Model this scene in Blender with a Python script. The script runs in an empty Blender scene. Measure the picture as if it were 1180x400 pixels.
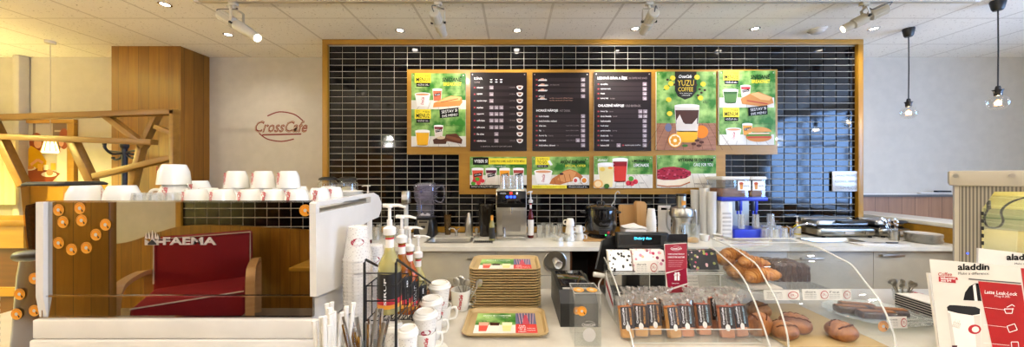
import bpy, bmesh, math, random
from mathutils import Vector, Matrix
random.seed(7)
PI = math.pi
F = 370.0; CX = 592.0; CY = 200.0; CH = 1.56          # focal length in pixels (of 1180), vanishing point, camera height
COL = bpy.context.scene.collection

def W(px, py, Y):
    return Vector(((px - CX) / F * Y, Y, CH - (py - CY) / F * Y))
def XP(px, Y): return (px - CX) / F * Y
def ZP(py, Y): return CH - (py - CY) / F * Y

def plane_fn(O, N):
    O = Vector(O); N = Vector(N).normalized(); C = Vector((0, 0, CH))
    if N.dot(C - O) < 0: N = -N
    def fn(u, v, l=0):
        d = Vector(((u - CX) / F, 1.0, -(v - CY) / F))
        t = (O - C).dot(N) / d.dot(N)
        return C + d * t + N * (0.0007 * l)
    return fn

# ---------------------------------------------------------------- materials
def lin(h):
    h = h.lstrip('#'); o = []
    for i in (0, 2, 4):
        c = int(h[i:i+2], 16) / 255
        o.append(c / 12.92 if c <= .04045 else ((c + .055) / 1.055) ** 2.4)
    return (*o, 1)

def new_mat(name):
    m = bpy.data.materials.new(name); m.use_nodes = True
    nt = m.node_tree; nt.nodes.clear()
    out = nt.nodes.new('ShaderNodeOutputMaterial')
    return m, nt, out

def mat(name, c, rough=.5, metal=0, c2=None, nscale=8, bump=0, bscale=40, trans=0, coat=0, emit=None, estr=0, stretch=(1,1,1), spec=.5, sss=0, alpha=1, lo=.35, hi=.65):
    m, nt, out = new_mat(name)
    p = nt.nodes.new('ShaderNodeBsdfPrincipled'); nt.links.new(p.outputs[0], out.inputs[0])
    p.inputs['Base Color'].default_value = lin(c)
    p.inputs['Roughness'].default_value = rough
    p.inputs['Metallic'].default_value = metal
    p.inputs['Transmission Weight'].default_value = trans
    p.inputs['Coat Weight'].default_value = coat
    p.inputs['Specular IOR Level'].default_value = spec
    p.inputs['Alpha'].default_value = alpha
    if sss:
        p.inputs['Subsurface Weight'].default_value = sss; p.inputs['Subsurface Radius'].default_value = (.01, .01, .01)
    if emit:
        p.inputs['Emission Color'].default_value = lin(emit); p.inputs['Emission Strength'].default_value = estr
    tc = nt.nodes.new('ShaderNodeTexCoord'); mp = nt.nodes.new('ShaderNodeMapping')
    mp.inputs['Scale'].default_value = stretch; nt.links.new(tc.outputs['Object'], mp.inputs[0])
    n = nt.nodes.new('ShaderNodeTexNoise'); n.inputs['Scale'].default_value = nscale; n.inputs['Detail'].default_value = 4
    nt.links.new(mp.outputs[0], n.inputs[0])
    r = nt.nodes.new('ShaderNodeValToRGB')
    a = lin(c); b = lin(c2) if c2 else tuple(x * .93 for x in a[:3]) + (1,)
    r.color_ramp.elements[0].color = a; r.color_ramp.elements[1].color = b
    r.color_ramp.elements[0].position = lo; r.color_ramp.elements[1].position = hi
    nt.links.new(n.outputs['Fac'], r.inputs[0]); nt.links.new(r.outputs[0], p.inputs['Base Color'])
    if bump:
        n2 = nt.nodes.new('ShaderNodeTexNoise'); n2.inputs['Scale'].default_value = bscale; n2.inputs['Detail'].default_value = 3
        nt.links.new(mp.outputs[0], n2.inputs[0])
        bp = nt.nodes.new('ShaderNodeBump'); bp.inputs['Strength'].default_value = bump; bp.inputs['Distance'].default_value = .004
        nt.links.new(n2.outputs['Fac'], bp.inputs['Height']); nt.links.new(bp.outputs[0], p.inputs['Normal'])
    return m

def glass(name, c='ffffff', rough=.02, dens=1.0, refl=1.0, haze=0, hazecol='ffffff', graz=.8):
    """thin clear sheet: transparent body with a Fresnel reflection, optional dull share"""
    m, nt, out = new_mat(name)
    t = nt.nodes.new('ShaderNodeBsdfTransparent'); t.inputs[0].default_value = lin(c)
    g = nt.nodes.new('ShaderNodeBsdfGlossy'); g.inputs['Roughness'].default_value = rough; g.inputs[0].default_value = (1, 1, 1, 1)
    fr = nt.nodes.new('ShaderNodeLayerWeight'); fr.inputs[0].default_value = .5
    pw = nt.nodes.new('ShaderNodeMath'); pw.operation = 'POWER'; pw.inputs[1].default_value = 4.5; nt.links.new(fr.outputs['Facing'], pw.inputs[0])
    ml = nt.nodes.new('ShaderNodeMath'); ml.operation = 'MULTIPLY_ADD'; ml.inputs[1].default_value = graz; ml.inputs[2].default_value = .035 * refl; ml.use_clamp = True
    nt.links.new(pw.outputs[0], ml.inputs[0])
    mx = nt.nodes.new('ShaderNodeMixShader'); nt.links.new(ml.outputs[0], mx.inputs[0])
    nt.links.new(g.outputs[0], mx.inputs[2])
    if haze:
        d = nt.nodes.new('ShaderNodeBsdfDiffuse'); d.inputs[0].default_value = lin(hazecol)
        m2 = nt.nodes.new('ShaderNodeMixShader'); m2.inputs[0].default_value = haze
        nt.links.new(t.outputs[0], m2.inputs[1]); nt.links.new(d.outputs[0], m2.inputs[2]); nt.links.new(m2.outputs[0], mx.inputs[1])
    else:
        nt.links.new(t.outputs[0], mx.inputs[1])
    nt.links.new(mx.outputs[0], out.inputs[0])
    return m

def wood(name, c1, c2, grain='Z', plank=0, plank_axis='X', rough=.4, gap='3a2208', tint=.25, coat=0):
    m, nt, out = new_mat(name); N = nt.nodes; L = nt.links
    p = N.new('ShaderNodeBsdfPrincipled'); L.new(p.outputs[0], out.inputs[0]); p.inputs['Roughness'].default_value = rough
    p.inputs['Coat Weight'].default_value = coat
    tc = N.new('ShaderNodeTexCoord')
    mp = N.new('ShaderNodeMapping'); s = {'X': (1.2, 14, 14), 'Y': (14, 1.2, 14), 'Z': (14, 14, 1.2)}[grain]
    mp.inputs['Scale'].default_value = s; L.new(tc.outputs['Object'], mp.inputs[0])
    n = N.new('ShaderNodeTexNoise'); n.inputs['Scale'].default_value = 1.6; n.inputs['Detail'].default_value = 6; n.inputs['Distortion'].default_value = .6
    r = N.new('ShaderNodeValToRGB'); r.color_ramp.elements[0].color = lin(c1); r.color_ramp.elements[1].color = lin(c2)
    r.color_ramp.elements[0].position = .3; r.color_ramp.elements[1].position = .7
    L.new(n.outputs['Fac'], r.inputs[0])
    if not plank:
        L.new(mp.outputs[0], n.inputs[0]); L.new(r.outputs[0], p.inputs['Base Color']); return m
    sx = N.new('ShaderNodeSeparateXYZ'); L.new(tc.outputs['Object'], sx.inputs[0])
    dv = N.new('ShaderNodeMath'); dv.operation = 'DIVIDE'; dv.inputs[1].default_value = plank; L.new(sx.outputs[plank_axis], dv.inputs[0])
    fl = N.new('ShaderNodeMath'); fl.operation = 'FLOOR'; L.new(dv.outputs[0], fl.inputs[0])
    wn = N.new('ShaderNodeTexWhiteNoise'); wn.noise_dimensions = '1D'; L.new(fl.outputs[0], wn.inputs['W'])
    va = N.new('ShaderNodeVectorMath'); va.operation = 'ADD'; L.new(mp.outputs[0], va.inputs[0])
    sc = N.new('ShaderNodeVectorMath'); sc.operation = 'SCALE'; L.new(wn.outputs['Color'], sc.inputs[0]); sc.inputs['Scale'].default_value = 30
    L.new(sc.outputs[0], va.inputs[1]); L.new(va.outputs[0], n.inputs[0])
    hv = N.new('ShaderNodeHueSaturation'); L.new(r.outputs[0], hv.inputs['Color'])
    mr = N.new('ShaderNodeMapRange'); mr.inputs['To Min'].default_value = 1 - tint; mr.inputs['To Max'].default_value = 1 + tint; L.new(wn.outputs['Value'], mr.inputs[0]); L.new(mr.outputs[0], hv.inputs['Value'])
    fr = N.new('ShaderNodeMath'); fr.operation = 'FRACT'; L.new(dv.outputs[0], fr.inputs[0])
    lt = N.new('ShaderNodeMath'); lt.operation = 'LESS_THAN'; lt.inputs[1].default_value = .004 / plank; L.new(fr.outputs[0], lt.inputs[0])
    mx = N.new('ShaderNodeMix'); mx.data_type = 'RGBA'; L.new(lt.outputs[0], mx.inputs['Factor']); L.new(hv.outputs[0], mx.inputs['A']); mx.inputs['B'].default_value = lin(gap)
    L.new(mx.outputs['Result'], p.inputs['Base Color'])
    return m

# ---------------------------------------------------------------- mesh builder
class MB:
    def __init__(s): s.v = []; s.f = []; s.m = []; s.mats = []
    def mi(s, m):
        if m not in s.mats: s.mats.append(m)
        return s.mats.index(m)
    def add(s, vs, fs, m):
        o = len(s.v); s.v += [Vector(v) for v in vs]; k = s.mi(m)
        for f in fs: s.f.append([i + o for i in f]); s.m.append(k)
        return s
    def box(s, a, b, m, bev=0, seg=2):
        a = Vector(a); b = Vector(b)
        lo = Vector([min(a[i], b[i]) for i in range(3)]); hi = Vector([max(a[i], b[i]) for i in range(3)])
        bm = bmesh.new(); bmesh.ops.create_cube(bm, size=1)
        for v in bm.verts: v.co = Vector([lo[i] + (v.co[i] + .5) * (hi[i] - lo[i]) for i in range(3)])
        if bev: bmesh.ops.bevel(bm, geom=bm.edges[:], offset=min(bev, min(hi - lo) * .45), segments=seg, profile=.5, affect='EDGES')
        bm.verts.index_update()
        s.add([v.co.copy() for v in bm.verts], [[v.index for v in f.verts] for f in bm.faces], m); bm.free(); return s
    def obox(s, p0, p1, w, h, m, up=(0, 0, 1), bev=0):
        """bar from p0 to p1, w across, h along 'up'"""
        p0 = Vector(p0); p1 = Vector(p1); d = (p1 - p0); L = d.length; d.normalize()
        sd = d.cross(Vector(up)).normalized(); u = sd.cross(d)
        t = MB(); t.box((0, -w/2, -h/2), (L, w/2, h/2), m, bev)
        M = Matrix((d, sd, u)).transposed()
        s.add([p0 + M @ v for v in t.v], t.f, m); return s
    def lathe(s, prof, c, m, n=24, axis=(0, 0, 1), smooth=True, sx=1, sy=1):
        c = Vector(c); ax = Vector(axis).normalized(); q = Vector((0, 0, 1)).rotation_difference(ax)
        vs = []; fs = []; rings = []
        for r, z in prof:
            if r < 1e-6: rings.append([len(vs)]); vs.append(c + q @ Vector((0, 0, z)))
            else:
                rings.append(list(range(len(vs), len(vs) + n)))
                for k in range(n):
                    a = 2 * PI * k / n; vs.append(c + q @ Vector((r * sx * math.cos(a), r * sy * math.sin(a), z)))
        for A, B in zip(rings, rings[1:]):
            if len(A) == 1 and len(B) == 1: continue
            for k in range(n):
                k2 = (k + 1) % n
                if len(A) == 1: fs.append([A[0], B[k2], B[k]][::-1])
                elif len(B) == 1: fs.append([A[k], A[k2], B[0]])
                else: fs.append([A[k], A[k2], B[k2], B[k]])
        return s.add(vs, fs, m)
    def cyl(s, p0, p1, r0, m, r1=None, n=16, caps=True):
        p0 = Vector(p0); p1 = Vector(p1); r1 = r0 if r1 is None else r1; L = (p1 - p0).length
        pr = [(r0, 0), (r1, L)]
        if caps: pr = [(0, 0)] + pr + [(0, L)]
        return s.lathe(pr, p0, m, n, p1 - p0)
    def tube(s, pts, r, m, n=8, closed=False):
        pts = [Vector(p) for p in pts]; R = r if isinstance(r, (list, tuple)) else [r] * len(pts); N = len(pts)
        vs = []; fs = []; t0 = None; nrm = None
        for i, p in enumerate(pts):
            if closed: t = (pts[(i+1) % N] - pts[i-1])
            else: t = pts[min(i+1, N-1)] - pts[max(i-1, 0)]
            if t.length < 1e-9: t = Vector((0, 0, 1))
            t.normalize()
            if nrm is None:
                nrm = t.cross(Vector((0, 0, 1)) if abs(t.z) < .9 else Vector((1, 0, 0))).normalized()
            else:
                nrm = (nrm - t * nrm.dot(t)); nrm = nrm.normalized() if nrm.length > 1e-6 else t.orthogonal().normalized()
            b = t.cross(nrm)
            for k in range(n):
                a = 2 * PI * k / n; vs.append(p + (nrm * math.cos(a) + b * math.sin(a)) * R[i])
        for i in range(N if closed else N - 1):
            for k in range(n):
                a = i * n + k; b2 = i * n + (k+1) % n; j = ((i+1) % N) * n
                fs.append([a, b2, j + (k+1) % n, j + k])
        if not closed: fs.append(list(range(n))[::-1]); fs.append([(N-1) * n + k for k in range(n)])
        return s.add(vs, fs, m)
    def prism(s, pts, vec, m):
        """closed outline extruded by vec"""
        pts = [Vector(p) for p in pts]; vec = Vector(vec); n = len(pts)
        fs = [list(range(n))[::-1], [n + k for k in range(n)]] + [[k, (k+1) % n, n + (k+1) % n, n + k] for k in range(n)]
        return s.add(pts + [p + vec for p in pts], fs, m)
    def loft(s, rings, m, cap=True):
        n = len(rings[0]); vs = [Vector(p) for r in rings for p in r]; fs = []
        for i in range(len(rings) - 1):
            for k in range(n):
                fs.append([i*n + k, i*n + (k+1) % n, (i+1)*n + (k+1) % n, (i+1)*n + k])
        if cap: fs.append(list(range(n))[::-1]); fs.append([(len(rings)-1)*n + k for k in range(n)])
        return s.add(vs, fs, m)
    def ell(s, c, r, m, n=20, k=12, fn=None):
        c = Vector(c); vs = []; fs = []
        pr = []
        for i in range(k + 1):
            a = PI * i / k; pr.append((math.sin(a), -math.cos(a)))
        t = MB(); t.lathe([(max(q[0], 0) if 0 < i < k else 0, q[1]) for i, q in enumerate(pr)], (0, 0, 0), m, n)
        for v in t.v:
            w = fn(v) if fn else v
            vs.append(c + Vector((w.x * r[0], w.y * r[1], w.z * r[2])))
        return s.add(vs, t.f, m)
    def sheet(s, grid, m):
        a = len(grid); b = len(grid[0])
        return s.add([p for r in grid for p in r], [[i*b + j, i*b + j + 1, (i+1)*b + j + 1, (i+1)*b + j] for i in range(a-1) for j in range(b-1)], m)
    def xform(s, M, a=0):
        for i in range(a, len(s.v)): s.v[i] = M @ s.v[i]
        return s
    # flat artwork: fn(u, v, layer) gives a point of the surface
    def art(s, pts, fn, m, l=1): return s.add([fn(u, v, l) for u, v in pts], [list(range(len(pts)))], m)
    def rect(s, x0, y0, x1, y1, fn, m, l=1): return s.art([(x0, y1), (x1, y1), (x1, y0), (x0, y0)], fn, m, l)
    def disc(s, cx, cy, rx, ry, fn, m, l=1, n=20, a0=0, a1=2 * PI):
        full = abs(a1 - a0 - 2 * PI) < 1e-6
        return s.art([(cx + rx * math.cos(a0 + (a1 - a0) * k / n), cy - ry * math.sin(a0 + (a1 - a0) * k / n)) for k in range(n if full else n + 1)], fn, m, l)
    def line(s, pts, w, fn, m, l=1):
        for (x0, y0), (x1, y1) in zip(pts, pts[1:]):
            d = math.hypot(x1 - x0, y1 - y0) or 1; nx = -(y1 - y0) / d * w / 2; ny = (x1 - x0) / d * w / 2
            s.art([(x0 + nx, y0 + ny), (x1 + nx, y1 + ny), (x1 - nx, y1 - ny), (x0 - nx, y0 - ny)], fn, m, l)
        return s
    def text(s, t, x0, y0, x1, y1, fn, m, l=2, shear=0, rot=0, bold=0):
        """the words stretched into the box x0..x1, y0..y1 (y downwards)"""
        vs, fs = text_geo(t, bold); cx = (x0 + x1) / 2; cy = (y0 + y1) / 2; w = x1 - x0; h = y1 - y0; out = []
        c, q = math.cos(rot), math.sin(rot)
        for a, b in vs:
            dx = (a - .5) * w + (b - .5) * h * shear; dy = -(b - .5) * h
            out.append(fn(cx + dx * c + dy * q, cy - dx * q + dy * c, l))
        return s.add(out, fs, m)
    def build(s, name, parent=None, at=None, label=None, cat=None, group=None, kind=None, ang=35, rotz=0, smooth=True):
        me = bpy.data.meshes.new(name); o = bpy.data.objects.new(name, me); COL.objects.link(o)
        off = parent_loc(parent) if parent else Vector(at or (0, 0, 0))
        me.from_pydata([v - off for v in s.v], [], s.f)
        for m in s.mats: me.materials.append(m)
        me.polygons.foreach_set('material_index', s.m)
        if smooth:
            me.polygons.foreach_set('use_smooth', [True] * len(me.polygons)); me.set_sharp_from_angle(angle=math.radians(ang))
        bm = bmesh.new(); bm.from_mesh(me)
        bmesh.ops.recalc_face_normals(bm, faces=bm.faces[:]) if not getattr(s, 'noflip', False) else None
        bm.to_mesh(me); bm.free(); me.update()
        if parent: o.parent = parent
        else: o.location = off; o.rotation_euler.z = rotz
        tag(o, label, cat, group, kind); return o

_tg = {}
def text_geo(t, bold=0):
    key = (t, bold)
    if key not in _tg:
        cu = bpy.data.curves.new('t', 'FONT'); cu.body = t; cu.size = 1; cu.resolution_u = 2; cu.dimensions = '2D'; cu.fill_mode = 'BOTH'; cu.offset = bold
        ob = bpy.data.objects.new('t', cu); me = bpy.data.meshes.new_from_object(ob)
        P = [(v.co.x, v.co.y) for v in me.vertices]; fs = [list(p.vertices) for p in me.polygons]
        if not P: P = [(0, 0), (1, 0), (1, 1)]
        xs = [p[0] for p in P]; ys = [p[1] for p in P]
        w = max(xs) - min(xs) or 1; h = max(ys) - min(ys) or 1
        _tg[key] = ([((a - min(xs)) / w, (b - min(ys)) / h) for a, b in P], fs)
        bpy.data.objects.remove(ob); bpy.data.meshes.remove(me); bpy.data.curves.remove(cu)
    return _tg[key]

def parent_loc(p):
    L = Vector((0, 0, 0))
    while p: L += p.location; p = p.parent
    return L
def tag(o, label=None, cat=None, group=None, kind=None):
    if label: o['label'] = label
    if cat: o['category'] = cat
    if group: o['group'] = group
    if kind: o['kind'] = kind
def thing(name, label, cat, loc, group=None):
    o = bpy.data.objects.new(name, None); COL.objects.link(o); o.location = loc; o.empty_display_size = .05
    tag(o, label, cat, group); return o
def kids(o): return [c for c in bpy.data.objects if c.parent == o]
def dup(o, loc=None, rotz=None, label=None, group=None, scale=None, parent=None, rot=None):
    c = o.copy(); COL.objects.link(c)
    if parent is not None: c.parent = parent
    if loc is not None: c.location = loc
    if rotz is not None: c.rotation_euler = (c.rotation_euler.x, c.rotation_euler.y, rotz)
    if rot is not None: c.rotation_euler = rot
    if scale is not None: c.scale = scale if isinstance(scale, (tuple, list)) else (scale,) * 3
    if label: c['label'] = label
    if group: c['group'] = group
    for k in kids(o): dup(k, parent=c)
    return c
def struct(mb, name, **k): return mb.build(name, kind='structure', **k)
def rrect(w, h, r, n=5, cx=0, cy=0):
    o = []
    for sx, sy, a in ((1, 1, 0), (-1, 1, PI/2), (-1, -1, PI), (1, -1, 1.5*PI)):
        for k in range(n + 1):
            t = a + PI/2 * k / n; o.append((cx + sx * (w/2 - r) + r * math.cos(t), cy + sy * (h/2 - r) + r * math.sin(t)))
    return o
def bez(p, n=12):
    p = [Vector(q) for q in p]; o = []
    for i in range(n + 1):
        q = p[:]; t = i / n
        while len(q) > 1: q = [a.lerp(b, t) for a, b in zip(q, q[1:])]
        o.append(q[0])
    return o
def spline(P, n=6):
    P = [Vector(p) for p in P]; o = []
    for i in range(len(P) - 1):
        a = P[max(i-1, 0)]; b = P[i]; c = P[i+1]; d = P[min(i+2, len(P)-1)]
        for k in range(n):
            t = k / n; o.append(.5 * ((2*b) + (c-a)*t + (2*a-5*b+4*c-d)*t*t + (3*b-a-3*c+d)*t**3))
    o.append(P[-1]); return o

# palette
M = dict(
 white=mat('white_lacquer', 'dfdad2', .25, coat=.3), ceramic=mat('white_ceramic', 'e2dfd6', .18, coat=.4),
 paper=mat('white_paper', 'e4dfd6', .75), papergrey=mat('grey_print', 'b9b4ad', .8), lid=mat('white_lid', 'dedad1', .4),
 red=mat('red_print', 'b3202c', .5), dred=mat('dark_red_print', '9a1730', .5), black=mat('black_plastic', '121214', .35), bgloss=mat('black_gloss', '0a0a0c', .08, coat=.5),
 dark=mat('dark_inside', '17130f', .8), steel=mat('brushed_steel', 'b9b6ae', .3, 1, nscale=30, stretch=(1, 1, 14)), chrome=mat('chrome', 'd6d6d8', .08, 1),
 mirror=mat('mirror_glass', 'b0aaa2', .012, 1), grey=mat('grey_laminate', 'a9a18f', .45), greyd=mat('grey_print_dark', '5b5856', .6),
 stone=mat('pale_stone_worktop', 'cfc8ba', .28, c2='b3ab9b', nscale=5, bump=.03, coat=.15), backtop=mat('cream_worktop', 'd9d5ca', .25, c2='cfcabc', nscale=5),
 tray=mat('tan_tray_plastic', 'b39a6c', .45, c2='a98f61', nscale=5), traydark=mat('tan_tray_edge', '9b8357', .5),
 yellow=mat('yellow_print', 'f2e02b', .5), orange=mat('orange_sticker', 'd8902a', .45), oran2=mat('brown_orange_print', 'a3560f', .5),
 navy=mat('navy_painted_iron', '141c33', .35), wire=mat('black_wire', '0d0d0e', .4),
 tglass=glass('tumbler_glass', 'fafbfa', refl=6, haze=.16, hazecol='fbfbf6'), bulb=glass('bulb_glass', 'fbfaf6', refl=2.5), glass=glass('clear_glass', 'f6f8f6', refl=3.0, haze=.05), acry=glass('clear_acrylic', 'f9faf9', refl=1.2, haze=.012), frost=glass('acrylic_edge', 'f4f4f0', rough=.2, haze=.5, hazecol='efeee8'),
 cupclear=glass('clear_plastic_cups', 'f6f6f6', rough=.2, refl=2, haze=.55, hazecol='fbfaf6'), smoke=glass('smoky_plastic', '7d736c', refl=1.5, haze=.08, hazecol='554a42'), brownpl=glass('brown_plastic', 'a07c48', haze=.3, hazecol='8a6a38'),
 violet=glass('violet_tinted_plastic', 'e9e8f2', refl=3, haze=.07, hazecol='d0cee4'),
 blue=mat('blue_plastic', '1f33b8', .35), card=mat('brown_cardboard', 'b48a55', .8), text=mat('white_print', 'f6f6f6', .6, spec=.2), tblack=mat('black_print', '0c0c0c', .6, spec=.15),
 upholstery=mat('red_upholstery', '8f0b14', .8, bump=.2, bscale=300), piping=mat('cream_piping', 'ddd0b8', .7),
 honey=wood('honey_wood', 'a87c22', '986a16', 'Z', coat=.1), honeyx=wood('honey_wood_across', 'a97d24', '9a6e18', 'X', coat=.1),
 panel=wood('honey_plank_panelling', '8d6018', '784c0c', 'Z', plank=.115, rough=.35, tint=.14, coat=.15), panely=wood('honey_plank_side', '8d6018', '784c0c', 'Z', plank=.115, plank_axis='Y', rough=.35, tint=.14, coat=.15),
 rail=wood('screen_timber', '87601f', '785216', 'X'), wains=wood('brown_wainscot', '9c7455', '8a6448', 'Z', plank=.165, rough=.5, tint=.12), beech=wood('pale_beech', 'c89a62', 'bb8b52', 'X', coat=.2),
 dwood=wood('dark_wood', '5d3414', '4c2a10', 'X'), croiss=mat('croissant_crust', 'c98a3c', .45, c2='9c5a1e', nscale=30, bump=.3, bscale=60), bread=mat('bread_crust', 'a56a38', .38, c2='6a3a18', nscale=10, bump=.15, bscale=50, stretch=(.6, 5, 1.5)),
 cake=mat('chocolate_cake', '4d3226', .35, c2='33201a', nscale=30, bump=1, bscale=70, coat=.6), sponge=mat('sponge_cake', 'cf9a52', .8, c2='b97f3a', nscale=50, bump=.3), sponge2=mat('pink_sponge_cake', 'c98258', .8, c2='b26d45', nscale=50, bump=.3),
 cream=mat('cream_filling', 'e8dcc4', .6), rubber=mat('rubber', '1c1c1c', .8), beige=mat('beige_metal', 'b5ab95', .4), paint=mat('white_wall_paint', 'c2bcb1', .85, bump=.04, bscale=200),
 espresso=mat('coffee_beans', '32180c', .9, c2='140703', nscale=90, spec=.05), juice=mat('orange_juice', 'e6a81c', .2), tea=glass('brown_ice_tea', 'a8622a', haze=.55, hazecol='9a5a28'),
)
DLE, SPE, PDE, PDO, WLE, WLE2 = 15, 25, 4, 80, 230, 480
SKY = 19; EXPO = 0.08; FRE = 0.9
# ================================================================ THE ROOM
XL, XR, YF, YB, ZC = -7.2, 6.5, -1.8, 3.99, 3.006
b = MB(); b.box((XL - .1, YF - .1, -.1), (XR + .1, YB + .1, 0), mat('floor_tiles_brown', '8d7e6c', .45, c2='7f705f', nscale=3)); struct(b, 'floor')

def ceiling_mat():
    m, nt, out = new_mat('ceiling_tiles'); N = nt.nodes; L = nt.links
    p = N.new('ShaderNodeBsdfPrincipled'); L.new(p.outputs[0], out.inputs[0]); p.inputs['Roughness'].default_value = .9
    tc = N.new('ShaderNodeTexCoord'); sx = N.new('ShaderNodeSeparateXYZ'); L.new(tc.outputs['Object'], sx.inputs[0])
    ds = []
    for ax, off, wd in (('X', .2657 + 12, .011), ('Y', -2.99 + 12, .006)):
        a = N.new('ShaderNodeMath'); a.operation = 'ADD'; a.inputs[1].default_value = off + .3; L.new(sx.outputs[ax], a.inputs[0])
        f = N.new('ShaderNodeMath'); f.operation = 'MODULO'; f.inputs[1].default_value = .6; L.new(a.outputs[0], f.inputs[0])
        s = N.new('ShaderNodeMath'); s.operation = 'SUBTRACT'; s.inputs[1].default_value = .3; L.new(f.outputs[0], s.inputs[0])
        q = N.new('ShaderNodeMath'); q.operation = 'ABSOLUTE'; L.new(s.outputs[0], q.inputs[0])
        t = N.new('ShaderNodeMath'); t.operation = 'LESS_THAN'; t.inputs[1].default_value = wd; L.new(q.outputs[0], t.inputs[0]); ds.append(t)
    mx = N.new('ShaderNodeMath'); mx.operation = 'MAXIMUM'; L.new(ds[0].outputs[0], mx.inputs[0]); L.new(ds[1].outputs[0], mx.inputs[1])
    n = N.new('ShaderNodeTexNoise'); n.inputs['Scale'].default_value = 60; n.inputs['Detail'].default_value = 3; L.new(tc.outputs['Object'], n.inputs[0])
    r = N.new('ShaderNodeValToRGB'); r.color_ramp.elements[0].position = .30; r.color_ramp.elements[1].position = .36
    r.color_ramp.elements[0].color = lin('b4ac9e'); r.color_ramp.elements[1].color = lin('efebe2'); L.new(n.outputs['Fac'], r.inputs[0])
    c = N.new('ShaderNodeMix'); c.data_type = 'RGBA'; L.new(mx.outputs[0], c.inputs['Factor']); L.new(r.outputs[0], c.inputs['A']); c.inputs['B'].default_value = lin('d0cabf')
    L.new(c.outputs['Result'], p.inputs['Base Color']); return m
b = MB(); b.box((XL, YF, ZC), (XR, YB, ZC + .12), ceiling_mat()); struct(b, 'ceiling')

b = MB(); b.box((XL, YB, 0), (XR, YB + .1, ZC), M['paint']); struct(b, 'wall_back')
b = MB(); b.box((XL - .1, YF, 0), (XL, YB, ZC), M['paint']); struct(b, 'wall_left')
# wall behind the camera: paint, a black tiled stretch and honey wainscot (all seen in the coffee machine's mirror panel)
b = MB(); b.box((XL, YF - .1, 0), (XR, YF, ZC), M['paint']); struct(b, 'wall_front')
# right wall with its window opening
wy0, wy1, wz0, wz1 = -1.3, 1.7, .9, 2.85
b = MB()
for y0, y1, z0, z1 in ((YF, wy0, 0, ZC), (wy1, YB, 0, ZC), (wy0, wy1, 0, wz0), (wy0, wy1, wz1, ZC)): b.box((XR, y0, z0), (XR + .12, y1, z1), M['paint'])
struct(b, 'wall_right')
b = MB()
for i in range(4):
    y = wy0 + (wy1 - wy0) * i / 3; b.box((XR + .03, y - .03, wz0), (XR + .09, y + .03, wz1), M['white'])
for z in (wz0 + .03, 2.2, wz1 - .03): b.box((XR + .03, wy0, z - .03), (XR + .09, wy1, z + .03), M['white'])
w = struct(b, 'window_1')
b = MB(); b.box((XR + .055, wy0, wz0), (XR + .061, wy1, wz1), glass('window_glass')); b.build('pane', w)

# tiled pier behind the counter
TX0, TX1, TY = -2.06, 3.76, 3.48
b = MB(); b.box((TX0 + .01, TY + .012, 0), (TX1 - .01, YB, ZC), mat('tile_grout', 'beb9ae', .8)); 
tile = mat('black_glazed_tile', '050507', .07, spec=.42, c2='0c0809', nscale=4)
cw, rh, g = .1411, .0687, .0023
x0 = TX0 + .055; ncol = int((TX1 - .05 - x0) / cw) + 1
random.seed(3)
for i in range(ncol):
    for j in range(31):
        xa = x0 + i * cw + g; xb = min(x0 + (i + 1) * cw - g, TX1 - .056); zb = 2.945 - j * rh - g; za = zb - rh + 2 * g
        if xb - xa < .01 or zb < .95: continue
        e = .004; t1, t2, t3 = [random.uniform(-.0006, .0006) for _ in range(3)]
        yb = TY + .012; yt = TY + .004
        b.add([(xa, yb, za), (xb, yb, za), (xb, yb, zb), (xa, yb, zb), (xa+e, yt+t1, za+e), (xb-e, yt+t2, za+e), (xb-e, yt+t2+t3-t1, zb-e), (xa+e, yt+t3, zb-e)],
              [(0, 1, 5, 4), (1, 2, 6, 5), (2, 3, 7, 6), (3, 0, 4, 7), (4, 5, 6, 7)], tile)
struct(b, 'wall_back_tiled', ang=15)
def trim(n, a, c, m='honeyx'): 
    t = MB(); t.box(a, c, M[m], .004); struct(t, 'trim_%d' % n)
trim(1, (TX0, TY - .03, ZC - .055), (TX1, TY + .012, ZC - .002))
trim(2, (TX0, TY - .03, .9), (TX0 + .055, TY + .012, ZC - .056), 'honey')
trim(3, (TX1 - .055, TY - .03, .9), (TX1, TY + .012, ZC - .056), 'honey')
trim(4, (TX0 + .056, TY - .02, .925), (TX1 - .056, TY + .012, .985))
# wood clad pillar
b = MB(); b.box((-4.56, 3.64, 0), (-3.775, 3.645, ZC - .001), M['panel']); b.box((-4.555, 3.645, 0), (-3.78, YB, ZC - .001), M['panely']); struct(b, 'wall_pillar')
# wainscot to the right, low wall with a stone shelf
b = MB(); b.box((TX1, YB - .03, 0), (XR, YB, 1.275), M['wains']); struct(b, 'wall_wainscot')
b = MB(); b.box((TX1, YB - .06, 1.275), (XR, YB, 1.3), M['greyd']); b.box((TX1, YB - .045, 1.3), (XR, YB, 1.315), M['white']); struct(b, 'trim_5')
b = MB(); b.box((4.0, 1.95, 0), (4.37, YB - .031, 1.06), M['honeyx']); struct(b, 'wall_low')
b = MB(); b.box((3.985, 1.9, 1.061), (4.39, YB - .031, 1.10), M['backtop'], .006); struct(b, 'trim_6')
b = MB(); b.box((4.95, YB - .085, 1.316), (5.6, YB - .05, 1.33), M['white'], .003); b.box((5.15, YB - .09, 1.331), (5.32, YB - .05, 1.352), M['black'], .004)
b.build('cable_duct', at=(5.2, YB - .07, 1.316), label='thin white rail with a black clip lying on the wainscot ledge', cat='rail')
# pipe by the curtain and skirting
b = MB(); b.box((-6.09, YB - .1, 0), (-6.0, YB, ZC - .001), M['paint'], .02); struct(b, 'wall_pipe_box')

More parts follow.
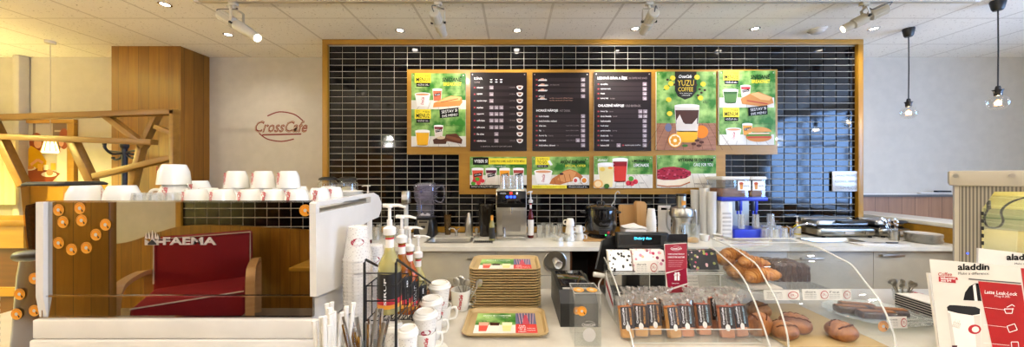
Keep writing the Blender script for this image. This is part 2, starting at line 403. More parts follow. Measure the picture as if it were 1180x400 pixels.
# wall lettering
maroon = mat('maroon_logo', '7a1d1c', .6)
def script_logo(mb, x0, y0, x1, y1, fn, m, l=2):
    w = x1 - x0; h = y1 - y0; cx = (x0 + x1) / 2; cy = (y0 + y1) / 2
    mb.text('CrossCafe', x0 + w * .03, cy - h * .2, x1 - w * .03, cy + h * .2, fn, m, l, shear=.3, bold=.02)
    sp = lambda L: [(q.x, q.y) for q in spline([(a, c, 0) for a, c in L], 5)]
    mb.line(sp([(x0 + w * .25, cy - h * .36), (cx - w * .04, cy - h * .5), (x0 + w * .72, cy - h * .42), (x1 - w * .12, cy - h * .2)]), h * .04, fn, m, l)
    mb.line(sp([(x0 + w * .1, cy + h * .22), (x0 + w * .25, cy + h * .42), (cx, cy + h * .5), (x0 + w * .72, cy + h * .42)]), h * .04, fn, m, l)
    mb.line([(x0 + w * .16, cy + h * .28), (x0 + w * .85, cy + h * .25)], h * .05, fn, m, l)
fn = plane_fn((0, YB, 0), (0, -1, 0))
b = MB(); script_logo(b, 292, 129, 357, 163, fn, maroon, 3)
fill = mat('beige_logo_fill', 'b3a284', .7)
b.text('CrossCafe', 294.2, 139.6, 354.6, 152.4, fn, fill, 4, shear=.3, bold=-.025)
b.build('wall_logo', at=W(325, 146, YB), label='maroon CrossCafe script logo on the white wall beside the wood pillar', cat='logo')

# ---- mirrored side of the room (behind the camera, left)
b = MB(); b.box((-3.95, YF, .8), (-1.2, YF + .02, ZC - .2), mat('grey_grout', 'e0dcd2', .8))
for i in range(20):
    for j in range(18):
        xa = -3.89 + i * .1411 + .004; zb = 2.75 - j * .107
        if xa > -1.3: continue
        b.box((xa, YF + .02, zb - .098), (xa + .132, YF + .026, zb), tile)
b.box((-3.95, YF, .8), (-3.89, YF + .05, ZC - .2), M['honey']); struct(b, 'wall_front_tiled')
# curved wooden partition behind the sofa
pts = [tuple(p) for p in spline([(x, -1.72, z) for x, z in ((-5.6, .7), (-4.9, .72), (-4.5, .76), (-4.15, .87), (-3.8, .955), (-3.2, .95), (-2.3, .90), (-1.2, .88))], 6)]
b = MB(); b.prism([(-5.6, -1.72, 0)] + [Vector(p) for p in pts] + [(-1.2, -1.72, 0)], (0, -.05, 0), M['panel'])
b.build('wooden_partition', at=(-3.4, -1.72, 0), label='honey wood partition with wavy top edge behind the red sofa', cat='partition', ang=60)
b = MB(); b.box((-4.0, -.12, 0), (-2.62, -.08, 1.9), M['panel'], .004)
b.build('wooden_screen_panel', at=(-3.2, -.1, 0), label='tall honey wood panel beside the red sofa', cat='partition')
# sofa
def sofa():
    r = thing('sofa', 'dark red sofa with cream piping and pale wood arms mirrored in the coffee machine', 'sofa', (-2.95, -.95, 0))
    U = M['upholstery']
    b = MB(); b.box((-3.32, -1.28, .2), (-2.58, -.66, .45), U, .04, 3); b.build('seat', r)
    b = MB(); b.box((-3.32, -1.38, .35), (-2.58, -1.2, .93), U, .04, 3); b.build('backrest', r)
    b = MB(); b.tube([(-3.31, -.655, .445), (-2.59, -.655, .445)], .006, M['piping']); b.tube([(-3.31, -1.195, .5), (-3.31, -1.2, .925), (-2.59, -1.2, .925), (-2.59, -1.195, .5)], .006, M['piping'])
    b.build('piping', r)
    for x in (-3.365, -2.535):
        b = MB(); P = [(x, -1.3, 0), (x, -1.3, .5), (x, -1.2, .62), (x, -.75, .65), (x, -.6, .6), (x, -.56, .45), (x, -.56, 0)]
        S = spline(P, 6)
        b.loft([[(p[0] - .035, p[1] + o[0], p[2] + o[1]) for o in ((0, -.02), (0, .02))][::1] + [(p[0] + .035, p[1] + o[0], p[2] + o[1]) for o in ((0, .02), (0, -.02))] for p in S], M['beech'])
        b.build('armrest', r)
    r.location = (-3.02, -1.08, 0); r.rotation_euler.z = -.6
sofa()
def cafe_table(x, y, w, d, lab):
    r = thing('cafe_table', lab, 'table', (x, y, 0))
    b = MB(); b.box((x - w/2, y - d/2, .71), (x + w/2, y + d/2, .745), M['honeyx'], .008); b.build('tabletop', r)
    b = MB(); b.box((x - .05, y - .05, .03), (x + .05, y + .05, .71), M['black'], .005); b.build('pedestal', r)
    b = MB(); b.box((x - .22, y - .22, 0), (x + .22, y + .22, .03), M['black'], .01); b.build('base', r)
cafe_table(-1.55, -1.05, .8, .55, 'honey wood cafe table beside the red sofa seen in the mirror panel')
b = MB(); b.box((-1.9, -1.71, .34), (-1.82, -1.719, .42), M['white'], .004); b.cyl((-1.86, -1.71, .38), (-1.86, -1.707, .38), .02, M['papergrey'])
b.build('wall_socket', at=(-1.86, -1.44, .38), label='white socket low on the wooden partition seen in the mirror panel', cat='socket')

# ================================================================ LEFT SEATING AREA
# timber screen
Y = 3.0
r = thing('timber_screen', 'open honey timber screen of tilted beams before the wood pillar', 'screen', (XP(201, Y), Y, 0))
def beam(p, q, h=.052, d=.07, dy=0):
    b = MB(); P = W(p[0], p[1], Y + dy); Q = W(q[0], q[1], Y + dy); b.obox(P, Q, d, h, M['rail'], up=(0, 0, 1) if abs(P.x - Q.x) > .05 else (1, 0, 0), bev=.004); b.build('beam', r)
beam((-60, 137.5), (204, 129)); beam((-60, 155.5), (178, 164)); beam((-14, 128), (28, 214), .07, .06, .03); beam((84, 162), (108, 212), .07, .06, .03)
beam((121, 132), (169, 169), .05, .06, .03); beam((182, 131), (163, 171), .05, .06, .06); beam((180, 146), (200, 154), .04, .05); beam((110, 203), (202, 181), .05, .06)
beam((164, 168), (150, 230), .05, .06, .06)
b = MB(); b.box((XP(199, Y), Y - .035, 0), (XP(204, Y), Y + .035, ZP(127, Y)), M['rail'], .004); b.build('post', r)
b = MB(); b.box((-5.9, Y - .03, .0), (XP(199, Y), Y + .03, 1.05), M['rail'], .004); b.build('base_panel', r)

# wooden side counter
Y = 2.6
b = MB(); b.box((-6.6, Y, 1.13), (-3.95, 2.92, 1.18), M['honeyx'], .006); b.box((-6.55, Y + .02, .95), (-4.0, Y + .06, 1.13), M['honeyx'])
b.box((-6.55, Y + .06, 0), (-4.0, 2.9, .95), M['dwood']); b.box((-6.55, Y + .04, .55), (-4.0, Y + .06, .62), M['honeyx'])
b.build('side_counter', at=(-5.2, 2.75, 0), label='wooden side counter with honey top behind the coffee grinder', cat='counter')

# curtain
cur = mat('sheer_curtain', 'f4e9bd', .9, sss=0); 
nt = cur.node_tree; pr = [n for n in nt.nodes if n.type == 'BSDF_PRINCIPLED'][0]
tr = nt.nodes.new('ShaderNodeBsdfTranslucent'); tr.inputs[0].default_value = lin('fff1c0'); mx = nt.nodes.new('ShaderNodeMixShader'); mx.inputs[0].default_value = .5
o = [n for n in nt.nodes if n.type == 'OUTPUT_MATERIAL'][0]; nt.links.new(pr.outputs[0], mx.inputs[1]); nt.links.new(tr.outputs[0], mx.inputs[2]); nt.links.new(mx.outputs[0], o.inputs[0])
g = []
for j in range(2):
    g.append([(-6.9 + 1.14 * k / 90, 3.72 + .025 * math.sin(k * .9) + .008 * math.sin(k * 2.3), (1.2, 2.0)[j]) for k in range(91)])
b = MB(); b.sheet(g, cur); b.tube([(-7.1, 3.72, 2.01), (-5.72, 3.72, 2.01)], .012, M['chrome'])
b.build('sheer_curtain', at=(-6.6, 3.72, 1.2), label='short cream sheer curtain on a rod by the left wall corner', cat='curtain', ang=80)

# framed picture
Yp = 3.95
r = thing('framed_picture', 'honey framed picture of people eating breakfast on the yellow lit wall', 'picture', (XP(54, Yp), YB, ZP(214, Yp)))
b = MB()
for x0, y0, x1, y1 in ((22, 137.5, 85, 142), (22, 210, 85, 214), (22, 142, 27, 210), (77, 142, 85, 210)):
    b.box(W(x0, y0, Yp), W(x1, y1, Yp) + Vector((0, .04, 0)), M['honeyx'], .004)
b.build('frame', r)
fn = plane_fn((0, Yp + .02, 0), (0, -1, 0)); b = MB(); b.box(W(25, 140, Yp + .02), W(79, 212, Yp + .02) + Vector((0, .015, 0)), M['papergrey'])
C = lambda h: mat('print_' + h, h, .6, spec=.2)
b.rect(27, 142, 77, 210, fn, C('b9b0a8')); b.rect(38, 142, 41, 165, fn, C('6b5b52'), 2); b.rect(61, 142, 77, 175, fn, C('6d5a50'), 2); b.rect(63, 150, 75, 152, fn, C('b7aca2'), 3)
b.art([(27, 197), (50, 193), (70, 200), (60, 210), (27, 210)], fn, C('7c3b26'), 5)
b.disc(42, 164, 8, 11, fn, C('8b3e22'), 2); b.art([(28, 196), (29, 176), (36, 168), (46, 174), (54, 186), (52, 197)], fn, C('d2a411'), 3); b.disc(44, 165, 4.5, 6, fn, C('dfa987'), 4); b.line([(50, 188), (44, 184), (36, 190)], 3, fn, C('dfa987'), 5)
b.art([(66, 210), (66, 180), (72, 165), (77, 160), (77, 210)], fn, C('e3d5c8'), 3); b.disc(74, 160, 6, 12, fn, C('8a4630'), 4); b.disc(71, 164, 3, 5, fn, C('dca284'), 5)
b.disc(34, 194, 8, 2.6, fn, M['paper'], 6); b.disc(35, 193, 5, 2, fn, C('c88b48'), 7); b.disc(57, 201, 9, 3, fn, M['paper'], 6); b.disc(58, 199, 4, 3.5, fn, C('dd8a63'), 7)
b.rect(44, 189, 50, 197, fn, C('e9b54a'), 7); b.rect(59, 188, 65, 196, fn, C('eaa63c'), 6); b.rect(51, 190, 56, 196, fn, C('e7ded0'), 7)
b.build('print', r)

# pendant lamp with pleated shade in front of the picture
px, Y = 58, 3.5; x = XP(px, Y); zt = ZP(160, Y); zb = ZP(176.5, Y)
r = thing('pleated_lamp', 'small pleated cream lampshade glowing in front of the framed picture', 'lamp', (x, Y, zb))
shade = mat('pleated_shade', 'fff3cf', .8)
nt = shade.node_tree; pr = [n for n in nt.nodes if n.type == 'BSDF_PRINCIPLED'][0]; tr = nt.nodes.new('ShaderNodeBsdfTranslucent'); tr.inputs[0].default_value = lin('fff6dd'); mx = nt.nodes.new('ShaderNodeMixShader'); mx.inputs[0].default_value = .75
o = [n for n in nt.nodes if n.type == 'OUTPUT_MATERIAL'][0]; nt.links.new(pr.outputs[0], mx.inputs[1]); nt.links.new(tr.outputs[0], mx.inputs[2]); nt.links.new(mx.outputs[0], o.inputs[0])
rib = mat('shade_pleat', 'b98f45', .8)
b = MB(); ro, ri = .062, .035; ng = 20; vs = []; fs = []
for k in range(ng * 2):
    a = 2 * PI * k / (ng * 2); d = 1 if k % 2 else .93
    vs += [(x + ri * d * math.cos(a), Y + ri * d * math.sin(a), zt), (x + ro * d * math.cos(a), Y + ro * d * math.sin(a), zb + .02), (x + ro * .8 * math.cos(a), Y + ro * .8 * math.sin(a), zb)]
n = ng * 2
for i in range(2): 
    for k in range(n): fs.append([k*3+i, ((k+1) % n)*3+i, ((k+1) % n)*3+i+1, k*3+i+1])
b.add(vs, fs, shade)
for k in range(0, n, 4):
    a = 2 * PI * k / n; b.tube([(x + ri * math.cos(a), Y + ri * math.sin(a), zt), (x + ro * math.cos(a), Y + ro * math.sin(a), zb + .02)], .004, rib, 5)
b.build('lamp_shade', r)
b = MB(); b.cyl((x, Y, zt - .02), (x, Y, ZC), .0025, M['papergrey'], n=6); b.build('cord', r)
b = MB(); b.cyl((x, Y, ZC - .03), (x, Y, ZC), .04, M['white']); b.build('ceiling_rose', r)

# coat stand
Y = 3.3; x = XP(143.5, Y)
r = thing('coat_stand', 'dark blue iron coat stand with curved hooks before the wood pillar', 'coat stand', (x, Y, 0))
b = MB(); b.cyl((x, Y, .02), (x, Y, ZP(170, Y)), .022, M['navy']); b.ell((x, Y, ZP(168, Y)), (.035, .035, .04), M['navy']); b.build('pole', r)
b = MB(); b.lathe([(0, 0), (.2, 0), (.2, .015), (.03, .05), (0, .05)], (x, Y, 0), M['navy']); b.build('base', r)
for P in ([(142, 176), (134, 175), (125, 174), (120.5, 170), (120, 166)], [(145, 176), (153, 174), (161, 174), (164, 171), (164.5, 167)], [(142, 176), (139, 182), (133, 184), (130.5, 182)], [(145, 177), (149, 181), (153, 182), (156, 180)]):
    b = MB(); S = spline([W(p[0], p[1], Y) for p in P], 5); b.tube(S, .011, M['navy']); b.ell(S[-1], (.016, .016, .012), M['navy'], 10, 6); b.build('hook', r)
for dx, dy in ((-.02, -.14), (.06, .13)):
    b = MB(); S = spline([(x, Y, ZP(176, Y)), (x + dx, Y + dy * .6, ZP(178, Y)), (x + dx, Y + dy, ZP(172, Y)), (x + dx, Y + dy, ZP(166, Y))], 5); b.tube(S, .011, M['navy']); b.ell(S[-1], (.016, .016, .012), M['navy'], 10, 6); b.build('hook', r)

# ================================================================ MENU BOARDS
YW = 3.43
b = MB(); o = [(469, 80), (896, 80), (896, 178), (836, 178), (836, 224), (529, 224), (529, 178), (469, 178)]
b.prism([W(x, y, YW) for x, y in o], (0, TY - YW - .0, 0), M['honeyx'])
b.build('menu_backboard', at=W(682, 224, YW), label='stepped honey wood backing panel fixed on the black tiles', cat='panel')
YP = 3.405; fp = plane_fn((0, YP, 0), (0, -1, 0))
def green_mat(name, x0, y0, x1, y1):
    """printed blurred garden: greens above"""
    return mat(name, '3f8f2a', .45, c2='a9cf6a', nscale=3.2, lo=.38, hi=.62)
G1 = mat('garden_print', '2a6e1e', .45, c2='a8cc78', nscale=6.5, lo=.40, hi=.66, spec=.25)
WT = mat('white_boards_print', 'e4e0d6', .5, c2='d2ccc0', nscale=6); DB = mat('dark_board_print', '1a1214', .4, c2='20171a', nscale=2, spec=.22)
WB = mat('brown_boards_print', 'a06a48', .5, c2='875638', nscale=8, stretch=(1, 1, 6))
ROW = mat('dark_board_row', '2e2427', .5, spec=.2); LIL = mat('lilac_price_box', '9a8a94', .5)
p_ = lambda h: C(h)
CC = {}
def cc(h):
    if h not in CC: CC[h] = mat('print_' + h, h, .5, spec=.2)
    return CC[h]
def board(name, x0, y0, x1, y1, base, label, cat, group=None, t=.022):
    b = MB(); b.box(W(x0, y0, YP), W(x1, y1, YP) + Vector((0, t, 0)), M['white'], 0)
    b.rect(x0, y0, x1, y1, fp, base, 1)
    for x in (x0 + 2.5, x1 - 2.5): b.disc(x, y0 + 2.5, .7, .7, fp, M['steel'], 6, 8)
    b.L = (name, W((x0 + x1) / 2, y1, YP), label, cat, group); return b
def done(b): b.build(b.L[0], at=b.L[1], label=b.L[2], cat=b.L[3], group=b.L[4], smooth=False)
def cupart(b, x, y, w, h, c, band=None, bandtext=None, top=None, l=4):
    """printed glass or cup: x centre, y top, tapered body"""
    b.art([(x - w/2, y), (x - w * .38, y + h), (x + w * .38, y + h), (x + w/2, y)], fp, cc('f4f1ec'), l)
    b.art([(x - w * .45, y + h * .12), (x - w * .36, y + h * .95), (x + w * .36, y + h * .95), (x + w * .45, y + h * .12)], fp, cc(c), l + 1)
    b.disc(x, y, w/2, w * .09, fp, cc('ffffff'), l + 1); b.disc(x, y + h * .95, w * .37, w * .06, fp, cc(c), l)
    if top: b.art([(x - w * .45, y + h * .1), (x - w * .42, y + h * .3), (x + w * .42, y + h * .3), (x + w * .45, y + h * .1)], fp, cc(top), l + 2)
    if band:
        b.art([(x - w * .33, y + h * .38), (x - w * .3, y + h * .6), (x + w * .35, y + h * .5), (x + w * .32, y + h * .28)], fp, M['tblack'], l + 3)
        b.text(band, x - w * .26, y + h * .37, x + w * .28, y + h * .51, fp, M['text'], l + 4, rot=.1)
def mugart(b, x, y, w, h, l=4):
    b.art([(x - w/2, y), (x - w * .34, y + h), (x + w * .34, y + h), (x + w/2, y)], fp, cc('f7f3ee'), l); b.disc(x, y, w/2, w * .1, fp, cc('ffffff'), l + 1); b.disc(x, y + .4, w * .44, w * .07, fp, cc('d89a72'), l + 2)
    b.disc(x, y + h, w * .34, w * .06, fp, cc('e2ddd6'), l - 1); b.text('CrossCafe', x - h * .32, y + h * .44, x + h * .32, y + h * .68, fp, M['red'], l + 2, rot=1.45, shear=.2, bold=.02)
def table_lines(b, x0, x1, y0, y1, vx, n=5):
    for k in range(n):
        t = (k + .5) / n; xb = x0 + (x1 - x0) * t; xt = xb + (vx - xb) * .35; b.line([(xt, y0), (xb, y1)], .35, fp, cc('8d877d'), 3)
def menu_tag(b, x0, y0, name, n, price):
    b.rect(x0, y0, x0 + 18.5, y0 + 11, fp, M['yellow'], 5); b.text(name, x0 + 1.8, y0 + 5, x0 + 17, y0 + 9.8, fp, M['tblack'], 6, bold=.01)
    b.text('IZZY', x0 + 1.6, y0 + 1.4, x0 + 6, y0 + 3.6, fp, cc('7d761c'), 6); b.text(n, x0 + 9.5, y0 + 1.2, x0 + 17, y0 + 4, fp, M['tblack'], 6)
    b.rect(x0 + 1.8, y0 + 11, x0 + 17.5, y0 + 15.5, fp, M['tblack'], 5); b.text(price, x0 + 2.8, y0 + 12, x0 + 16.5, y0 + 14.6, fp, M['text'], 6)
    b.text('espresso lungo + džus', x0 + .5, y0 + 17, x0 + 18, y0 + 19, fp, cc('2f4a1c'), 5)
def combo(b, x, y, s=1):
    b.art([(x - 11.5, y - 4), (x - 11, y + 6), (x + 11, y + 4), (x + 10.5, y - 6.5)], fp, M['tblack'], 12)
    b.text('SESTAV SI', x - 9, y - 3.8, x + 9, y - .6, fp, M['text'], 13, rot=.13); b.text('SVÉ MENU', x - 8.5, y + .6, x + 9, y + 4, fp, M['text'], 13, rot=.13)
def blob(b, pts, h, l): b.art(pts, fp, cc(h), l)
def breakfast(b, x0, y0, ym, y1, n1, n2, p1, p2, k):
    x1 = x0 + 63
    b.rect(x0, y0 + 31, x1, ym, fp, WT, 2); b.rect(x0, ym + 31, x1, y1, fp, WT, 2)
    table_lines(b, x0, x1, y0 + 32, ym, x0 + 30); table_lines(b, x0, x1, ym + 32, y1, x0 + 30)
    menu_tag(b, x0 + 4, y0, n1, '+ káva', p1); menu_tag(b, x0 + 4, ym, n2, '+ káva', p2)
    b.text('SNÍDANĚ', x0 + 36, y0 + 3.6, x1 - 5, y0 + 9.5, fp, M['tblack'], 5, shear=.15, bold=.02); b.text('BREAKFAST', x0 + 37, y0 + 10.4, x1 - 5, y0 + 14.6, fp, M['yellow'], 5, bold=.02)
    for yy in (y0 + 17, y0 + 22.5): b.text('pečivo bez lepku - čerstvé', x0 + 38, yy, x1 - 4, yy + 1.6, fp, cc('35511f'), 5)
    for yy in (ym + 18, ym + 25): b.text('dezert dle nabídky', x0 + 40, yy, x1 - 4, yy + 1.6, fp, cc('35511f'), 5)
    combo(b, x0 + 44, ym + (4.5 if k == 1 else 4))
b = board('menu_poster', 474, 84.5, 536.5, 169, G1, 'bright breakfast poster MENU1 over MENU2 at the panel end nearest the logo wall', 'poster'); X = 474
breakfast(b, X, 84.5, 126, 169, 'MENU1', 'MENU2', '+DŽUS 30,-', '+DŽUS 30,-', 1)
cupart(b, 504, 103, 11, 14, 'de6a4c', 'fresh'); mugart(b, 487, 108.5, 18, 14)
blob(b, [(500, 119), (499, 124), (530, 122), (533, 118), (532, 112), (520, 110.5), (510, 114)], 'cf8a4a', 8); blob(b, [(502, 118), (530, 116), (532, 112), (519, 111)], 'e7b77a', 9); b.line([(508, 118), (528, 114)], 1, fp, cc('a9623a'), 10)
cupart(b, 487, 151, 17, 17, 'f0b52a'); cupart(b, 505.5, 145, 11, 13, 'e7dcd2', 'yog', top='7a1f2a')
blob(b, [(499, 161), (500, 166), (514, 166), (516, 160), (508, 157)], '4a2a1e', 9); blob(b, [(514, 155), (512, 162), (532, 166), (533, 161), (526, 154)], '5a3324', 10); blob(b, [(515, 156), (514, 159), (530, 163), (531, 160)], '7a4c34', 11); b.disc(508, 159, 5, 1.6, fp, cc('d9c6a6'), 10)
done(b)
b = board('menu_poster', 828.5, 81.5, 893.5, 167, G1, 'bright breakfast poster MENU3 over MENU4 at the panel end nearest the pendants', 'poster'); X = 829
breakfast(b, X, 81.5, 124, 167, 'MENU3', 'MENU4', '+DŽUS 60,-', '+DŽUS 60,-', 3)
cupart(b, 841.5, 104, 18, 15, '4f7a3f', None, top='2f5a2c'); cupart(b, 859, 99, 12, 13, 'e7dcd2', 'mix', top='b02a32')
blob(b, [(853, 114), (855, 120), (878, 123), (891, 119), (889, 112), (874, 106), (864, 108)], 'c98a4c', 8); blob(b, [(864, 108.5), (872, 106.5), (889, 112.5), (886, 116), (876, 115)], 'e2b176', 10); b.line([(860, 116), (884, 120)], 1.3, fp, cc('b5473a'), 10)
mugart(b, 845, 149, 18, 13); cupart(b, 861, 143, 12, 13, 'f0a84a', 'fresh')
b.disc(874, 158, 15, 5.6, fp, cc('c9823c'), 8); b.disc(874, 152, 14.5, 5.5, fp, cc('d99850'), 9, a0=0, a1=PI); b.line([(860, 156), (888, 156)], 2.4, fp, cc('5f8a35'), 10); b.line([(861, 158.4), (887, 158)], 2, fp, cc('c8442f'), 11); b.line([(862, 154), (886, 153.6)], 1, fp, cc('f3ead8'), 11)
done(b)
# dark price lists
def rows(b, x0, x1, ys, items, boxes=1, cup=False):
    for y, t in zip(ys, items):
        b.rect(x0 + 3, y - 2.2, x1 - 3, y + 2.2, fp, ROW, 2); b.disc(x0 + 5, y, 1.1, .8, fp, cc('b5424a'), 4, 10); t, nb, ex = (t + ('',))[:3] if len(t) == 2 else t
        b.text(t, x0 + 7.5, y - 1, x0 + 7.5 + len(t) * .82, y + 1, fp, M['text'], 4, bold=.02)
        if ex: b.text(ex, x0 + 9.5 + len(t) * .82, y - .8, x0 + 9.5 + len(t) * .82 + len(ex) * .6, y + .8, fp, cc('9a8d8e'), 4)
        for q in nb: b.rect(x0 + q, y - 2.1, x0 + q + 4.6, y + 2.1, fp, LIL, 4); b.text('45', x0 + q + 1.4, y - .4, x0 + q + 3.8, y + 1.4, fp, M['text'], 5)
        if cup:
            b.disc(x1 - 8, y - 1.4, 3.7, 4.2, fp, cc('f5f2ee'), 5, 14, PI, 2 * PI); b.disc(x1 - 8, y - 1.4, 3.7, .9, fp, cc('dccbc0'), 6); b.disc(x1 - 8, y + .2, 2, 1.2, fp, cc('7a4a30'), 6)
b = board('menu_poster', 542, 83.5, 607, 174, DB, 'dark price list poster headed KÁVA with a column of white cups', 'poster')
b.text('KÁVA', 546.5, 88.6, 556, 92, fp, M['text'], 4, bold=.03); b.text('COFFEE', 546.5, 94, 553, 95.8, fp, cc('9a8d8e'), 4)
for q in (566, 572, 577.5): b.disc(q, 91.5, 1.4, 1, fp, M['text'], 4, 10, PI, 2 * PI); b.rect(q - 1.2, 94, q + 1.2, 95.2, fp, M['text'], 4)
rows(b, 542, 607, [101, 108.7, 116.3, 124, 131.5, 139, 146.8, 154.6, 162.3], [('ristretto', (22,)), ('espresso', (22,)), ('espresso lungo', (22,)), ('macchiato', (22, 27.7, 33.4)), ('cappuccino', (22, 27.7, 33.4)), ('caffè latte', (22, 27.7, 33.4)), ('caffè mocca', (22, 27.7, 33.4)), ('flat white', (27.7,)), ('vídeňská káva', (27.7,))], cup=True)
for y in (101, 108.7, 116.3, 124, 131.5, 139, 146.8, 162.3): b.text('a rich and intense', 587, y - .9, 594, y + .3, fp, cc('9a8d8e'), 4)
b.text('S SEBOU, PLATÍ CROSSCAFE', 554, 168, 590, 169.6, fp, cc('b8acac'), 4); done(b)
b = board('menu_poster', 613.5, 83.5, 679, 174, DB, 'dark price list poster headed HORKÉ NÁPOJE', 'poster')
rows(b, 613.5, 679, [92, 98, 104, 111, ], [('whisky káva', (56,)), ('vídeňská káva', (56,), 'with whipped cream'), ('káva s medem', (56,)), ('příchutě', (56,))])
for y in (92.5, 98.5, 104.5, 114): b.disc(625, y, 3, 2, fp, cc('d9b59a'), 6, 14, 0, PI); b.rect(620, y, 630, y + .8, fp, M['text'], 6)
for y in (112.5, 115): b.text('vanilka karamel oříšek čoko', 633, y, 660, y + 1.3, fp, cc('c09684'), 5)
b.text('HORKÉ NÁPOJE', 618, 125.5, 643, 129.5, fp, M['text'], 4, bold=.03); b.text('HOT DRINKS', 645, 126.4, 657, 129, fp, cc('8f8486'), 4)
rows(b, 613.5, 679, [134, 139.5, 145, 150.6, 156.4, 161.8, 167.5], [('horká čokoláda', (56,)), ('horká čokoláda s malinami', (56,)), ('vřelé víno', (56,)), ('čaj', (56,), 'Tea'), ('čerstvý čaj', (56,), 'Fresh tea'), ('chai latté', (50, 56)), ('horká malina s citronem', (56,), 'hot')])
for y in (145, 150.6, 156.4, 161.8): b.text('nejlepší výběr dle nabídky', 652, y - .6, 667, y + .5, fp, cc('9a8d8e'), 4)
done(b)
b = board('menu_poster', 684.5, 83, 750.5, 174, DB, 'dark price list poster headed LEDOVÁ KÁVA A ŠEJK above CHLAZENÉ NÁPOJE', 'poster')
b.text('LEDOVÁ KÁVA A ŠEJK', 688.5, 88, 723, 92.4, fp, M['text'], 4, bold=.03); b.text('ICE COFFEE AND SHAKE', 724.5, 89, 745.5, 91.3, fp, cc('9a8d8e'), 4)
rows(b, 684.5, 750.5, [97, 102.6, 108, 113.5], [('ice coffee', (56,)), ('espresso tonic', (56,)), ('frappé', (56,)), ('ledový šejk', (56,), 'Ice shake')])
b.text('CHLAZENÉ NÁPOJE', 689, 119.7, 719, 124, fp, M['text'], 4, bold=.03); b.text('COLD BEVERAGES', 720.5, 120.8, 738, 123.2, fp, cc('9a8d8e'), 4)
rows(b, 684.5, 750.5, [128.5, 134, 139.6, 145.2, 150.8, 156.4, 162, 167.5], [('ledový čaj', (51, 56.6), 'Ice tea'), ('domácí limonáda', (51, 56.6), 'Lemonade'), ('fresh smoothie', (56,)), ('fresh juice', (56,)), ('perlivý nealko', (56,), 'Sparkling'), ('domácí voda', (56,), 'Water'), ('víno bergola', (56,), 'Wine'), ('ledová tříšť', (26, 56), '')])
b.disc(718, 167.5, 1.1, .8, fp, cc('b5424a'), 4, 10); b.text('espresso pauza mražená', 720, 166.5, 738, 168.5, fp, M['text'], 4)
done(b)
# yuzu
b = board('menu_poster', 756.5, 82.5, 825, 173, G1, 'green YUZU COFFEE poster with iced coffee glass and halved orange', 'poster')
b.rect(756.5, 142, 825, 173, fp, WB, 2)
for x in range(752, 834, 9): b.line([(790 + (x - 790) * .75, 142), (790 + (x - 790) * 1.25, 173)], .35, fp, cc('5a3520'), 3)
b.art([(777.5, 82.5), (777.5, 104), (781, 111), (789, 115), (797, 112), (802.5, 105), (802.5, 82.5)], fp, cc('201f1a'), 4)
b.text('CrossCafe', 782, 86.4, 797, 90, fp, M['text'], 5, shear=.3, bold=.02); b.text('YUZU', 780.5, 92.5, 799.5, 99, fp, cc('e9c93c'), 5); b.text('COFFEE', 781.5, 100.5, 798.5, 105.5, fp, cc('e9c93c'), 5); b.text('káva, citron yuzu', 783, 107, 797, 108.4, fp, M['text'], 5); b.text('a limonáda', 785.5, 109.2, 795, 110.5, fp, M['text'], 5)
for x, y in ((775, 90), (768, 101), (773, 96.5), (803, 89), (810, 97), (807, 113), (770.5, 115), (771.5, 131)): b.disc(x, y, 3.2, 2.9, fp, cc('e8d13a'), 5, 12); b.art([(x - 4.5, y + 3), (x - 2, y + 1), (x - 1, y + 3.4)], fp, cc('3f7d2a'), 5)
for x, y in ((769, 92), (777, 97.5), (806, 103), (812, 104), (808, 107), (804, 110), (802, 98)): b.disc(x, y, 1.6, 1.3, fp, cc('3a2417'), 5, 10)
b.art([(777, 122), (780, 163), (803, 163), (806, 122)], fp, cc('d8d2c8'), 5); b.art([(778, 127), (779, 143), (804, 143), (805, 127)], fp, cc('4a2c22'), 6); b.art([(779, 139), (783, 132), (787, 141), (794, 147), (803, 136), (803, 152), (780, 152)], fp, cc('d9cfc6'), 7); b.art([(779.6, 151), (780, 162), (803, 162), (803.6, 151)], fp, cc('eab32c'), 7); b.disc(791.5, 122, 14.5, 2, fp, cc('f0ece6'), 6); b.disc(791.5, 162.5, 11.5, 1.8, fp, cc('e0a628'), 6)
b.disc(808, 152, 8, 7.5, fp, cc('e07f1c'), 4); b.disc(777.5, 162, 8, 8, fp, cc('ef9f23'), 9); b.disc(777.5, 162, 7, 7, fp, cc('f7e7c6'), 10)
for k in range(8):
    a = PI * k / 4 + .2; b.disc(777.5 + 3.8 * math.cos(a), 162 + 3.8 * math.sin(a), 2, 2, fp, cc('f0a838'), 11, 10)
b.disc(789, 168, 3.5, 1.6, fp, cc('3c6b28'), 9, 10)
for x, y in ((803, 162), (808, 164), (805, 168), (799, 166)): b.disc(x, y, 3, 1.6, fp, cc('54301f'), 9, 8)
b.disc(770, 147, 4, 5, fp, cc('6b6f8a'), 4, 9); b.text('65,-', 810, 116, 816, 119.5, fp, M['tblack'], 5); done(b)
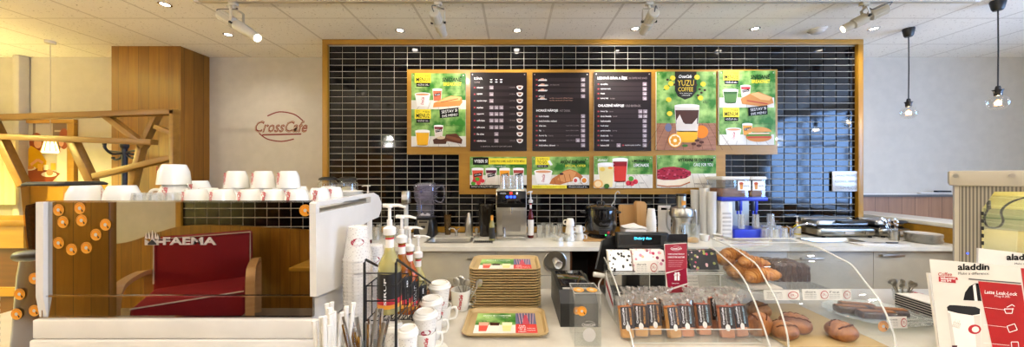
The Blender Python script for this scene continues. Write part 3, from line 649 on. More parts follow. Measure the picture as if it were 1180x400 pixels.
# lower row
def lowboard(x0, x1, y0, y1, label):
    b = board('menu_poster', x0, y0, x1, y1, G1, label, 'poster'); b.rect(x0, y0 + 21, x1, y1, fp, WT, 2); table_lines(b, x0, x1, y0 + 21.5, y1, (x0 + x1) / 2, 7); return b
b = lowboard(541.5, 607, 180.8, 217.4, 'small poster VYBER SI showing four filled cups')
b.rect(545, 181.4, 563, 190, fp, M['tblack'], 5); b.text('VYBER SI', 546.5, 184, 561.5, 187.6, fp, M['text'], 6, bold=.02); b.rect(563, 182.4, 606.6, 189.4, fp, M['yellow'], 5); b.text('DÁREK PRO DÁMU, KAŽDÝ PÁTEK MENU', 565, 184, 604.5, 187.6, fp, cc('5d5413'), 6, bold=.01)
b.text('VÝBĚR A VELKÁ PŘÍLOHA', 565, 190.8, 583, 192.6, fp, M['text'], 5)
cupart(b, 550.5, 194.5, 14, 16, 'd9543f', 'jahoda'); cupart(b, 566, 194.5, 13.5, 17, 'e5dcd3', 'jogurt', top='5a1f33'); cupart(b, 581.5, 194.5, 12.5, 17, 'f2a32e', 'mango'); cupart(b, 597.5, 194.5, 13, 17, 'ecdcd4', 'musli', top='a8423a')
for x, y, c in ((547, 208.5, 'd6394a'), (551.5, 211, 'e04a58'), (556, 208.5, 'd6394a'), (545.5, 211.3, '55a03a'), (550, 206.5, '55a03a')): b.disc(x, y, 2.7, 2.3, fp, cc(c), 11, 10)
b.rect(541.5, 213.2, 607, 217.4, fp, M['tblack'], 8); b.text('ŽIVINY A KVALITA BIO z pečlivého výběru každý den', 543, 214.2, 598, 216.4, fp, M['text'], 9); done(b)
b = lowboard(613, 679, 180.6, 217.2, 'small poster AKČNÍ SNÍDANĚ showing a mug and a croissant')
b.rect(617, 180.9, 633.5, 190, fp, M['yellow'], 5); b.text('TO GO', 619, 185.2, 630, 188.8, fp, M['tblack'], 6, bold=.01); b.text('s sebou', 619, 182, 631, 184, fp, cc('5d5413'), 6); b.art([(631, 186), (633.5, 184.5), (637, 190), (634, 191)], fp, M['text'], 6); b.rect(619, 190, 631.5, 193, fp, M['tblack'], 5); b.text('MENU 59,-', 620, 190.7, 630.5, 192.3, fp, M['text'], 6)
b.text('AKČNÍ SNÍDANĚ', 645.5, 183.6, 675, 188.6, fp, M['tblack'], 5, shear=.15, bold=.025); b.text('SPECIAL OFFER', 651, 189.8, 675, 192.4, fp, M['yellow'], 5)
mugart(b, 626, 197.5, 21, 14)
blob(b, [(633, 212), (636, 206), (644, 201), (650, 197), (656, 195), (663, 197), (670, 202), (675, 208), (675, 212), (668, 207), (655, 210), (645, 213)], 'b9703f', 6); blob(b, [(642, 207), (649, 198), (657, 196), (664, 199), (660, 208), (650, 210)], 'd2935c', 7)
for k in range(6): b.line([(638 + k * 6, 205 - (2.5 - abs(k - 2.5)) * 2), (640 + k * 6, 212 - (2.5 - abs(k - 2.5)))], .7, fp, cc('9a5a30'), 8)
b.disc(647, 200.5, 2.4, 1.3, fp, cc('3a2030'), 9, 10); b.disc(664, 208, 4, 4, fp, cc('f1efe9'), 9); b.disc(663, 208, 2, 2.2, fp, cc('c84a4a'), 10); b.disc(673, 208, 4, 4, fp, cc('f1efe9'), 9); b.disc(673, 208, 2.8, 2.8, fp, cc('e08a34'), 10)
b.rect(613, 213.4, 653, 217.2, fp, M['yellow'], 8); b.rect(653, 213.4, 679, 217.2, fp, M['tblack'], 8); b.text('ESPRESSO + CROISSANT + KÁVA', 615, 214.4, 651, 216.2, fp, cc('5d5413'), 9); b.text('VÝHODA SNÍDANĚ 55,-', 655, 214.4, 677, 216.4, fp, M['text'], 9); done(b)
b = lowboard(684.5, 752, 180, 216.8, 'small poster LIMONÁDA with a pale and a red drink')
b.text('domácí', 689, 182.5, 700, 186, fp, M['text'], 5, shear=.3); cupart(b, 698.5, 189, 20, 28, 'e7d9a0', l=4); b.disc(694, 195, 3, 2.4, fp, cc('e8c65a'), 8); b.disc(703, 193.5, 2.6, 1.4, fp, cc('eca53a'), 8)
cupart(b, 714.5, 183.5, 18, 27, 'cc3b31', top='8f1c26', l=3); b.disc(689, 212, 5.5, 5, fp, cc('e9a95c'), 9); b.disc(689, 212, 4, 3.6, fp, cc('f3d8a6'), 10)
for x, y, c in ((724, 211, 'd6394a'), (728, 211.5, 'e04a58'), (732, 209.5, 'd6394a'), (727, 206, '55a03a'), (699, 214.5, '3c6b28')): b.disc(x, y, 3, 2.9, fp, cc(c), 9, 12)
b.text('LIMONÁDA', 728, 183.4, 748, 187, fp, M['tblack'], 5, bold=.025); b.text('LEMONADE', 730, 188.6, 747.5, 192.2, fp, M['text'], 5, bold=.01)
for x in (729, 741):
    for y in (196, 201.3): b.text('0,3 l 45,-', x, y, x + 6, y + 1.6, fp, cc('4a4a30'), 5)
b.text('malina', 736, 210, 742, 211.5, fp, M['tblack'], 5); b.text('citron a pomeranč', 709, 213.8, 721, 215.3, fp, M['tblack'], 5); done(b)
b = lowboard(757, 825.2, 179, 216.4, 'small poster CAKE FOR YOU with a red berry cheesecake')
b.art([(757, 196), (757, 213), (766, 214.5), (784, 214), (795, 210), (795.5, 201)], fp, cc('ece0cc'), 4); b.line([(757, 213.6), (768, 215), (784, 214.2), (795, 210)], 1.4, fp, cc('b0683c'), 5); b.art([(757, 206), (757, 196.5), (764, 193), (776, 192), (788, 194), (796, 198), (796, 202), (790, 205.5), (776, 207.5), (764, 207.5)], fp, cc('9c1f35'), 5)
random.seed(5)
for k in range(40):
    x = random.uniform(758, 794); y = 200 + random.uniform(-6, 6) * math.sqrt(max(0, 1 - ((x - 774) / 22) ** 2)); b.disc(x, y, 1.5, .8, fp, cc('c24a62' if k % 2 else '6e1224'), 6, 8)
b.text('VYTÁHNI SE DORTEM', 781, 181.6, 821.5, 186.4, fp, M['tblack'], 5, bold=.025); b.text('CAKE FOR YOU', 799, 188, 821.5, 191.6, fp, M['text'], 5); b.text('každý den čerstvé', 807, 193.6, 818, 195.2, fp, cc('35511f'), 5); b.text('www.crosscafe.cz', 800, 210.4, 821, 212.8, fp, M['tblack'], 5)
done(b)
# metal sign on the tiles
fs_ = plane_fn((0, 3.462, 0), (0, -1, 0)); b = MB(); b.box(W(959.5, 197.5, 3.462), W(990.5, 220.5, 3.462) + Vector((0, .012, 0)), mat('satin_sign_metal', 'c9c7c4', .35, .3), .002)
for t, y in (('ZÁKAZ PRODEJE', 199.5), ('ALKOHOL. NÁPOJŮ', 206.3), ('OSOBÁM MLADŠÍM', 213.4)): b.text(t, 961.5, y, 988.5, y + 5.2, fs_, cc('8f8b86'), 3)
b.build('notice_sign', at=W(975, 220, 3.462), label='small silver notice sign fixed on the black tiles above the grills', cat='sign')
# ================================================================ CEILING FITTINGS AND LIGHT
def light(kind, name, loc, energy, color, parent=None, size=.05, **k):
    l = bpy.data.lights.new(name, kind); l.energy = energy; l.color = color
    o = bpy.data.objects.new(name, l); COL.objects.link(o); o.location = Vector(loc) - (parent_loc(parent) if parent else Vector())
    if parent: o.parent = parent
    if kind in ('POINT', 'SPOT'): l.shadow_soft_size = size
    if kind == 'AREA': l.shape = 'DISK'; l.size = size
    for a, v in k.items(): setattr(l, a, v)
    return o
WARM = (1, .80, .56); NEUT = (1, .91, .80); COOL = (.74, .85, 1)
glow = mat('downlight_lens', 'ffffff', .3, emit='fff4e0', estr=22)
def downlight_proto():
    r = thing('ceiling_downlight', 'x', 'ceiling light', (0, 0, ZC))
    b = MB(); b.lathe([(.03, -.001), (.046, -.001), (.046, -.004), (.034, -.006), (.03, -.002)], (0, 0, ZC), M['chrome'], 20); b.build('trim_ring', r)
    b = MB(); b.cyl((0, 0, ZC - .001), (0, 0, ZC - .003), .03, glow, n=16); b.build('lens', r)
    return r
dl = downlight_proto(); first = True
DL = [(XP(190, 2.74), 2.74, 'topmost small downlight before the wood pillar'), (XP(263, 3.34), 3.34, 'small downlight between the wood pillar and the tile wall'), (XP(461, 3.24), 3.24, 'small downlight above the left end of the menu boards'), (XP(596, 3.24), 3.24, 'small downlight above the middle of the menu boards'), (XP(732, 3.2), 3.2, 'small downlight above the green iced coffee poster side'), (XP(870, 3.2), 3.2, 'small downlight above the right end of the menu boards'), (XP(1007, 3.2), 3.2, 'small downlight beyond the beige track spotlight near the pendants')]
BACK = [(x, y) for y in (1.3, .1, -1.1) for x in (-6, -4.4, -2.9, -1.15, .05, 1.25, 2.45, 3.65, 5.2)]
for i, (x, y, *lb) in enumerate(DL + BACK):
    if i == 0: o = dl; o.location = (x, y, ZC); o['label'] = lb[0]
    else:
        o = dup(dl, (x, y, ZC), label=lb[0] if lb else 'small recessed ceiling downlight over the customer area outside the photo', group=None if lb else 'downlights over the customer area')
    col = NEUT if x < 2 else (1, .93, .85)
    l = light('SPOT', 'lamp', (x, y, ZC - .012), DLE * (1.0 if lb else 1.15), col, o, size=.03, spot_size=math.radians(150), spot_blend=.8)
# smoke detector
x, Y = XP(942, 3.22), 3.22
b = MB(); b.lathe([(0, 0), (.075, 0), (.075, -.012), (.06, -.02), (.052, -.034), (.03, -.042), (0, -.042)], (x, Y, ZC), M['white'], 24)
b.build('smoke_detector', at=(x, Y, ZC), label='round white smoke detector on the ceiling beside the beige track spotlight', cat='smoke detector')
# track rail
Yt = 2.62
r = thing('lighting_track', 'long thin beige lighting track along the ceiling', 'track', (0, Yt, ZC - .045))
b = MB(); b.box((-2.56, Yt - .018, ZC - .05), (3.75, Yt + .018, ZC - .0005), M['beige'], .003); b.build('rail', r)
for x in (-2.58, 3.76):
    b = MB(); b.box((x - .02, Yt - .02, ZC - .052), (x + .02, Yt + .02, ZC - .0005), M['white'], .004); b.build('end_cap', r)
def spotlight(px, a, c, lab, body, lit=True, dY=(0, 0)):
    """body from picture point a to c, with depths Yt+dY"""
    x = XP(px, Yt); r = thing('track_spotlight', lab, 'spotlight', (x, Yt, ZC - .05))
    b = MB(); b.box((x - .03, Yt - .018, ZC - .075), (x + .03, Yt + .018, ZC - .051), body, .004); b.cyl((x, Yt, ZC - .075), (x, Yt, ZC - .1), .011, body); b.build('track_adapter', r)
    A = W(a[0], a[1], Yt + dY[0]); B = W(c[0], c[1], Yt + dY[1]); d = (B - A).normalized(); L = (B - A).length
    mid = A.lerp(B, .45); side = d.cross(Vector((0, 0, 1))).normalized(); top = Vector((x, Yt, ZC - .1))
    b = MB()
    for s in (-1, 1):
        P = [top, top + side * s * .05, Vector((mid.x, mid.y, top.z - .03)) + side * s * .052, mid + side * s * .052]
        for p, q in zip(P, P[1:]):
            if (q - p).length > .004: b.obox(p, q, .022 if abs((q - p).normalized().z) > .5 else .016, .004, body, up=side if abs((q - p).normalized().z) > .3 else (0, 0, 1))
        b.cyl(mid + side * s * .045, mid + side * s * .062, .01, M['black'], n=10)
    b.build('bracket', r)
    b = MB(); b.lathe([(0, 0), (.036, 0), (.042, .006), (.042, L * .36), (.022, L * .38), (.022, L * .44)] , A, body, 20, d)
    for k in range(12):
        t = 2 * PI * k / 12; q = Vector((0, 0, 1)).rotation_difference(d); o = q @ Vector((.042 * math.cos(t), .042 * math.sin(t), 0)); b.obox(A + o + d * .01, A + o + d * L * .33, .006, .006, body, up=o)
    b.build('driver_housing', r)
    b = MB(); b.lathe([(.022, L * .44), (.043, L * .46), (.043, L * .74), (.034, L * .78), (.034, L), (.03, L), (.028, L * .93), (0, L * .93)], A, body, 20, d); b.build('lamp_head', r)
    b = MB(); b.cyl(A + d * L * .93, A + d * (L * .955), .027, glow if lit else M['papergrey'], n=16); b.build('lens', r)
    b = MB(); b.tube(spline([top + Vector((.03, -.01, 0)), top + Vector((.05, -.03, -.02)), A - d * .03 + Vector((0, 0, .03)), A - d * .005], 6), .004, M['greyd'], 6); b.build('cable', r)
    l = light('SPOT', 'lamp', A + d * (L + .01), SPE, NEUT, r, size=.03, spot_size=math.radians(75), spot_blend=.6)
    l.rotation_euler = d.to_track_quat('-Z', 'Y').to_euler(); return r
SPM = mat('cream_lamp_metal', 'c9c3b4', .35)
spotlight(269, (254, 17), (297, 44), 'white track spotlight with lit bulb pointing right, nearest the wood pillar', SPM, dY=(0, -.05))
spotlight(505, (500, 14), (511, 40), 'cream track spotlight facing the wall above the breakfast poster', SPM, dY=(-.12, .12))
spotlight(748, (754, 14), (741, 37), 'cream track spotlight facing the wall above the dark price lists', SPM, dY=(-.12, .12))
spotlight(996, (1022, 9), (971, 34), 'beige track spotlight pointing left at the tile wall corner', M['beige'], dY=(0, .12))
# globe pendants
warmbulb = mat('filament', 'ffb070', .5, emit='ff8a3a', estr=14)
def pendant(x, Y, dz, lab, out=None):
    zb = CH + dz; r = thing('globe_pendant', lab, 'pendant lamp', (x, Y, zb), out)
    b = MB(); b.lathe([(0, 0), (.042, 0), (.044, -.012), (.034, -.07), (.026, -.085), (0, -.085)][::1], (x, Y, ZC), M['black'], 24); b.build('ceiling_rose', r)
    b = MB(); b.tube([(x, Y, ZC - .08), (x + .003, Y, ZC - .4), (x, Y, zb + .13)], .0045, M['black'], 8); b.build('cord', r)
    b = MB(); b.lathe([(0, .14), (.012, .14), (.016, .125), (.016, .11), (.032, .108), (.024, .095), (.022, .06), (.016, .055), (0, .055)], (x, Y, zb), M['black'], 20); b.build('lamp_socket', r)
    b = MB(); b.lathe([(.018, .06), (.03, .05)] + [(.064 * math.sin(a), .064 * math.cos(a)) for a in [PI * k / 14 for k in range(3, 15)]][:-1] + [(0, -.064)], (x, Y, zb), M['bulb'], 28); b.build('glass_globe', r)
    b = MB(); b.cyl((x, Y, zb + .055), (x, Y, zb + .01), .006, M['bulb'], n=8)
    for k in range(6):
        a = PI * k / 3; b.tube([(x + .004 * math.cos(a), Y + .004 * math.sin(a), zb + .025), (x + .018 * math.cos(a), Y + .018 * math.sin(a), zb - .022)], .0016, warmbulb, 5)
    b.build('filament', r); light('POINT', 'lamp', (x, Y, zb - .0), PDE, WARM, r, size=.02); return r
pendant(XP(1047, 3.2), 3.2, ZP(130, 3.2) - CH, 'smaller looking globe pendant hanging nearer the tile wall')
pendant(XP(1150, 2.68), 2.68, ZP(118.5, 2.68) - CH, 'larger looking globe pendant hanging over the lit display fridge')
for x, y in ((-5.0, .3), (-2.6, .3), (.6, -.5), (3.0, .2), (4.6, 1.2), (5.6, .1)):  # unseen pendants added to brighten the ceiling, cooler ones on the right
    q = pendant(x, y, .62, 'clear globe pendant added over the customer seats to light the ceiling', 'pendants added over the customer seats')
    l = [c for c in kids(q) if c.type == 'LIGHT'][0].data; l.energy = PDO; l.color = (1, .93, .84) if x < 2 else (.90, .94, 1); l.energy *= 1 if x < 2 else .6
# warm lamps of the left seating area; wall lamp and shaded pendants are added
light('POINT', 'lamp', W(58, 170, 3.5), 2.2, (1, .72, .3), bpy.data.objects['pleated_lamp'], size=.03)
def table_lamp(x, y, z, e, lab):
    r = thing('table_lamp', lab, 'lamp', (x, y, z))
    b = MB(); b.lathe([(0, 0), (.06, 0), (.06, .01), (.012, .03), (.012, .2), (0, .2)], (x, y, z), M['steel'], 20); b.build('base', r)
    b = MB(); b.lathe([(.1, .14), (.06, .3)], (x, y, z), shade, 28); b.build('lamp_shade', r)
    light('POINT', 'lamp', (x, y, z + .22), e, (1, .82, .28), r, size=.04)
table_lamp(-6.15, 2.78, 1.18, WLE, 'cream table lamp on the side counter beside the sheer curtain')
def added_warm_pendant(x, y, z, e, lab):  # unseen lamp added to turn the left ceiling yellow
    r = thing('added_shaded_pendant', lab, 'pendant lamp', (x, y, z))
    b = MB(); b.lathe([(.16, 0), (.06, .16)], (x, y, z), shade, 28); b.build('lamp_shade', r)
    b = MB(); b.cyl((x, y, z + .13), (x, y, ZC), .003, M['black'], n=6); b.build('cord', r)
    light('POINT', 'lamp', (x, y, z + .06), e, (1, .87, .24), r, size=.05)
r = thing('added_wall_lamp', 'small warm lamp added behind the sheer curtain to make it glow', 'wall lamp', (-6.3, YB, 1.45))  # hidden lamp added so that the curtain glows
b = MB(); b.cyl((-6.3, YB, 1.5), (-6.3, YB - .05, 1.5), .05, M['white']); b.build('mount', r); b = MB(); b.ell((-6.3, YB - .1, 1.5), (.06, .05, .06), shade, 16, 10); b.build('lamp_shade', r)
light('POINT', 'lamp', (-6.3, YB - .1, 1.5), 75, (1, .86, .42), r, size=.03)
added_warm_pendant(-6.3, 1.6, 1.9, WLE2, 'cream shaded pendant added out of view to yellow the left ceiling')
added_warm_pendant(-5.6, 2.1, 2.15, WLE2, 'cream shaded pendant added out of view behind the coffee machine for yellow light')

# ================================================================ BACK COUNTER
ZB = .92
sinks = [(XP(494, 3.08), XP(543, 3.08), 2.96, 3.19), (XP(925, 3.1), XP(986, 3.1), 2.97, 3.17)]
def worktop(mb, x0, x1, y0, y1, z0, z1, m, holes):
    xs = sorted([x0, x1] + [h[0] for h in holes] + [h[1] for h in holes])
    for a, c in zip(xs, xs[1:]):
        h = [h for h in holes if abs(h[0] - a) < 1e-6 and abs(h[1] - c) < 1e-6]
        if h: mb.box((a, y0, z0), (c, h[0][2], z1), m); mb.box((a, h[0][3], z0), (c, y1, z1), m)
        else: mb.box((a, y0, z0), (c, y1, z1), m)
b = MB(); b.box((3.77, 3.4551, ZB - .035), (3.995, YB - .035, ZB), M['backtop']); worktop(b, -2.05, 3.995, 2.79, TY - .025, ZB - .035, ZB, M['backtop'], sinks); b.build('worktop', at=(.8, 3.1, ZB - .035), label='long cream worktop along the black tiled wall', cat='worktop')
# cabinets
YC = 2.84
xs = [-2.03, -.905, XP(572, YC), XP(657, YC), XP(697, YC), 1.6, 2.42, XP(1006.5, YC), 3.985]
labs = ['grey base cabinet hidden behind the coffee machine end', 'grey base cabinet left of the round hatch, under the first sink', 'grey base cabinet with a round steel cup hatch', None, 'grey base cabinet behind the till', 'grey base cabinet behind the croissants', 'grey base cabinet with bar handle under the second sink', 'grey base cabinet with bar handle at the end by the low wall']
for i, lab in enumerate(labs):
    x0, x1 = xs[i] + .002, xs[i + 1] - .002; xm = (x0 + x1) / 2
    if lab is None:
        r = thing('undercounter_niche', 'dark open niche under the worktop between cabinets', 'niche', (xm, 3.1, 0))
        b = MB(); b.box((x0, YC + .02, 0), (x0 + .018, 3.44, ZB - .036), M['dwood']); b.box((x1 - .018, YC + .02, 0), (x1, 3.44, ZB - .036), M['dwood']); b.box((x0 + .019, 3.4, 0), (x1 - .019, 3.42, ZB - .036), M['dark']); b.build('side_panels', r)
        b = MB(); b.box((x0 + .019, YC + .1, .35), (x1 - .019, 3.39, .37), M['dwood']); b.build('shelf', r); continue
    r = thing('base_cabinet', lab, 'cabinet', (xm, 3.1, 0))
    b = MB(); zt = ZB - .036
    for A, B in (((x0, YC + .021, .1), (x0 + .018, 3.44, zt)), ((x1 - .018, YC + .021, .1), (x1, 3.44, zt)), ((x0 + .0185, 3.42, .1), (x1 - .0185, 3.44, zt)), ((x0 + .0185, YC + .021, .1), (x1 - .0185, 3.4195, .118))): b.box(A, B, M['grey'])
    b.box((x0, YC + .07, 0), (x1, 3.4, .099), M['black']); b.build('body', r)
    def front(n, z0, z1, ym=None, hx=None, hole=None):
        b = MB()
        if hole:
            cx, cz, cr = hole; N = 32
            out = []
            for k in range(N):
                a = 2 * PI * k / N; dx, dz = math.cos(a), math.sin(a); t = min(((x1 - cx) if dx > 0 else (cx - x0)) / max(abs(dx), 1e-6), ((z1 - cz) if dz > 0 else (cz - z0)) / max(abs(dz), 1e-6)); out.append((cx + dx * t, cz + dz * t))
            # snap the ring's nearest points to the corners
            for c in ((x0, z0), (x1, z0), (x1, z1), (x0, z1)):
                k = min(range(N), key=lambda q: (out[q][0] - c[0]) ** 2 + (out[q][1] - c[1]) ** 2); out[k] = c
            inn = [(cx + cr * math.cos(2 * PI * k / N), cz + cr * math.sin(2 * PI * k / N)) for k in range(N)]
            b.loft([[(p[0], YC + .02, p[1]) for p in inn], [(p[0], YC, p[1]) for p in inn], [(p[0], YC, p[1]) for p in out], [(p[0], YC + .02, p[1]) for p in out], [(p[0], YC + .02, p[1]) for p in inn]], M['grey'], cap=False)
        else: b.box((x0, YC, z0), (x1, YC + .02, z1), M['grey'], .002)
        d = b.build(n, r)
        if hx:
            b = MB(); a, c = hx; b.box((a, YC - .028, ym - .009), (c, YC - .018, ym + .009), M['steel'], .003); b.box((a + .005, YC - .019, ym - .006), (a + .017, YC, ym + .006), M['steel']); b.box((c - .017, YC - .019, ym - .006), (c - .005, YC, ym + .006), M['steel']); b.build('handle', d)
        return d
    if i == 2: 
        cx, cz = XP(639.5, YC), ZP(302, YC); d = front('drawer', .66, zt, hole=(cx, cz, .092), ym=.80, hx=(x0 + .05, x0 + .17)); front('door', .12, .655)
        b = MB(); b.lathe([(.09, .02), (.09, -.006), (.098, -.008), (.105, -.004), (.105, .001)], (cx, YC, cz), M['steel'], 32, axis=(0, 1, 0)); b.build('hatch_ring', d)
        b = MB(); b.lathe([(.0895, .021), (.0895, .1), (0, .1)], (cx, YC, cz), M['steel'], 24, axis=(0, 1, 0)); b.build('hatch_tube', d)
    elif i in (1,): front('door', .12, zt, ym=.81, hx=(x1 - .25, x1 - .12))
    elif i in (6,): front('door', .12, zt, ym=.81, hx=(x0 + .1, x0 + .3))
    elif i in (7,): front('door', .12, zt, ym=ZP(294, YC), hx=(XP(1013.5, YC), XP(1039, YC)))
    elif i == 5: front('door', .12, zt, ym=.81, hx=(x1 - .22, x1 - .06))
    else: front('door', .12, zt)
# paper cup lying in the round hatch
r = thing('paper_cup', 'white paper cup lying in the round steel hatch', 'cup', (XP(641, YC), YC - .01, ZP(308, YC)))
b = MB(); c = W(641, 304, YC - .02); b.lathe([(0, .0), (.027, 0), (.036, .09), (.038, .09), (.036, .093), (.034, .088), (.025, .004), (0, .004)], c + Vector((0, .09, .008)), M['paper'], 20, axis=(.25, -1, -.25)); b.build('body', r)
# sinks with taps
for k, (x0, x1, y0, y1) in enumerate(sinks):
    r = thing('sink', ['small steel sink between the blender and the drinks machine', 'wide steel sink beside the stacked glasses and the grills'][k], 'sink', ((x0 + x1) / 2, (y0 + y1) / 2, ZB - .16))
    z = ZB + .0015; i = .018
    def ring(e, zz, rr): return [(p[0], p[1], zz) for p in rrect(x1 - x0 + e * 2, y1 - y0 + e * 2, rr, 4, (x0 + x1) / 2, (y0 + y1) / 2)]
    b = MB(); b.loft([ring(.015, z, .04), ring(.015, z + .002, .04), ring(-.012, z + .002, .03), ring(-.016, z - .01, .03), ring(-.035, z - .15, .03)], M['steel'], cap=False)
    b.add(ring(-.035, z - .15, .03), [list(range(24))], M['steel']); b.cyl(((x0+x1)/2, (y0+y1)/2, z - .149), ((x0+x1)/2, (y0+y1)/2, z - .146), .03, M['chrome']); b.build('basin', r)
def tap(x, y, s, lab, rz, L=.14, h=.12):
    r = thing('tap', lab, 'tap', (x, y, ZB)); b = MB(); b.cyl((x, y, ZB), (x, y, ZB + h * .5), .02 * s, M['chrome'], r1=.017 * s); dx, dy = math.cos(rz), math.sin(rz)
    b.build('body', r); b = MB(); b.tube(spline([(x, y, ZB + h * .45), (x + dx * L * .3, y + dy * L * .3, ZB + h * .85), (x + dx * L * .75, y + dy * L * .75, ZB + h), (x + dx * L, y + dy * L, ZB + h * .9)]), .010 * s, M['chrome'], 10); b.build('spout', r)
    b = MB(); b.cyl((x, y, ZB + h * .5), (x, y, ZB + h * .62), .016 * s, M['chrome']); b.obox((x, y, ZB + h * .62), (x - dx * .05, y - dy * .02, ZB + h * .85), .012, .006, M['chrome']); b.build('lever', r)
tap(XP(526, 3.3), 3.3, .9, 'small chrome mixer tap behind the left sink', -2.2, .1, .09)
tap(XP(912, 3.22), 3.22, 1.0, 'chrome mixer tap with long spout beside the right sink', -.25, .2, .14)

# --- glassware prototypes (local, base at 0)
def at0(name, lab, cat, group=None): return thing(name, lab, cat, (0, 0, 0), group)
def glass_tumbler(r0, r1, h, lab, group, up=False, m='glass', name='drinking_glass'):
    b = MB(); P = [(0, .006), (r0 * .92, .006), (r1 * .95, h), (r1, h), (r0, 0), (0, 0)]
    if not up: P = [(r, h - z) for r, z in P]
    b.lathe(P, (0, 0, 0), M['tglass' if m == 'glass' else m], 20); o = b.build(name, label=lab, cat='glass', group=group); return o
def place(o, lst, z, labs=None, lab=None, group=None, first=True):
    """lst: (px, Y) or (px, Y, dz); moves the first, copies the rest"""
    res = []
    for i, t in enumerate(lst):
        px, Y = t[0], t[1]; zz = z + (t[2] if len(t) > 2 else 0); L = (XP(px, Y), Y, zz)
        if i == 0 and first: o.location = L; q = o
        else: q = dup(o, L)
        if labs: q['label'] = labs[i] if i < len(labs) else labs[-1]
        elif lab: q['label'] = lab
        if group: q['group'] = group
        res.append(q)
    return res
g1 = glass_tumbler(.026, .033, .125, 'clear glass upside down behind the coffee machine end', 'glasses behind the coffee machine')
place(g1, [(428, 3.2), (437, 3.28), (445, 3.2), (453, 3.3), (459, 3.2), (434, 3.1), (451, 3.09)], ZB)
g2 = glass_tumbler(.024, .031, .13, 'clear glass upside down atop the silver drinks machine', 'glasses atop the drinks machine')
place(g2, [(579, 3.18), (587, 3.2), (594, 3.18), (600, 3.22), (583, 3.3), (591, 3.3)], ZP(218, 3.2) + .003)
g3 = glass_tumbler(.027, .034, .13, 'clear glass upside down between the drinks machine and the white mugs', 'glasses beside the white mugs')
place(g3, [(622, 3.2), (631, 3.22), (640, 3.18), (626, 3.32), (635, 3.33), (645, 3.3)], ZB)
for px, Y, z in ((637, 3.1, .034), (647, 3.12, .034)):
    dup(g3, (XP(px, Y), Y, ZB + .035), rot=(math.radians(96), 0, .5), label='clear glass lying on its side before the upturned glasses', group='glasses lying by the white mugs')
g4 = glass_tumbler(.03, .036, .115, 'clear glass upside down beside the blue juice dispenser', 'glasses beside the juice dispenser')
place(g4, [(881, 3.1), (893, 3.05), (903, 3.1), (886, 3.25), (897, 3.25), (879, 3.36), (890, 3.38)], ZB); place(g4, [(888, 3.252, .116)], ZB, first=False)
# frother / whipped cream siphon on a stand
x, Y = XP(468, 3.2), 3.2
r = thing('cup_dispenser', 'slim steel dispenser on a thin post left of the blender', 'dispenser', (x, Y, ZB))
b = MB(); b.lathe([(0, 0), (.05, 0), (.05, .012), (.012, .02), (0, .02)], (x, Y, ZB), M['steel']); b.build('base', r)
b = MB(); b.cyl((x, Y, ZB + .02), (x, Y, ZP(236, Y)), .022, M['frost']); b.build('tube', r)
b = MB(); b.lathe([(0, 0), (.04, 0), (.045, .01), (.045, .11), (.04, .12), (0, .12)], (x, Y, ZP(234, Y)), M['steel']); b.box((x - .03, Y - .052, ZP(230, Y)), (x + .03, Y - .04, ZP(224, Y)), M['white'], .004); b.build('head', r)
# blender
x, Y = XP(491, 3.31), 3.31; zb = ZB; zt = ZP(250, Y)
r = thing('blender', 'black blender with tinted clear jug and silver control plate', 'blender', (x, Y, ZB))
b = MB(); rings = [[(x + p[0], Y + p[1], zb + z) for p in rrect(w, w * .95, .03, 4)] for w, z in ((.2, 0), (.21, .02), (.2, .12), (.17, zt - zb - .02), (.19, zt - zb))]; b.loft(rings, M['black']); b.build('base', r)
b = MB(); b.prism([(x - .055, Y - .106, zt - .02), (x + .055, Y - .106, zt - .02), (x + .04, Y - .106, zb + .05), (x + .03, Y - .106, zb + .03), (x - .03, Y - .106, zb + .03), (x - .04, Y - .106, zb + .05)], (0, .012, 0), M['steel']); b.box((x - .04, Y - .112, zt - .045), (x + .04, Y - .105, zt - .03), M['black']); b.box((x - .02, Y - .113, zt - .1), (x + .02, Y - .106, zt - .075), M['black'], .002); b.build('control_panel', r)
b = MB(); H = ZP(212, Y) - zt; b.loft([[(x + p[0], Y + p[1], zt + z) for p in rrect(w, w, .03, 4)] for w, z in ((.15, .002), (.16, H * .3), (.165, H * .45), (.2, H * .55), (.21, H * .95), (.2, H))], M['violet'], cap=False); b.build('jug', r)
b = MB(); b.loft([[(x + p[0], Y + p[1], zt + z) for p in rrect(w, w, .03, 4)] for w, z in ((.13, H * .5), (.17, H * .97), (.16, H), (.12, H * .52))], M['violet'], cap=False); b.tube([(x + p[0], Y + p[1], zt + H + .004) for p in rrect(.17, .17, .07, 5)], .008, M['glass'], closed=True)
b.tube(spline([(x + .1, Y, zt + H * .85), (x + .17, Y, zt + H * .95), (x + .19, Y, zt + H * .7), (x + .16, Y, zt + H * .45), (x + .09, Y, zt + H * .5)]), .009, M['violet']); b.build('inner_jug', r)
b = MB(); 
random.seed(9)
for k in range(16): b.ell((x + random.uniform(-.05, .05), Y + random.uniform(-.05, .05), zt + .018 + random.uniform(0, .012)), (.014, .012, .009), M['paper'], 7, 5)
b.build('ice', r)
# stacked brown tumblers
t = glass_tumbler(.03, .038, .15, 'brown plastic tumbler, lower of two stacked beside the blender', 'stacked brown tumblers', True, 'brownpl', 'tumbler')
place(t, [(516, 3.37)], ZB); dup(t, t.location + Vector((0, 0, .055)), label='brown plastic tumbler, upper of two stacked beside the blender')
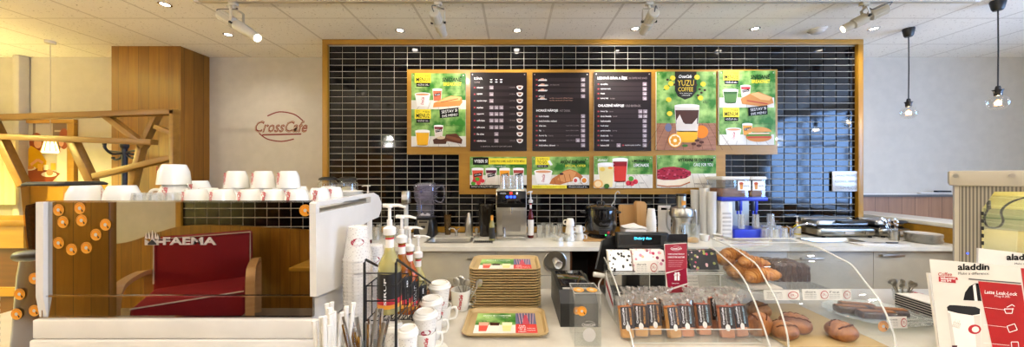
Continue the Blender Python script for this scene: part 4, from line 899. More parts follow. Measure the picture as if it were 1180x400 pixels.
# steel bottle, tamper, pitcher, syrup bottle
def lathe_thing(name, prof, px, Y, z, m, lab, cat, n=24): 
    b = MB(); L = (XP(px, Y), Y, z); b.lathe(prof, L, m, n); return b.build(name, at=L, label=lab, cat=cat)
lathe_thing('steel_bottle', [(0, 0), (.036, 0), (.04, .01), (.04, .12), (.034, .17), (.022, .2), (.02, .225), (.012, .235), (0, .235)], 540.5, 3.3, ZB, M['steel'], 'slim brushed steel bottle standing behind the left sink', 'bottle')
lathe_thing('coffee_tamper', [(0, 0), (.028, 0), (.028, .02), (.01, .03), (.01, .05), (.018, .07), (.014, .095), (0, .1)], 549, 3.2, ZB, M['steel'], 'small steel tamper between the steel bottle and the smoky pitcher', 'tamper')
x, Y = XP(560, 3.3), 3.3
r = thing('plastic_pitcher', 'tall smoky plastic pitcher with dark lid behind the syrup bottle', 'pitcher', (x, Y, ZB))
b = MB(); b.lathe([(0, .004), (.06, .004), (.075, .3), (.078, .3), (.064, 0), (0, 0)], (x, Y, ZB), M['smoke']); b.build('body', r)
b = MB(); b.lathe([(0, .33), (.075, .33), (.08, .32), (.08, .302), (0, .302)], (x, Y, ZB), M['smoke']); b.build('lid', r)
def pump_top(r, x, y, z, s=1, rz=0, m='white'):
    b = MB(); b.lathe([(0, 0), (.02*s, 0), (.021*s, .004*s), (.021*s, .022*s), (.016*s, .026*s), (.009*s, .03*s), (.009*s, .05*s), (.0055*s, .052*s), (.0055*s, .09*s), (.012*s, .092*s), (.012*s, .1*s), (.01*s, .104*s), (0, .104*s)], (x, y, z), M[m], 16)
    dx, dy = math.cos(rz), math.sin(rz); P = [(x - dx * .022 * s, y - dy * .022 * s, z + .098 * s), (x + dx * .03 * s, y + dy * .03 * s, z + .099 * s), (x + dx * .055 * s, y + dy * .055 * s, z + .092 * s)]
    b.tube(P, [.007 * s, .0055 * s, .004 * s], M[m], 8); b.build('pump', r)
def bottle(name, x, y, z, h, R, lab, cat, body, capm=None, label_m=None, pump=None, rz=0, stripe=None, s=1, text=None):
    r = thing(name, lab, cat, (x, y, z))
    b = MB(); b.lathe([(0, .004), (R * .9, .0), (R, .008), (R, h * .55), (R * .93, h * .64), (R * .5, h * .76), (R * .36, h * .84), (R * .34, h * .98), (R * .4, h * .98), (R * .4, h), (0, h)], (x, y, z), body, 28); b.build('body', r)
    if label_m:
        b = MB(); b.lathe([(R + .0008, h * .08), (R + .0008, h * .52)], (x, y, z), label_m, 28)
        def cyl_fn(u, v, l): a = -PI/2 + u / R; return Vector((x + (R + .0012 + .0004 * l) * math.cos(a), y + (R + .0012 + .0004 * l) * math.sin(a), z - v))
        if text:
            for q, a in enumerate((-1.1, 0, .9)): b.text(text, a * R - h * .17, -h * .315, a * R + h * .17, -h * .285, cyl_fn, M['text'], 1, rot=PI/2, bold=.01)
        if stripe: b.lathe([(R + .0015, h * .13), (R + .0015, h * .2)], (x, y, z), M['red'], 28); b.lathe([(R + .0014, h * .08), (R + .0014, h * .13)], (x, y, z), stripe, 28)
        b.build('bottle_label', r)
    if capm: b = MB(); b.lathe([(0, h * 1.0), (R * .42, h * 1.0), (R * .44, h * .88), (R * .44, h * .78)][::-1], (x, y, z), capm, 20); b.build('cap', r)
    if pump:
        b = MB(); b.lathe([(R * .37, h * .8), (R * .37, h * .94)], (x, y, z), M['white'], 20); b.lathe([(R * .375, h * .94), (R * .375, h * .965)], (x, y, z), M['red'], 20); b.build('neck_band', r); pump_top(r, x, y, z + h, s, rz)
    return r
amber = glass('amber_syrup', 'c98a30', haze=.4, hazecol='b5701c'); clearsy = glass('pale_syrup', 'e8dfa8', haze=.35, hazecol='d8cf90'); orsy = glass('orange_syrup', 'e08a4a', haze=.45, hazecol='d0723a'); redsy = glass('red_syrup', '8c2420', haze=.5, hazecol='7a1c18')
blackl = mat('black_bottle_label', '1a1716', .5)
bottle('syrup_bottle', XP(567, 3.08), 3.08, ZB, .24, .028, 'syrup bottle with orange cap and black label beside the drinks machine', 'bottle', clearsy, M['orange'], blackl)
bottle('syrup_bottle', XP(611.5, 3.2), 3.2, ZB, .35, .03, 'red syrup bottle with white pump just right of the drinks machine', 'bottle', redsy, None, M['paper'], pump=1, rz=-2.2, s=1.1)
# silver drinks machine
x0, x1, Y0, Y1 = XP(571.5, 3.1), XP(607, 3.1), 3.08, 3.4; zt = ZP(218, 3.1)
r = thing('drinks_machine', 'silver drinks machine with black display and blue lit buttons', 'drinks machine', ((x0 + x1) / 2, 3.2, ZB))
b = MB(); b.box((x0, Y0 + .03, ZB + .02), (x1, Y1, zt - .001), M['steel'], .01); b.box((x0 + .01, Y0, ZB), (x1 - .01, Y1 - .01, ZB + .03), M['steel'], .004); b.build('body', r)
b = MB(); b.box((x0 + .06, Y0 + .026, ZB + .08), (x1 - .06, Y0 + .034, ZP(243, 3.1)), mat('panel_steel', 'aaa69e', .35, 1)); b.cyl(((x0+x1)/2 - .07, Y0 - .0, ZB + .12), ((x0+x1)/2 - .07, Y0, ZB + .03), .012, M['chrome']); b.build('front_panel', r)
b = MB(); zz = (ZP(239, 3.1), ZP(220, 3.1)); b.box((x0 + .008, Y0 - .005, zz[0]), (x1 - .008, Y0 + .04, zz[1]), M['bgloss'], .006)
fn = plane_fn((0, Y0 - .0055, 0), (0, -1, 0)); b.text('coffee machine', 576, 221.8, 583, 223.6, fn, M['text'], 1); b.build('display', r)
bl = mat('blue_button_light', '2050ff', .4, emit='1838ff', estr=6); rl = mat('red_button_light', 'ff3030', .4, emit='ff2018', estr=3)
for px, py, m in ((584.5, 227, bl), (588.8, 227, bl), (593, 227, bl), (588.8, 222.6, rl)):
    b = MB(); b.disc(px, py, 1.5, 1.4, fn, m, 1, 14); b.build('button', r, label='blue lit button' if m is bl else 'red lit button')
b = MB(); b.cyl(((x0+x1)/2, Y0 + .02, ZP(246, 3.1)), ((x0+x1)/2, Y0 + .02, zz[0]), .008, M['chrome']); b.build('spout', r)
b = MB(); xg, yg = XP(557, 3.0), 2.99; b.box((xg - .09, yg - .05, ZB), (xg + .09, yg + .05, ZB + .006), M['steel'], .002)
for k in range(9): b.box((xg - .08 + k * .0195, yg - .042, ZB + .006), (xg - .074 + k * .0195, yg + .042, ZB + .0075), M['black'])
b.build('drain_plate', at=(xg, yg, ZB), label='small slotted steel drain plate before the smoky pitcher', cat='drain plate')
# white mugs
def mug_proto(R=.042, h=.08, lab='', group=None, logo=True, name='white_mug', up=True, ha=0):
    r = thing(name, lab, 'mug', (0, 0, 0), group)
    P = [(0, .004), (R * .68, 0), (R * .72, .003), (R * .9, h * .35), (R, h), (R * .93, h), (R * .82, h * .35), (R * .6, .01), (0, .01)]
    if not up: P = [(a, h - z) for a, z in P]
    b = MB(); b.lathe(P, (0, 0, 0), M['ceramic'], 28)
    if logo:
        def cf(u, v, l): a = -PI/2 + u / R; rr = R * (.985 if up else .93) + .0006 * l; return Vector((rr * math.cos(a), rr * math.sin(a), h * .55 - v))
        b.text('CrossCafe', -h * .36, -.008, h * .36, .008, cf, M['red'], 2, shear=.3, rot=PI * .44, bold=.03)
    b.build('body', r)
    s = 1 if up else -1; z0 = 0 if up else h
    b = MB(); b.tube(spline([(q * R * math.cos(ha), q * R * math.sin(ha), z0 + s * h * zz) for q, zz in ((.93, .8), (1.35, .82), (1.48, .55), (1.3, .28), (.82, .25))], 5), .0055, M['ceramic'], 8); b.build('handle', r); return r
mg = mug_proto(.042, .07, 'white mug in the small stack left of the soup kettle', 'white mug stack by the kettle', False, up=False)
pl_ = [(655, 3.05, 0), (666, 3.08, 0), (654, 3.06, .071), (665, 3.09, .071), (659, 3.07, .142), (661, 3.2, 0), (660, 3.2, .071)]
pl_ = [(657, 3.06, 0), (668.5, 3.1, 0), (656.5, 3.06, .071), (667, 3.1, .071), (657, 3.06, .142)]
ms = place(mg, pl_, ZB); 
for i, q in enumerate(ms): q.rotation_euler.z = (.3, -.4, .1, .2, 2.8)[i]
# soup kettle on a wooden board
x, Y = XP(692, 3.18), 3.18
b = MB(); b.box((x - .2, Y - .17, ZB), (x + .2, Y + .17, ZB + .015), M['card'], .005); b.build('serving_board', at=(x, Y, ZB), label='pale brown board under the black soup kettle', cat='board')
r = thing('soup_kettle', 'round black soup kettle with lid standing on a brown board', 'kettle', (x, Y, ZB + .015)); z = ZB + .015
b = MB(); b.lathe([(0, 0), (.12, 0), (.125, .012), (.11, .03), (.13, .045), (.152, .1), (.155, .2), (.15, .27), (.158, .275), (.158, .285), (0, .285)], (x, Y, z), M['bgloss'], 36); b.box((x - .05, Y - .163, z + .05), (x + .05, Y - .13, z + .1), M['black'], .005); b.build('body', r)
b = MB(); b.disc(0, 0, 1, 1, lambda u, v, l: Vector((x + .03 + u * .012, Y - .1655, z + .07 + v * .012)), M['red'], 0, 12); b.build('knob', r)
b = MB(); b.text('CrossCafe', -.05, -.012, .05, .012, lambda u, v, l: Vector((x + .152 * math.sin(u / .152), Y - .158 * math.cos(u / .152), z + .15 - v)), M['greyd'], 0, shear=.3); b.build('emblem', r)
b = MB(); b.lathe([(.15, .286), (.14, .305), (.06, .32), (0, .322)], (x, Y, z), M['bgloss'], 36); b.tube(spline([(x - .03, Y, z + .318), (x - .03, Y, z + .345), (x + .03, Y, z + .345), (x + .03, Y, z + .318)]), .006, M['black']); b.build('lid', r)
for s in (-1, 1):
    b = MB(); b.tube(spline([(x + s * .152, Y - .04, z + .24), (x + s * .185, Y - .04, z + .245), (x + s * .185, Y + .04, z + .245), (x + s * .152, Y + .04, z + .24)]), .008, M['black']); b.build('handle', r)
b = MB(); P = spline([(x + .09, Y - .03, z + .3), (x + .13, Y - .03, z + .36), W(709, 224, Y - .03), W(712, 220.5, Y - .03), W(714, 223, Y - .03)], 6); b.tube(P, .005, M['steel']); b.ell(P[0], (.018, .018, .012), M['steel'])
b.build('ladle', at=P[0], label='thin steel ladle sticking up from the soup kettle', cat='ladle')
# paper bags, napkins, cups, cutting board
def paper_bag(px0, px1, pyt, Y, t, lab, tilt=.06):
    x0, x1, zt = XP(px0, Y), XP(px1, Y), ZP(pyt, Y)
    b = MB(); b.prism([(x0, Y, ZB), (x1, Y, ZB), (x1 + .01, Y + tilt, zt - .02), (x1 - .01, Y + tilt, zt), (x0 + .01, Y + tilt, zt + .004), (x0 - .005, Y + tilt, zt - .02)], (0, t, 0), M['card']); b.line([(x0 + .03, 0), (x0 + .03, zt - ZB - .03)], .002, lambda u, v, l: Vector((u, Y + tilt * v / (zt - ZB) - .001, ZB + v)), cc('96703f'))
    b.build('paper_bag', at=((x0 + x1) / 2, Y, ZB), label=lab, cat='bag')
paper_bag(716, 734, 237, 3.3, .03, 'brown paper bag leaning behind the napkin stack'); paper_bag(735, 745, 233, 3.22, .08, 'narrow brown paper bag beside the printed paper cups', .02)
x, Y = XP(729, 3.13), 3.13; b = MB(); random.seed(4)
for k in range(16):
    d = random.uniform(-.004, .004); b.box((x - .1 + d, Y - .09, ZB + k * .007), (x + .1 + d, Y + .07, ZB + k * .007 + .006), M['paper'], .002, 1)
b.sheet([[(x - .12, Y - .1, ZB + .13), (x - .04, Y - .1, ZB + .116), (x + .04, Y - .1, ZB + .125), (x + .11, Y - .1, ZB + .118)], [(x - .11, Y + .02, ZB + .125), (x - .04, Y, ZB + .15), (x + .05, Y, ZB + .14), (x + .12, Y, ZB + .12)], [(x - .1, Y + .08, ZB + .12), (x - .03, Y + .07, ZB + .135), (x + .04, Y + .07, ZB + .15), (x + .1, Y + .08, ZB + .118)]], M['paper'])
b.build('napkin_stack', at=(x, Y, ZB), label='stack of white napkins before the brown paper bags', cat='napkins')
def cup_pattern():
    m, nt, out = new_mat('patterned_paper_cup'); N = nt.nodes; L = nt.links
    p = N.new('ShaderNodeBsdfPrincipled'); L.new(p.outputs[0], out.inputs[0]); p.inputs['Roughness'].default_value = .6
    tc = N.new('ShaderNodeTexCoord'); mp = N.new('ShaderNodeMapping'); mp.inputs['Scale'].default_value = (130, 130, 130); mp.inputs['Rotation'].default_value = (.6, .5, .4); L.new(tc.outputs['Object'], mp.inputs[0])
    v = N.new('ShaderNodeTexVoronoi'); v.inputs['Randomness'].default_value = .25; v.inputs['Scale'].default_value = 1; L.new(mp.outputs[0], v.inputs[0])
    r = N.new('ShaderNodeValToRGB'); r.color_ramp.elements[0].position = .2; r.color_ramp.elements[1].position = .3; r.color_ramp.elements[0].color = lin('b9b1ab'); r.color_ramp.elements[1].color = lin('ded9d1')
    L.new(v.outputs['Distance'], r.inputs[0]); L.new(r.outputs[0], p.inputs['Base Color']); return m
PATT = cup_pattern()
def cup_body(b, x, y, z, r0, r1, h, up=True, m=None, n=28):
    P = [(0, .004), (r0, .004), (r0, 0), (r1, h), (r1 + .0034, h + .001), (r1 + .0034, h - .003), (r1 - .001, h - .001), (r0 - .001, .006), (0, .006)]
    if not up: P = [(a, h - c) for a, c in P]
    b.lathe(P, (x, y, z), m or PATT, n)
def cup_stack(px, Y, n, r0, r1, h, step, lab, up=False, z=ZB, m=None, x=None, grp=None, cat='cup', name='paper_cup', logo=False):
    x = XP(px, Y) if x is None else x
    a = thing(name, lab, cat, (x, Y, z), grp); b = MB(); cup_body(b, x, Y, z, r0, r1, h, up, m)
    b.build('body', a)
    for k in range(1, n): dup(a, (x, Y, z + k * step))
    return a, (x, Y, z + (n - 1) * step)
cup_stack(750.5, 3.15, 9, .032, .046, .12, .022, 'patterned white paper cup in the upturned stack beside the white cutting board', grp='patterned paper cups on the back counter')
r = thing('cutting_board', 'white cutting board with slot handle leaning on the tiles', 'cutting board', (XP(765, 3.35), 3.35, ZB))
x0, x1, z1 = XP(757.5, 3.4), XP(772, 3.4), ZP(236.5, 3.4)
b = MB(); 
for A, B in (((x0, 3.38, ZB), (x1, 3.392, z1 - .05)), ((x0, 3.38, z1 - .025), (x1, 3.392, z1)), ((x0, 3.38, z1 - .0499), (x0 + .03, 3.392, z1 - .0251)), ((x1 - .03, 3.38, z1 - .0499), (x1, 3.392, z1 - .0251))): b.box(A, B, M['white'])
b.build('board', r)
# juicer
x, Y = XP(785, 3.2), 3.2
r = thing('juicer', 'round steel juicer with short chimney left of the clear cup stacks', 'juicer', (x, Y, ZB))
b = MB(); b.lathe([(0, 0), (.085, 0), (.09, .01), (.085, .08), (.08, .16), (.1, .2), (.1, .21), (0, .21)], (x, Y, ZB), M['steel'], 32); b.ell((x - .03, Y - .088, ZB + .08), (.018, .01, .018), M['black']); b.build('body', r)
b = MB(); b.lathe([(.1, .211), (.112, .22), (.115, .27), (.1, .3), (.05, .31), (0, .31)], (x, Y, ZB), M['steel'], 32); b.build('bowl', r)
b = MB(); b.cyl((x, Y, ZB + .31), (x, Y, ZP(226, Y)), .045, M['steel']); b.cyl((x, Y, ZP(226, Y)), (x, Y, ZP(223.5, Y)), .048, M['black']); b.box((x - .02, Y - .049, ZP(236, Y)), (x + .02, Y - .044, ZP(231, Y)), M['orange']); b.build('chimney', r)
for s in (-1, 1):
    b = MB(); b.tube(spline([(x + s * .115, Y, ZB + .27), (x + s * .14, Y, ZB + .26), (x + s * .14, Y, ZB + .12), (x + s * .105, Y, ZB + .06)]), .009, M['steel']); b.build('clamp', r)
# glass measuring jug
x, Y = XP(796, 3.0), 3.0
r = thing('glass_jug', 'clear glass jug holding a little yellow juice before the juicer', 'jug', (x, Y, ZB))
b = MB(); b.lathe([(0, .004), (.06, .004), (.068, .02), (.075, .17), (.078, .17), (.071, .018), (.063, 0), (0, 0)], (x, Y, ZB), M['glass'], 28); b.build('body', r)
b = MB(); b.lathe([(0, .006), (.061, .006), (.068, .035), (0, .035)], (x, Y, ZB), M['juice'], 28); b.build('juice', r)
b = MB(); b.tube(spline([(x - .074, Y, ZB + .15), (x - .115, Y, ZB + .145), (x - .115, Y, ZB + .05), (x - .072, Y, ZB + .04)]), .008, M['glass']); b.build('handle', r)
# clear cup stacks
for px, Y, n, top, lab in ((801, 3.33, 24, 219, 'clear plastic cup in the leftmost tall stack beside the juicer'), (811, 3.26, 25, 217, 'clear plastic cup in the second tall stack beside the juicer'), (817, 3.37, 27, 213.5, 'clear plastic cup in the tallest stack, against the tiles'), (820.3, 3.2, 22, 221, 'clear plastic cup in the stack next to the juice dispenser')):
    H = ZP(top, Y) - ZB; cup_stack(px, Y, n, .03, .042, .1, (H - .1) / (n - 1), lab, True, m=M['cupclear'], grp='clear cups stack at %s' % ('the juicer', 'the middle', 'the tiles', 'the dispenser')[(801, 811, 817, 820.3).index(px)], name='plastic_cup')
w2 = mug_proto(.044, .06, 'white mug with small red logo before the clear cup stacks', None, True)
q = place(w2, [(811.5, 3.05), (827.5, 3.08)], ZB, ['white mug with small red logo before the clear cup stacks', 'white mug turned with its handle toward the juice dispenser'])
q[0].rotation_euler.z = .5; q[1].rotation_euler.z = .2
# juice dispenser
x0, x1, Y0, Y1 = XP(830, 3.15), XP(882, 3.15), 3.12, 3.4; xm = (x0 + x1) / 2
r = thing('juice_dispenser', 'blue juice dispenser with two clear tanks of brown tea', 'juice dispenser', (xm, 3.25, ZB))
zb = ZP(264, 3.15); zm0, zm1 = ZP(231.5, 3.15), ZP(227, 3.15); zt = ZP(203.5, 3.15)
b = MB(); b.box((x0 + .12, Y0, ZB), (x1, Y1 - .031, zb), M['blue'], .01); b.build('drip_tray', r, label='blue drip tray'); b = MB(); b.box((x0 - .005, Y0, zm0), (x1 + .005, Y1 + .02, zm1), M['blue'], .008); b.build('collar', r, label='blue collar under the tanks')
b = MB(); b.box((x0, Y0 + .02, ZB), (x0 + .118, Y1, zm0 - .001), M['white'], .01)
for k in range(6): b.box((x0 + .015, Y0 + .016, ZB + .04 + k * .04), (x0 + .1, Y0 + .021, ZB + .06 + k * .04), M['papergrey'], .002)
b.box((x0 + .119, Y1 - .03, ZB), (x1, Y1, zm0 - .001), M['steel']); b.build('housing', r)
for a, c in ((x0 + .002, xm + .055), (xm + .062, x1 - .002)):
    b = MB(); b.loft([[(p[0], p[1], z) for p in rrect(c - a, Y1 - Y0 - .02, .02, 4, (a + c) / 2, (Y0 + Y1) / 2)] for z in (zm1 + .001, zt - .035)], M['glass'], cap=False); t = b.build('tank', r)
    b = MB(); b.box((a + .006, Y0 + .016, zm1 + .002), (c - .006, Y1 - .016, ZP(217, 3.15)), M['tea'], .01); b.build('tea', t)
    b = MB(); b.box((a, Y0 + .005, zt - .034), (c, Y1 - .005, zt), M['white'], .01); b.build('lid', t)
fn = plane_fn((0, Y0 + .005, 0), (0, -1, 0))
for u in (850, 867):
    b = MB(); b.rect(u, 208.5, u + (15 if u == 850 else 14), 219.5, fn, M['text'], 3); b.art([(u + 2, 212), (u + 2.8, 218.3), (u + 5.5, 218.3), (u + 6.2, 212)], fn, M['orange'], 4); b.disc(u + 4, 211.5, 2.4, 1.6, fn, cc('c0562a'), 5, 12); b.text('ledový čaj' if u == 850 else 'nápoj dne', u + 6.6, 213.2, u + 13, 215.4, fn, M['tblack'], 4); b.build('tank_sign', r)
for k, px in enumerate((850, 853.5, 868, 871.5)):
    x = XP(px, 3.13); b = MB(); b.box((x - .012, Y0 + .0, ZP(243, 3.13)), (x + .012, Y0 + .03, zm0), M['navy'] if k % 2 == 0 else M['blue'], .004); b.box((x - .007, Y0 + .005, ZP(247, 3.13)), (x + .007, Y0 + .02, ZP(243, 3.13)), M['blue'], .003); b.build('tap', r)
for px in (854, 871):
    dup(g4, (XP(px, 3.18), 3.18, zb), scale=(.9, .9, 1.25), label='clear glass standing under a tap of the blue juice dispenser', group='glasses under the dispenser taps')
# soap bottle
bottle('soap_bottle', XP(919, 3.38), 3.385, ZB, .13, .032, 'yellow soap bottle with pump by the right sink', 'bottle', mat('yellow_soap', 'd8c42a', .3), None, M['papergrey'], pump=1, rz=PI, s=.6)
# contact grills
def grill(x0, x1, y0, y1, lab, lift=0.0):
    r = thing('contact_grill', lab, 'contact grill', ((x0 + x1) / 2, (y0 + y1) / 2, ZB)); xm = (x0 + x1) / 2; w = x1 - x0
    b = MB(); b.loft([[(p[0], p[1], ZB + z) for p in rrect(w * s, (y1 - y0) * s, .03, 4, xm, (y0 + y1) / 2)] for s, z in ((.94, .015), (1, .03), (1, .075), (.97, .085))], mat('warm_steel', 'a79f8d', .32, 1)); 
    for sx in (-1, 1):
        for sy in (-1, 1): b.cyl((xm + sx * w * .4, (y0 + y1) / 2 + sy * .12, ZB), (xm + sx * w * .4, (y0 + y1) / 2 + sy * .12, ZB + .016), .015, M['rubber'])
    b.build('body', r)
    b = MB(); b.box((x0 + .03, y0 + .04, ZB + .086), (x1 - .03, y1 - .03, ZB + .1), M['black'], .003)
    for k in range(14): xx = x0 + .045 + (w - .09) * k / 13; b.box((xx - .004, y0 + .045, ZB + .1), (xx + .004, y1 - .035, ZB + .106), M['black'])
    b.build('lower_plate', r)
    b = MB(); b.loft([[(p[0], p[1], ZB + z + .02 * lift) for p in rrect(w * s, (y1 - y0 - .05) * s, .03, 4, xm, (y0 + y1) / 2 + .01)] for s, z in ((.88, .115), (.92, .12), (.92, .145), (.85, .16))], M['steel']); b.build('upper_plate', r)
    b = MB(); b.tube([(x0 + .02, y1 - .02, ZB + .15), (x1 - .02, y1 - .02, ZB + .15)], .022, M['steel'], 12)
    for xx in (x0 + .05, x1 - .05): b.box((xx - .018, y1 - .06, ZB + .085), (xx + .018, y1 - .0, ZB + .17), M['beige'], .008)
    b.build('hinge', r)
    b = MB(); b.tube(spline([(xm + w * .3, y0 + .06, ZB + .15), (xm + w * .3, y0 + .0, ZB + .155), (xm - w * .1, y0 - .015, ZB + .155), (xm - w * .1, y0 + .06, ZB + .15)], 6), .014, M['rubber'], 10); b.build('handle', r)
    b = MB(); b.cyl((xm + w * .3, y0 - .001, ZB + .05), (xm + w * .3, y0 - .02, ZB + .05), .018, M['steel']); b.build('knob', r)
    b = MB(); b.box((xm - .03, y0 - .004, ZB + .035), (xm + .06, y0 + .001, ZB + .065), M['papergrey']); b.build('control_plate', r)
grill(3.04, 3.62, 3.2, 3.46, 'wide steel contact grill behind the right sink'); grill(3.66, 3.97, 3.2, 3.46, 'narrow steel contact grill at the end by the low wall')
# spoons in a steel cup
x, Y = XP(1030, 3.08), 3.08
b = MB(); b.lathe([(0, .004), (.036, .004), (.036, 0), (.04, .09), (.037, .09), (.034, .008), (0, .008)], (x, Y, ZB), M['steel'], 24); b.build('utensil_cup', at=(x, Y, ZB), label='small steel cup full of spoons beside the plate stack', cat='cup')
def spoon(name, p0, p1, lab, cat='spoon', group=None, m='chrome'):
    p0 = Vector(p0); p1 = Vector(p1); d = (p1 - p0).normalized(); L = (p1 - p0).length; up = d.cross(Vector((1, 0, .1))).normalized()
    b = MB(); b.obox(p0, p0 + d * L * .75, .007, .003, M[m], up=up, bev=.001); q = p0 + d * L * .86; t = MB(); t.ell((0, 0, 0), (L * .14, .017, .004), M[m], 12, 6)
    sd = d.cross(up); b.add([q + d * v.x + sd * v.y + up * v.z for v in t.v], t.f, M[m]); return b.build(name, at=p0, label=lab, cat=cat, group=group)
random.seed(2)
for k in range(7):
    a = k * .9; spoon('spoon', (x + .016 * math.cos(a), Y + .016 * math.sin(a), ZB + .012), (x - .09 + .03 * math.cos(a) + k * .012, Y + .04 * math.sin(a), ZB + .19 + .012 * (k % 3)), 'shiny spoon standing in the steel cup beside the plate stack', group='spoons in the steel cup')
# plates
x, Y = 3.80, 2.98; P = None
for k in range(9):
    if P is None:
        b = MB(); b.lathe([(0, .003), (.06, .003), (.065, 0), (.075, .003), (.115, .014), (.117, .016), (.07, .008), (0, .007)], (0, 0, 0), M['ceramic'], 32); P = b.build('plate', label='round white plate in the stack beside the low wall', cat='plate', group='plates stacked by the low wall'); P.location = (x, Y, ZB)
    else: dup(P, (x + random.uniform(-.004, .004), Y, ZB + k * .009))
b = MB(); b.box((3.08, 2.83, ZB), (3.5, 2.96, ZB + .01), M['white'], .004); b.build('cutting_board', at=(3.3, 2.9, ZB), label='flat white cutting board lying before the grills', cat='cutting board')
r = thing('knife', 'black handled knife lying on the flat white cutting board', 'knife', (3.32, 2.89, ZB + .01))
b = MB(); b.box((3.36, 2.885, ZB + .011), (3.46, 2.903, ZB + .022), M['black'], .004); b.build('handle', r); b = MB(); b.prism([(3.36, 2.885, ZB + .014), (3.36, 2.905, ZB + .014), (3.22, 2.9, ZB + .014), (3.24, 2.887, ZB + .014)], (0, 0, .002), M['chrome']); b.build('blade', r)
# dark lidded glass jars behind the coffee machine (worktop end)
for px, Y, lab in ((378, 3.0, 'clear domed jar with black lid behind the coffee machine, further from the sink'), (401, 2.95, 'clear domed jar with black lid behind the coffee machine, nearer the sink')):
    x = XP(px, Y); r = thing('glass_jar', lab, 'jar', (x, Y, ZB)); top = ZP(204, Y)
    b = MB(); b.lathe([(.07, 0), (.085, .02), (.085, top - ZB - .06), (.06, top - ZB - .03), (.055, top - ZB - .02)], (x, Y, ZB), M['glass'], 28); b.build('body', r)
    b = MB(); b.lathe([(0, top - ZB), (.05, top - ZB), (.075, top - ZB - .012), (.08, top - ZB - .03), (0, top - ZB - .03)][::-1], (x, Y, ZB), M['black'], 28); b.build('lid', r)
    b = MB(); b.lathe([(0, .004), (.06, .004), (.072, .02), (.072, top - ZB - .12), (.04, top - ZB - .09), (0, top - ZB - .085)], (x, Y, ZB), cc('c9bfa4'), 24); b.build('contents', r)
bottle('syrup_bottle', XP(424, 2.95), 2.95, ZB, .43, .035, 'clear bottle with small white pump showing over the coffee machine corner', 'bottle', redsy, None, M['paper'], pump=1, rz=PI, s=1)

# ================================================================ SERVICE COUNTER
ZF = .90
r = thing('service_counter', 'long service counter with pale stone top carrying tills, trays and cakes', 'counter', (.1, 1.3, 0))
b = MB(); b.box((-2.4, .74, .08), (3.0, 1.8, ZF - .041), M['grey']); b.box((-2.38, .78, 0), (2.98, 1.76, .08), M['black']); b.build('body', r)
b = MB(); b.box((-2.42, .7, ZF - .04), (3.02, 1.84, ZF), M['stone'], .004); b.build('worktop', r)

# ---------------- coffee machine
MX0, MX1 = -1.474, -.605
r = thing('coffee_machine', 'big white coffee machine with mirrored FAEMA front panel', 'coffee machine', (-1.04, 1.25, ZF)); EM = r
Wm = M['white']
b = MB(); b.box((MX0 + .03, 1.012, 1.06), (MX1 - .03, 1.32, 1.43), Wm); b.box((MX0 - .004, .985, 1.052), (MX1 + .004, 1.0, 1.11), Wm, .004); b.box((MX0 + .0, 1.0, .96), (MX1 - .0, 1.5, 1.051), Wm, .006); b.box((MX0 - .008, .98, .955), (MX1 + .008, 1.02, 1.05), Wm, .006); b.build('body', r)
b = MB(); b.box((MX0 + .024, 1.0, 1.112), (MX1 - .022, 1.011, 1.471), M['mirror']); b.build('mirror_panel', r, label='mirrored front panel reflecting the red sofa')
b = MB()
for z in (1.179, 1.1125): b.box((MX0 + .0, .9955, z - .0022), (MX1 - .022, .9995, z + .0022), M['chrome'])
b.box((MX0 + .01, .9955, 1.1125), (MX0 + .013, .9995, 1.179), M['chrome']); b.box((MX0 + .024, .9955, 1.472), (MX1 - .02, 1.0, 1.476), M['chrome']); b.build('chrome_trim', r)
b = MB(); b.prism([(MX0, .99, 1.18), (MX0, .99, 1.472), (MX0, 1.36, 1.472), (MX0, 1.45, 1.42), (MX0, 1.42, 1.1), (MX0, 1.0, 1.1)], (.023, 0, 0), Wm); b.build('side_panel', r)
# right side panel with a slot under the cup rail
def yz(pts, x): return [(x, y, CH - d) for y, d in pts]
b = MB()
low = [(.985, .378), (.982, .122), (1.36, .122), (1.36, .085), (1.385, .082), (1.44, .10), (1.47, .135), (1.468, .165), (1.44, .195), (1.34, .2), (1.28, .207), (1.245, .24), (1.225, .3), (1.215, .37), (1.2, .41), (1.148, .40)]
b.prism(yz(low, MX1 - .02), (.02, 0, 0), Wm); b.prism(yz([(.982, .1215), (.982, .092), (.99, .087), (1.3595, .0835), (1.3595, .098), (1.0, .102), (1.0, .1215)], MX1 - .02), (.02, 0, 0), Wm)
b.build('side_panel', r, ang=25)
b = MB(); b.box((MX0 + .024, 1.012, 1.432), (MX1 - .021, 1.42, 1.448), M['steel']); b.box((MX0 + .024, 1.4, 1.449), (MX1 - .021, 1.412, 1.472), Wm); b.build('cup_tray', r)
b = MB(); b.box((MX0 + .03, 1.33, 1.052), (MX1 - .03, 1.5, 1.075), M['steel']); b.build('drip_tray', r)
for x in (-1.28, -1.04, -.8):
    b = MB(); b.cyl((x, 1.42, 1.36), (x, 1.42, 1.28), .04, M['chrome']); b.box((x - .03, 1.321, 1.36), (x + .03, 1.45, 1.4), M['chrome'], .008); b.tube([(x, 1.44, 1.27), (x, 1.56, 1.26)], .014, M['black']); b.lathe([(.036, 0), (.036, .03), (0, .03)], (x, 1.42, 1.25), M['chrome']); b.build('group_head', r)
for x in (MX0 + .1, MX1 - .1):
    b = MB(); b.tube(spline([(x, 1.33, 1.4), (x, 1.5, 1.38), (x, 1.53, 1.25), (x, 1.5, 1.12)]), .006, M['chrome']); b.build('steam_wand', r)
for x in (MX0 + .08, MX1 - .08):
    for y in (1.06, 1.42): b = MB(); b.lathe([(0, 0), (.03, 0), (.022, .0545), (0, .0545)], (x, y, ZF), M['black']); b.build('foot', r)
fn = plane_fn((0, .9995, 0), (0, -1, 0)); LG = mat('satin_letter_metal', 'cfc9c4', .3, .5)
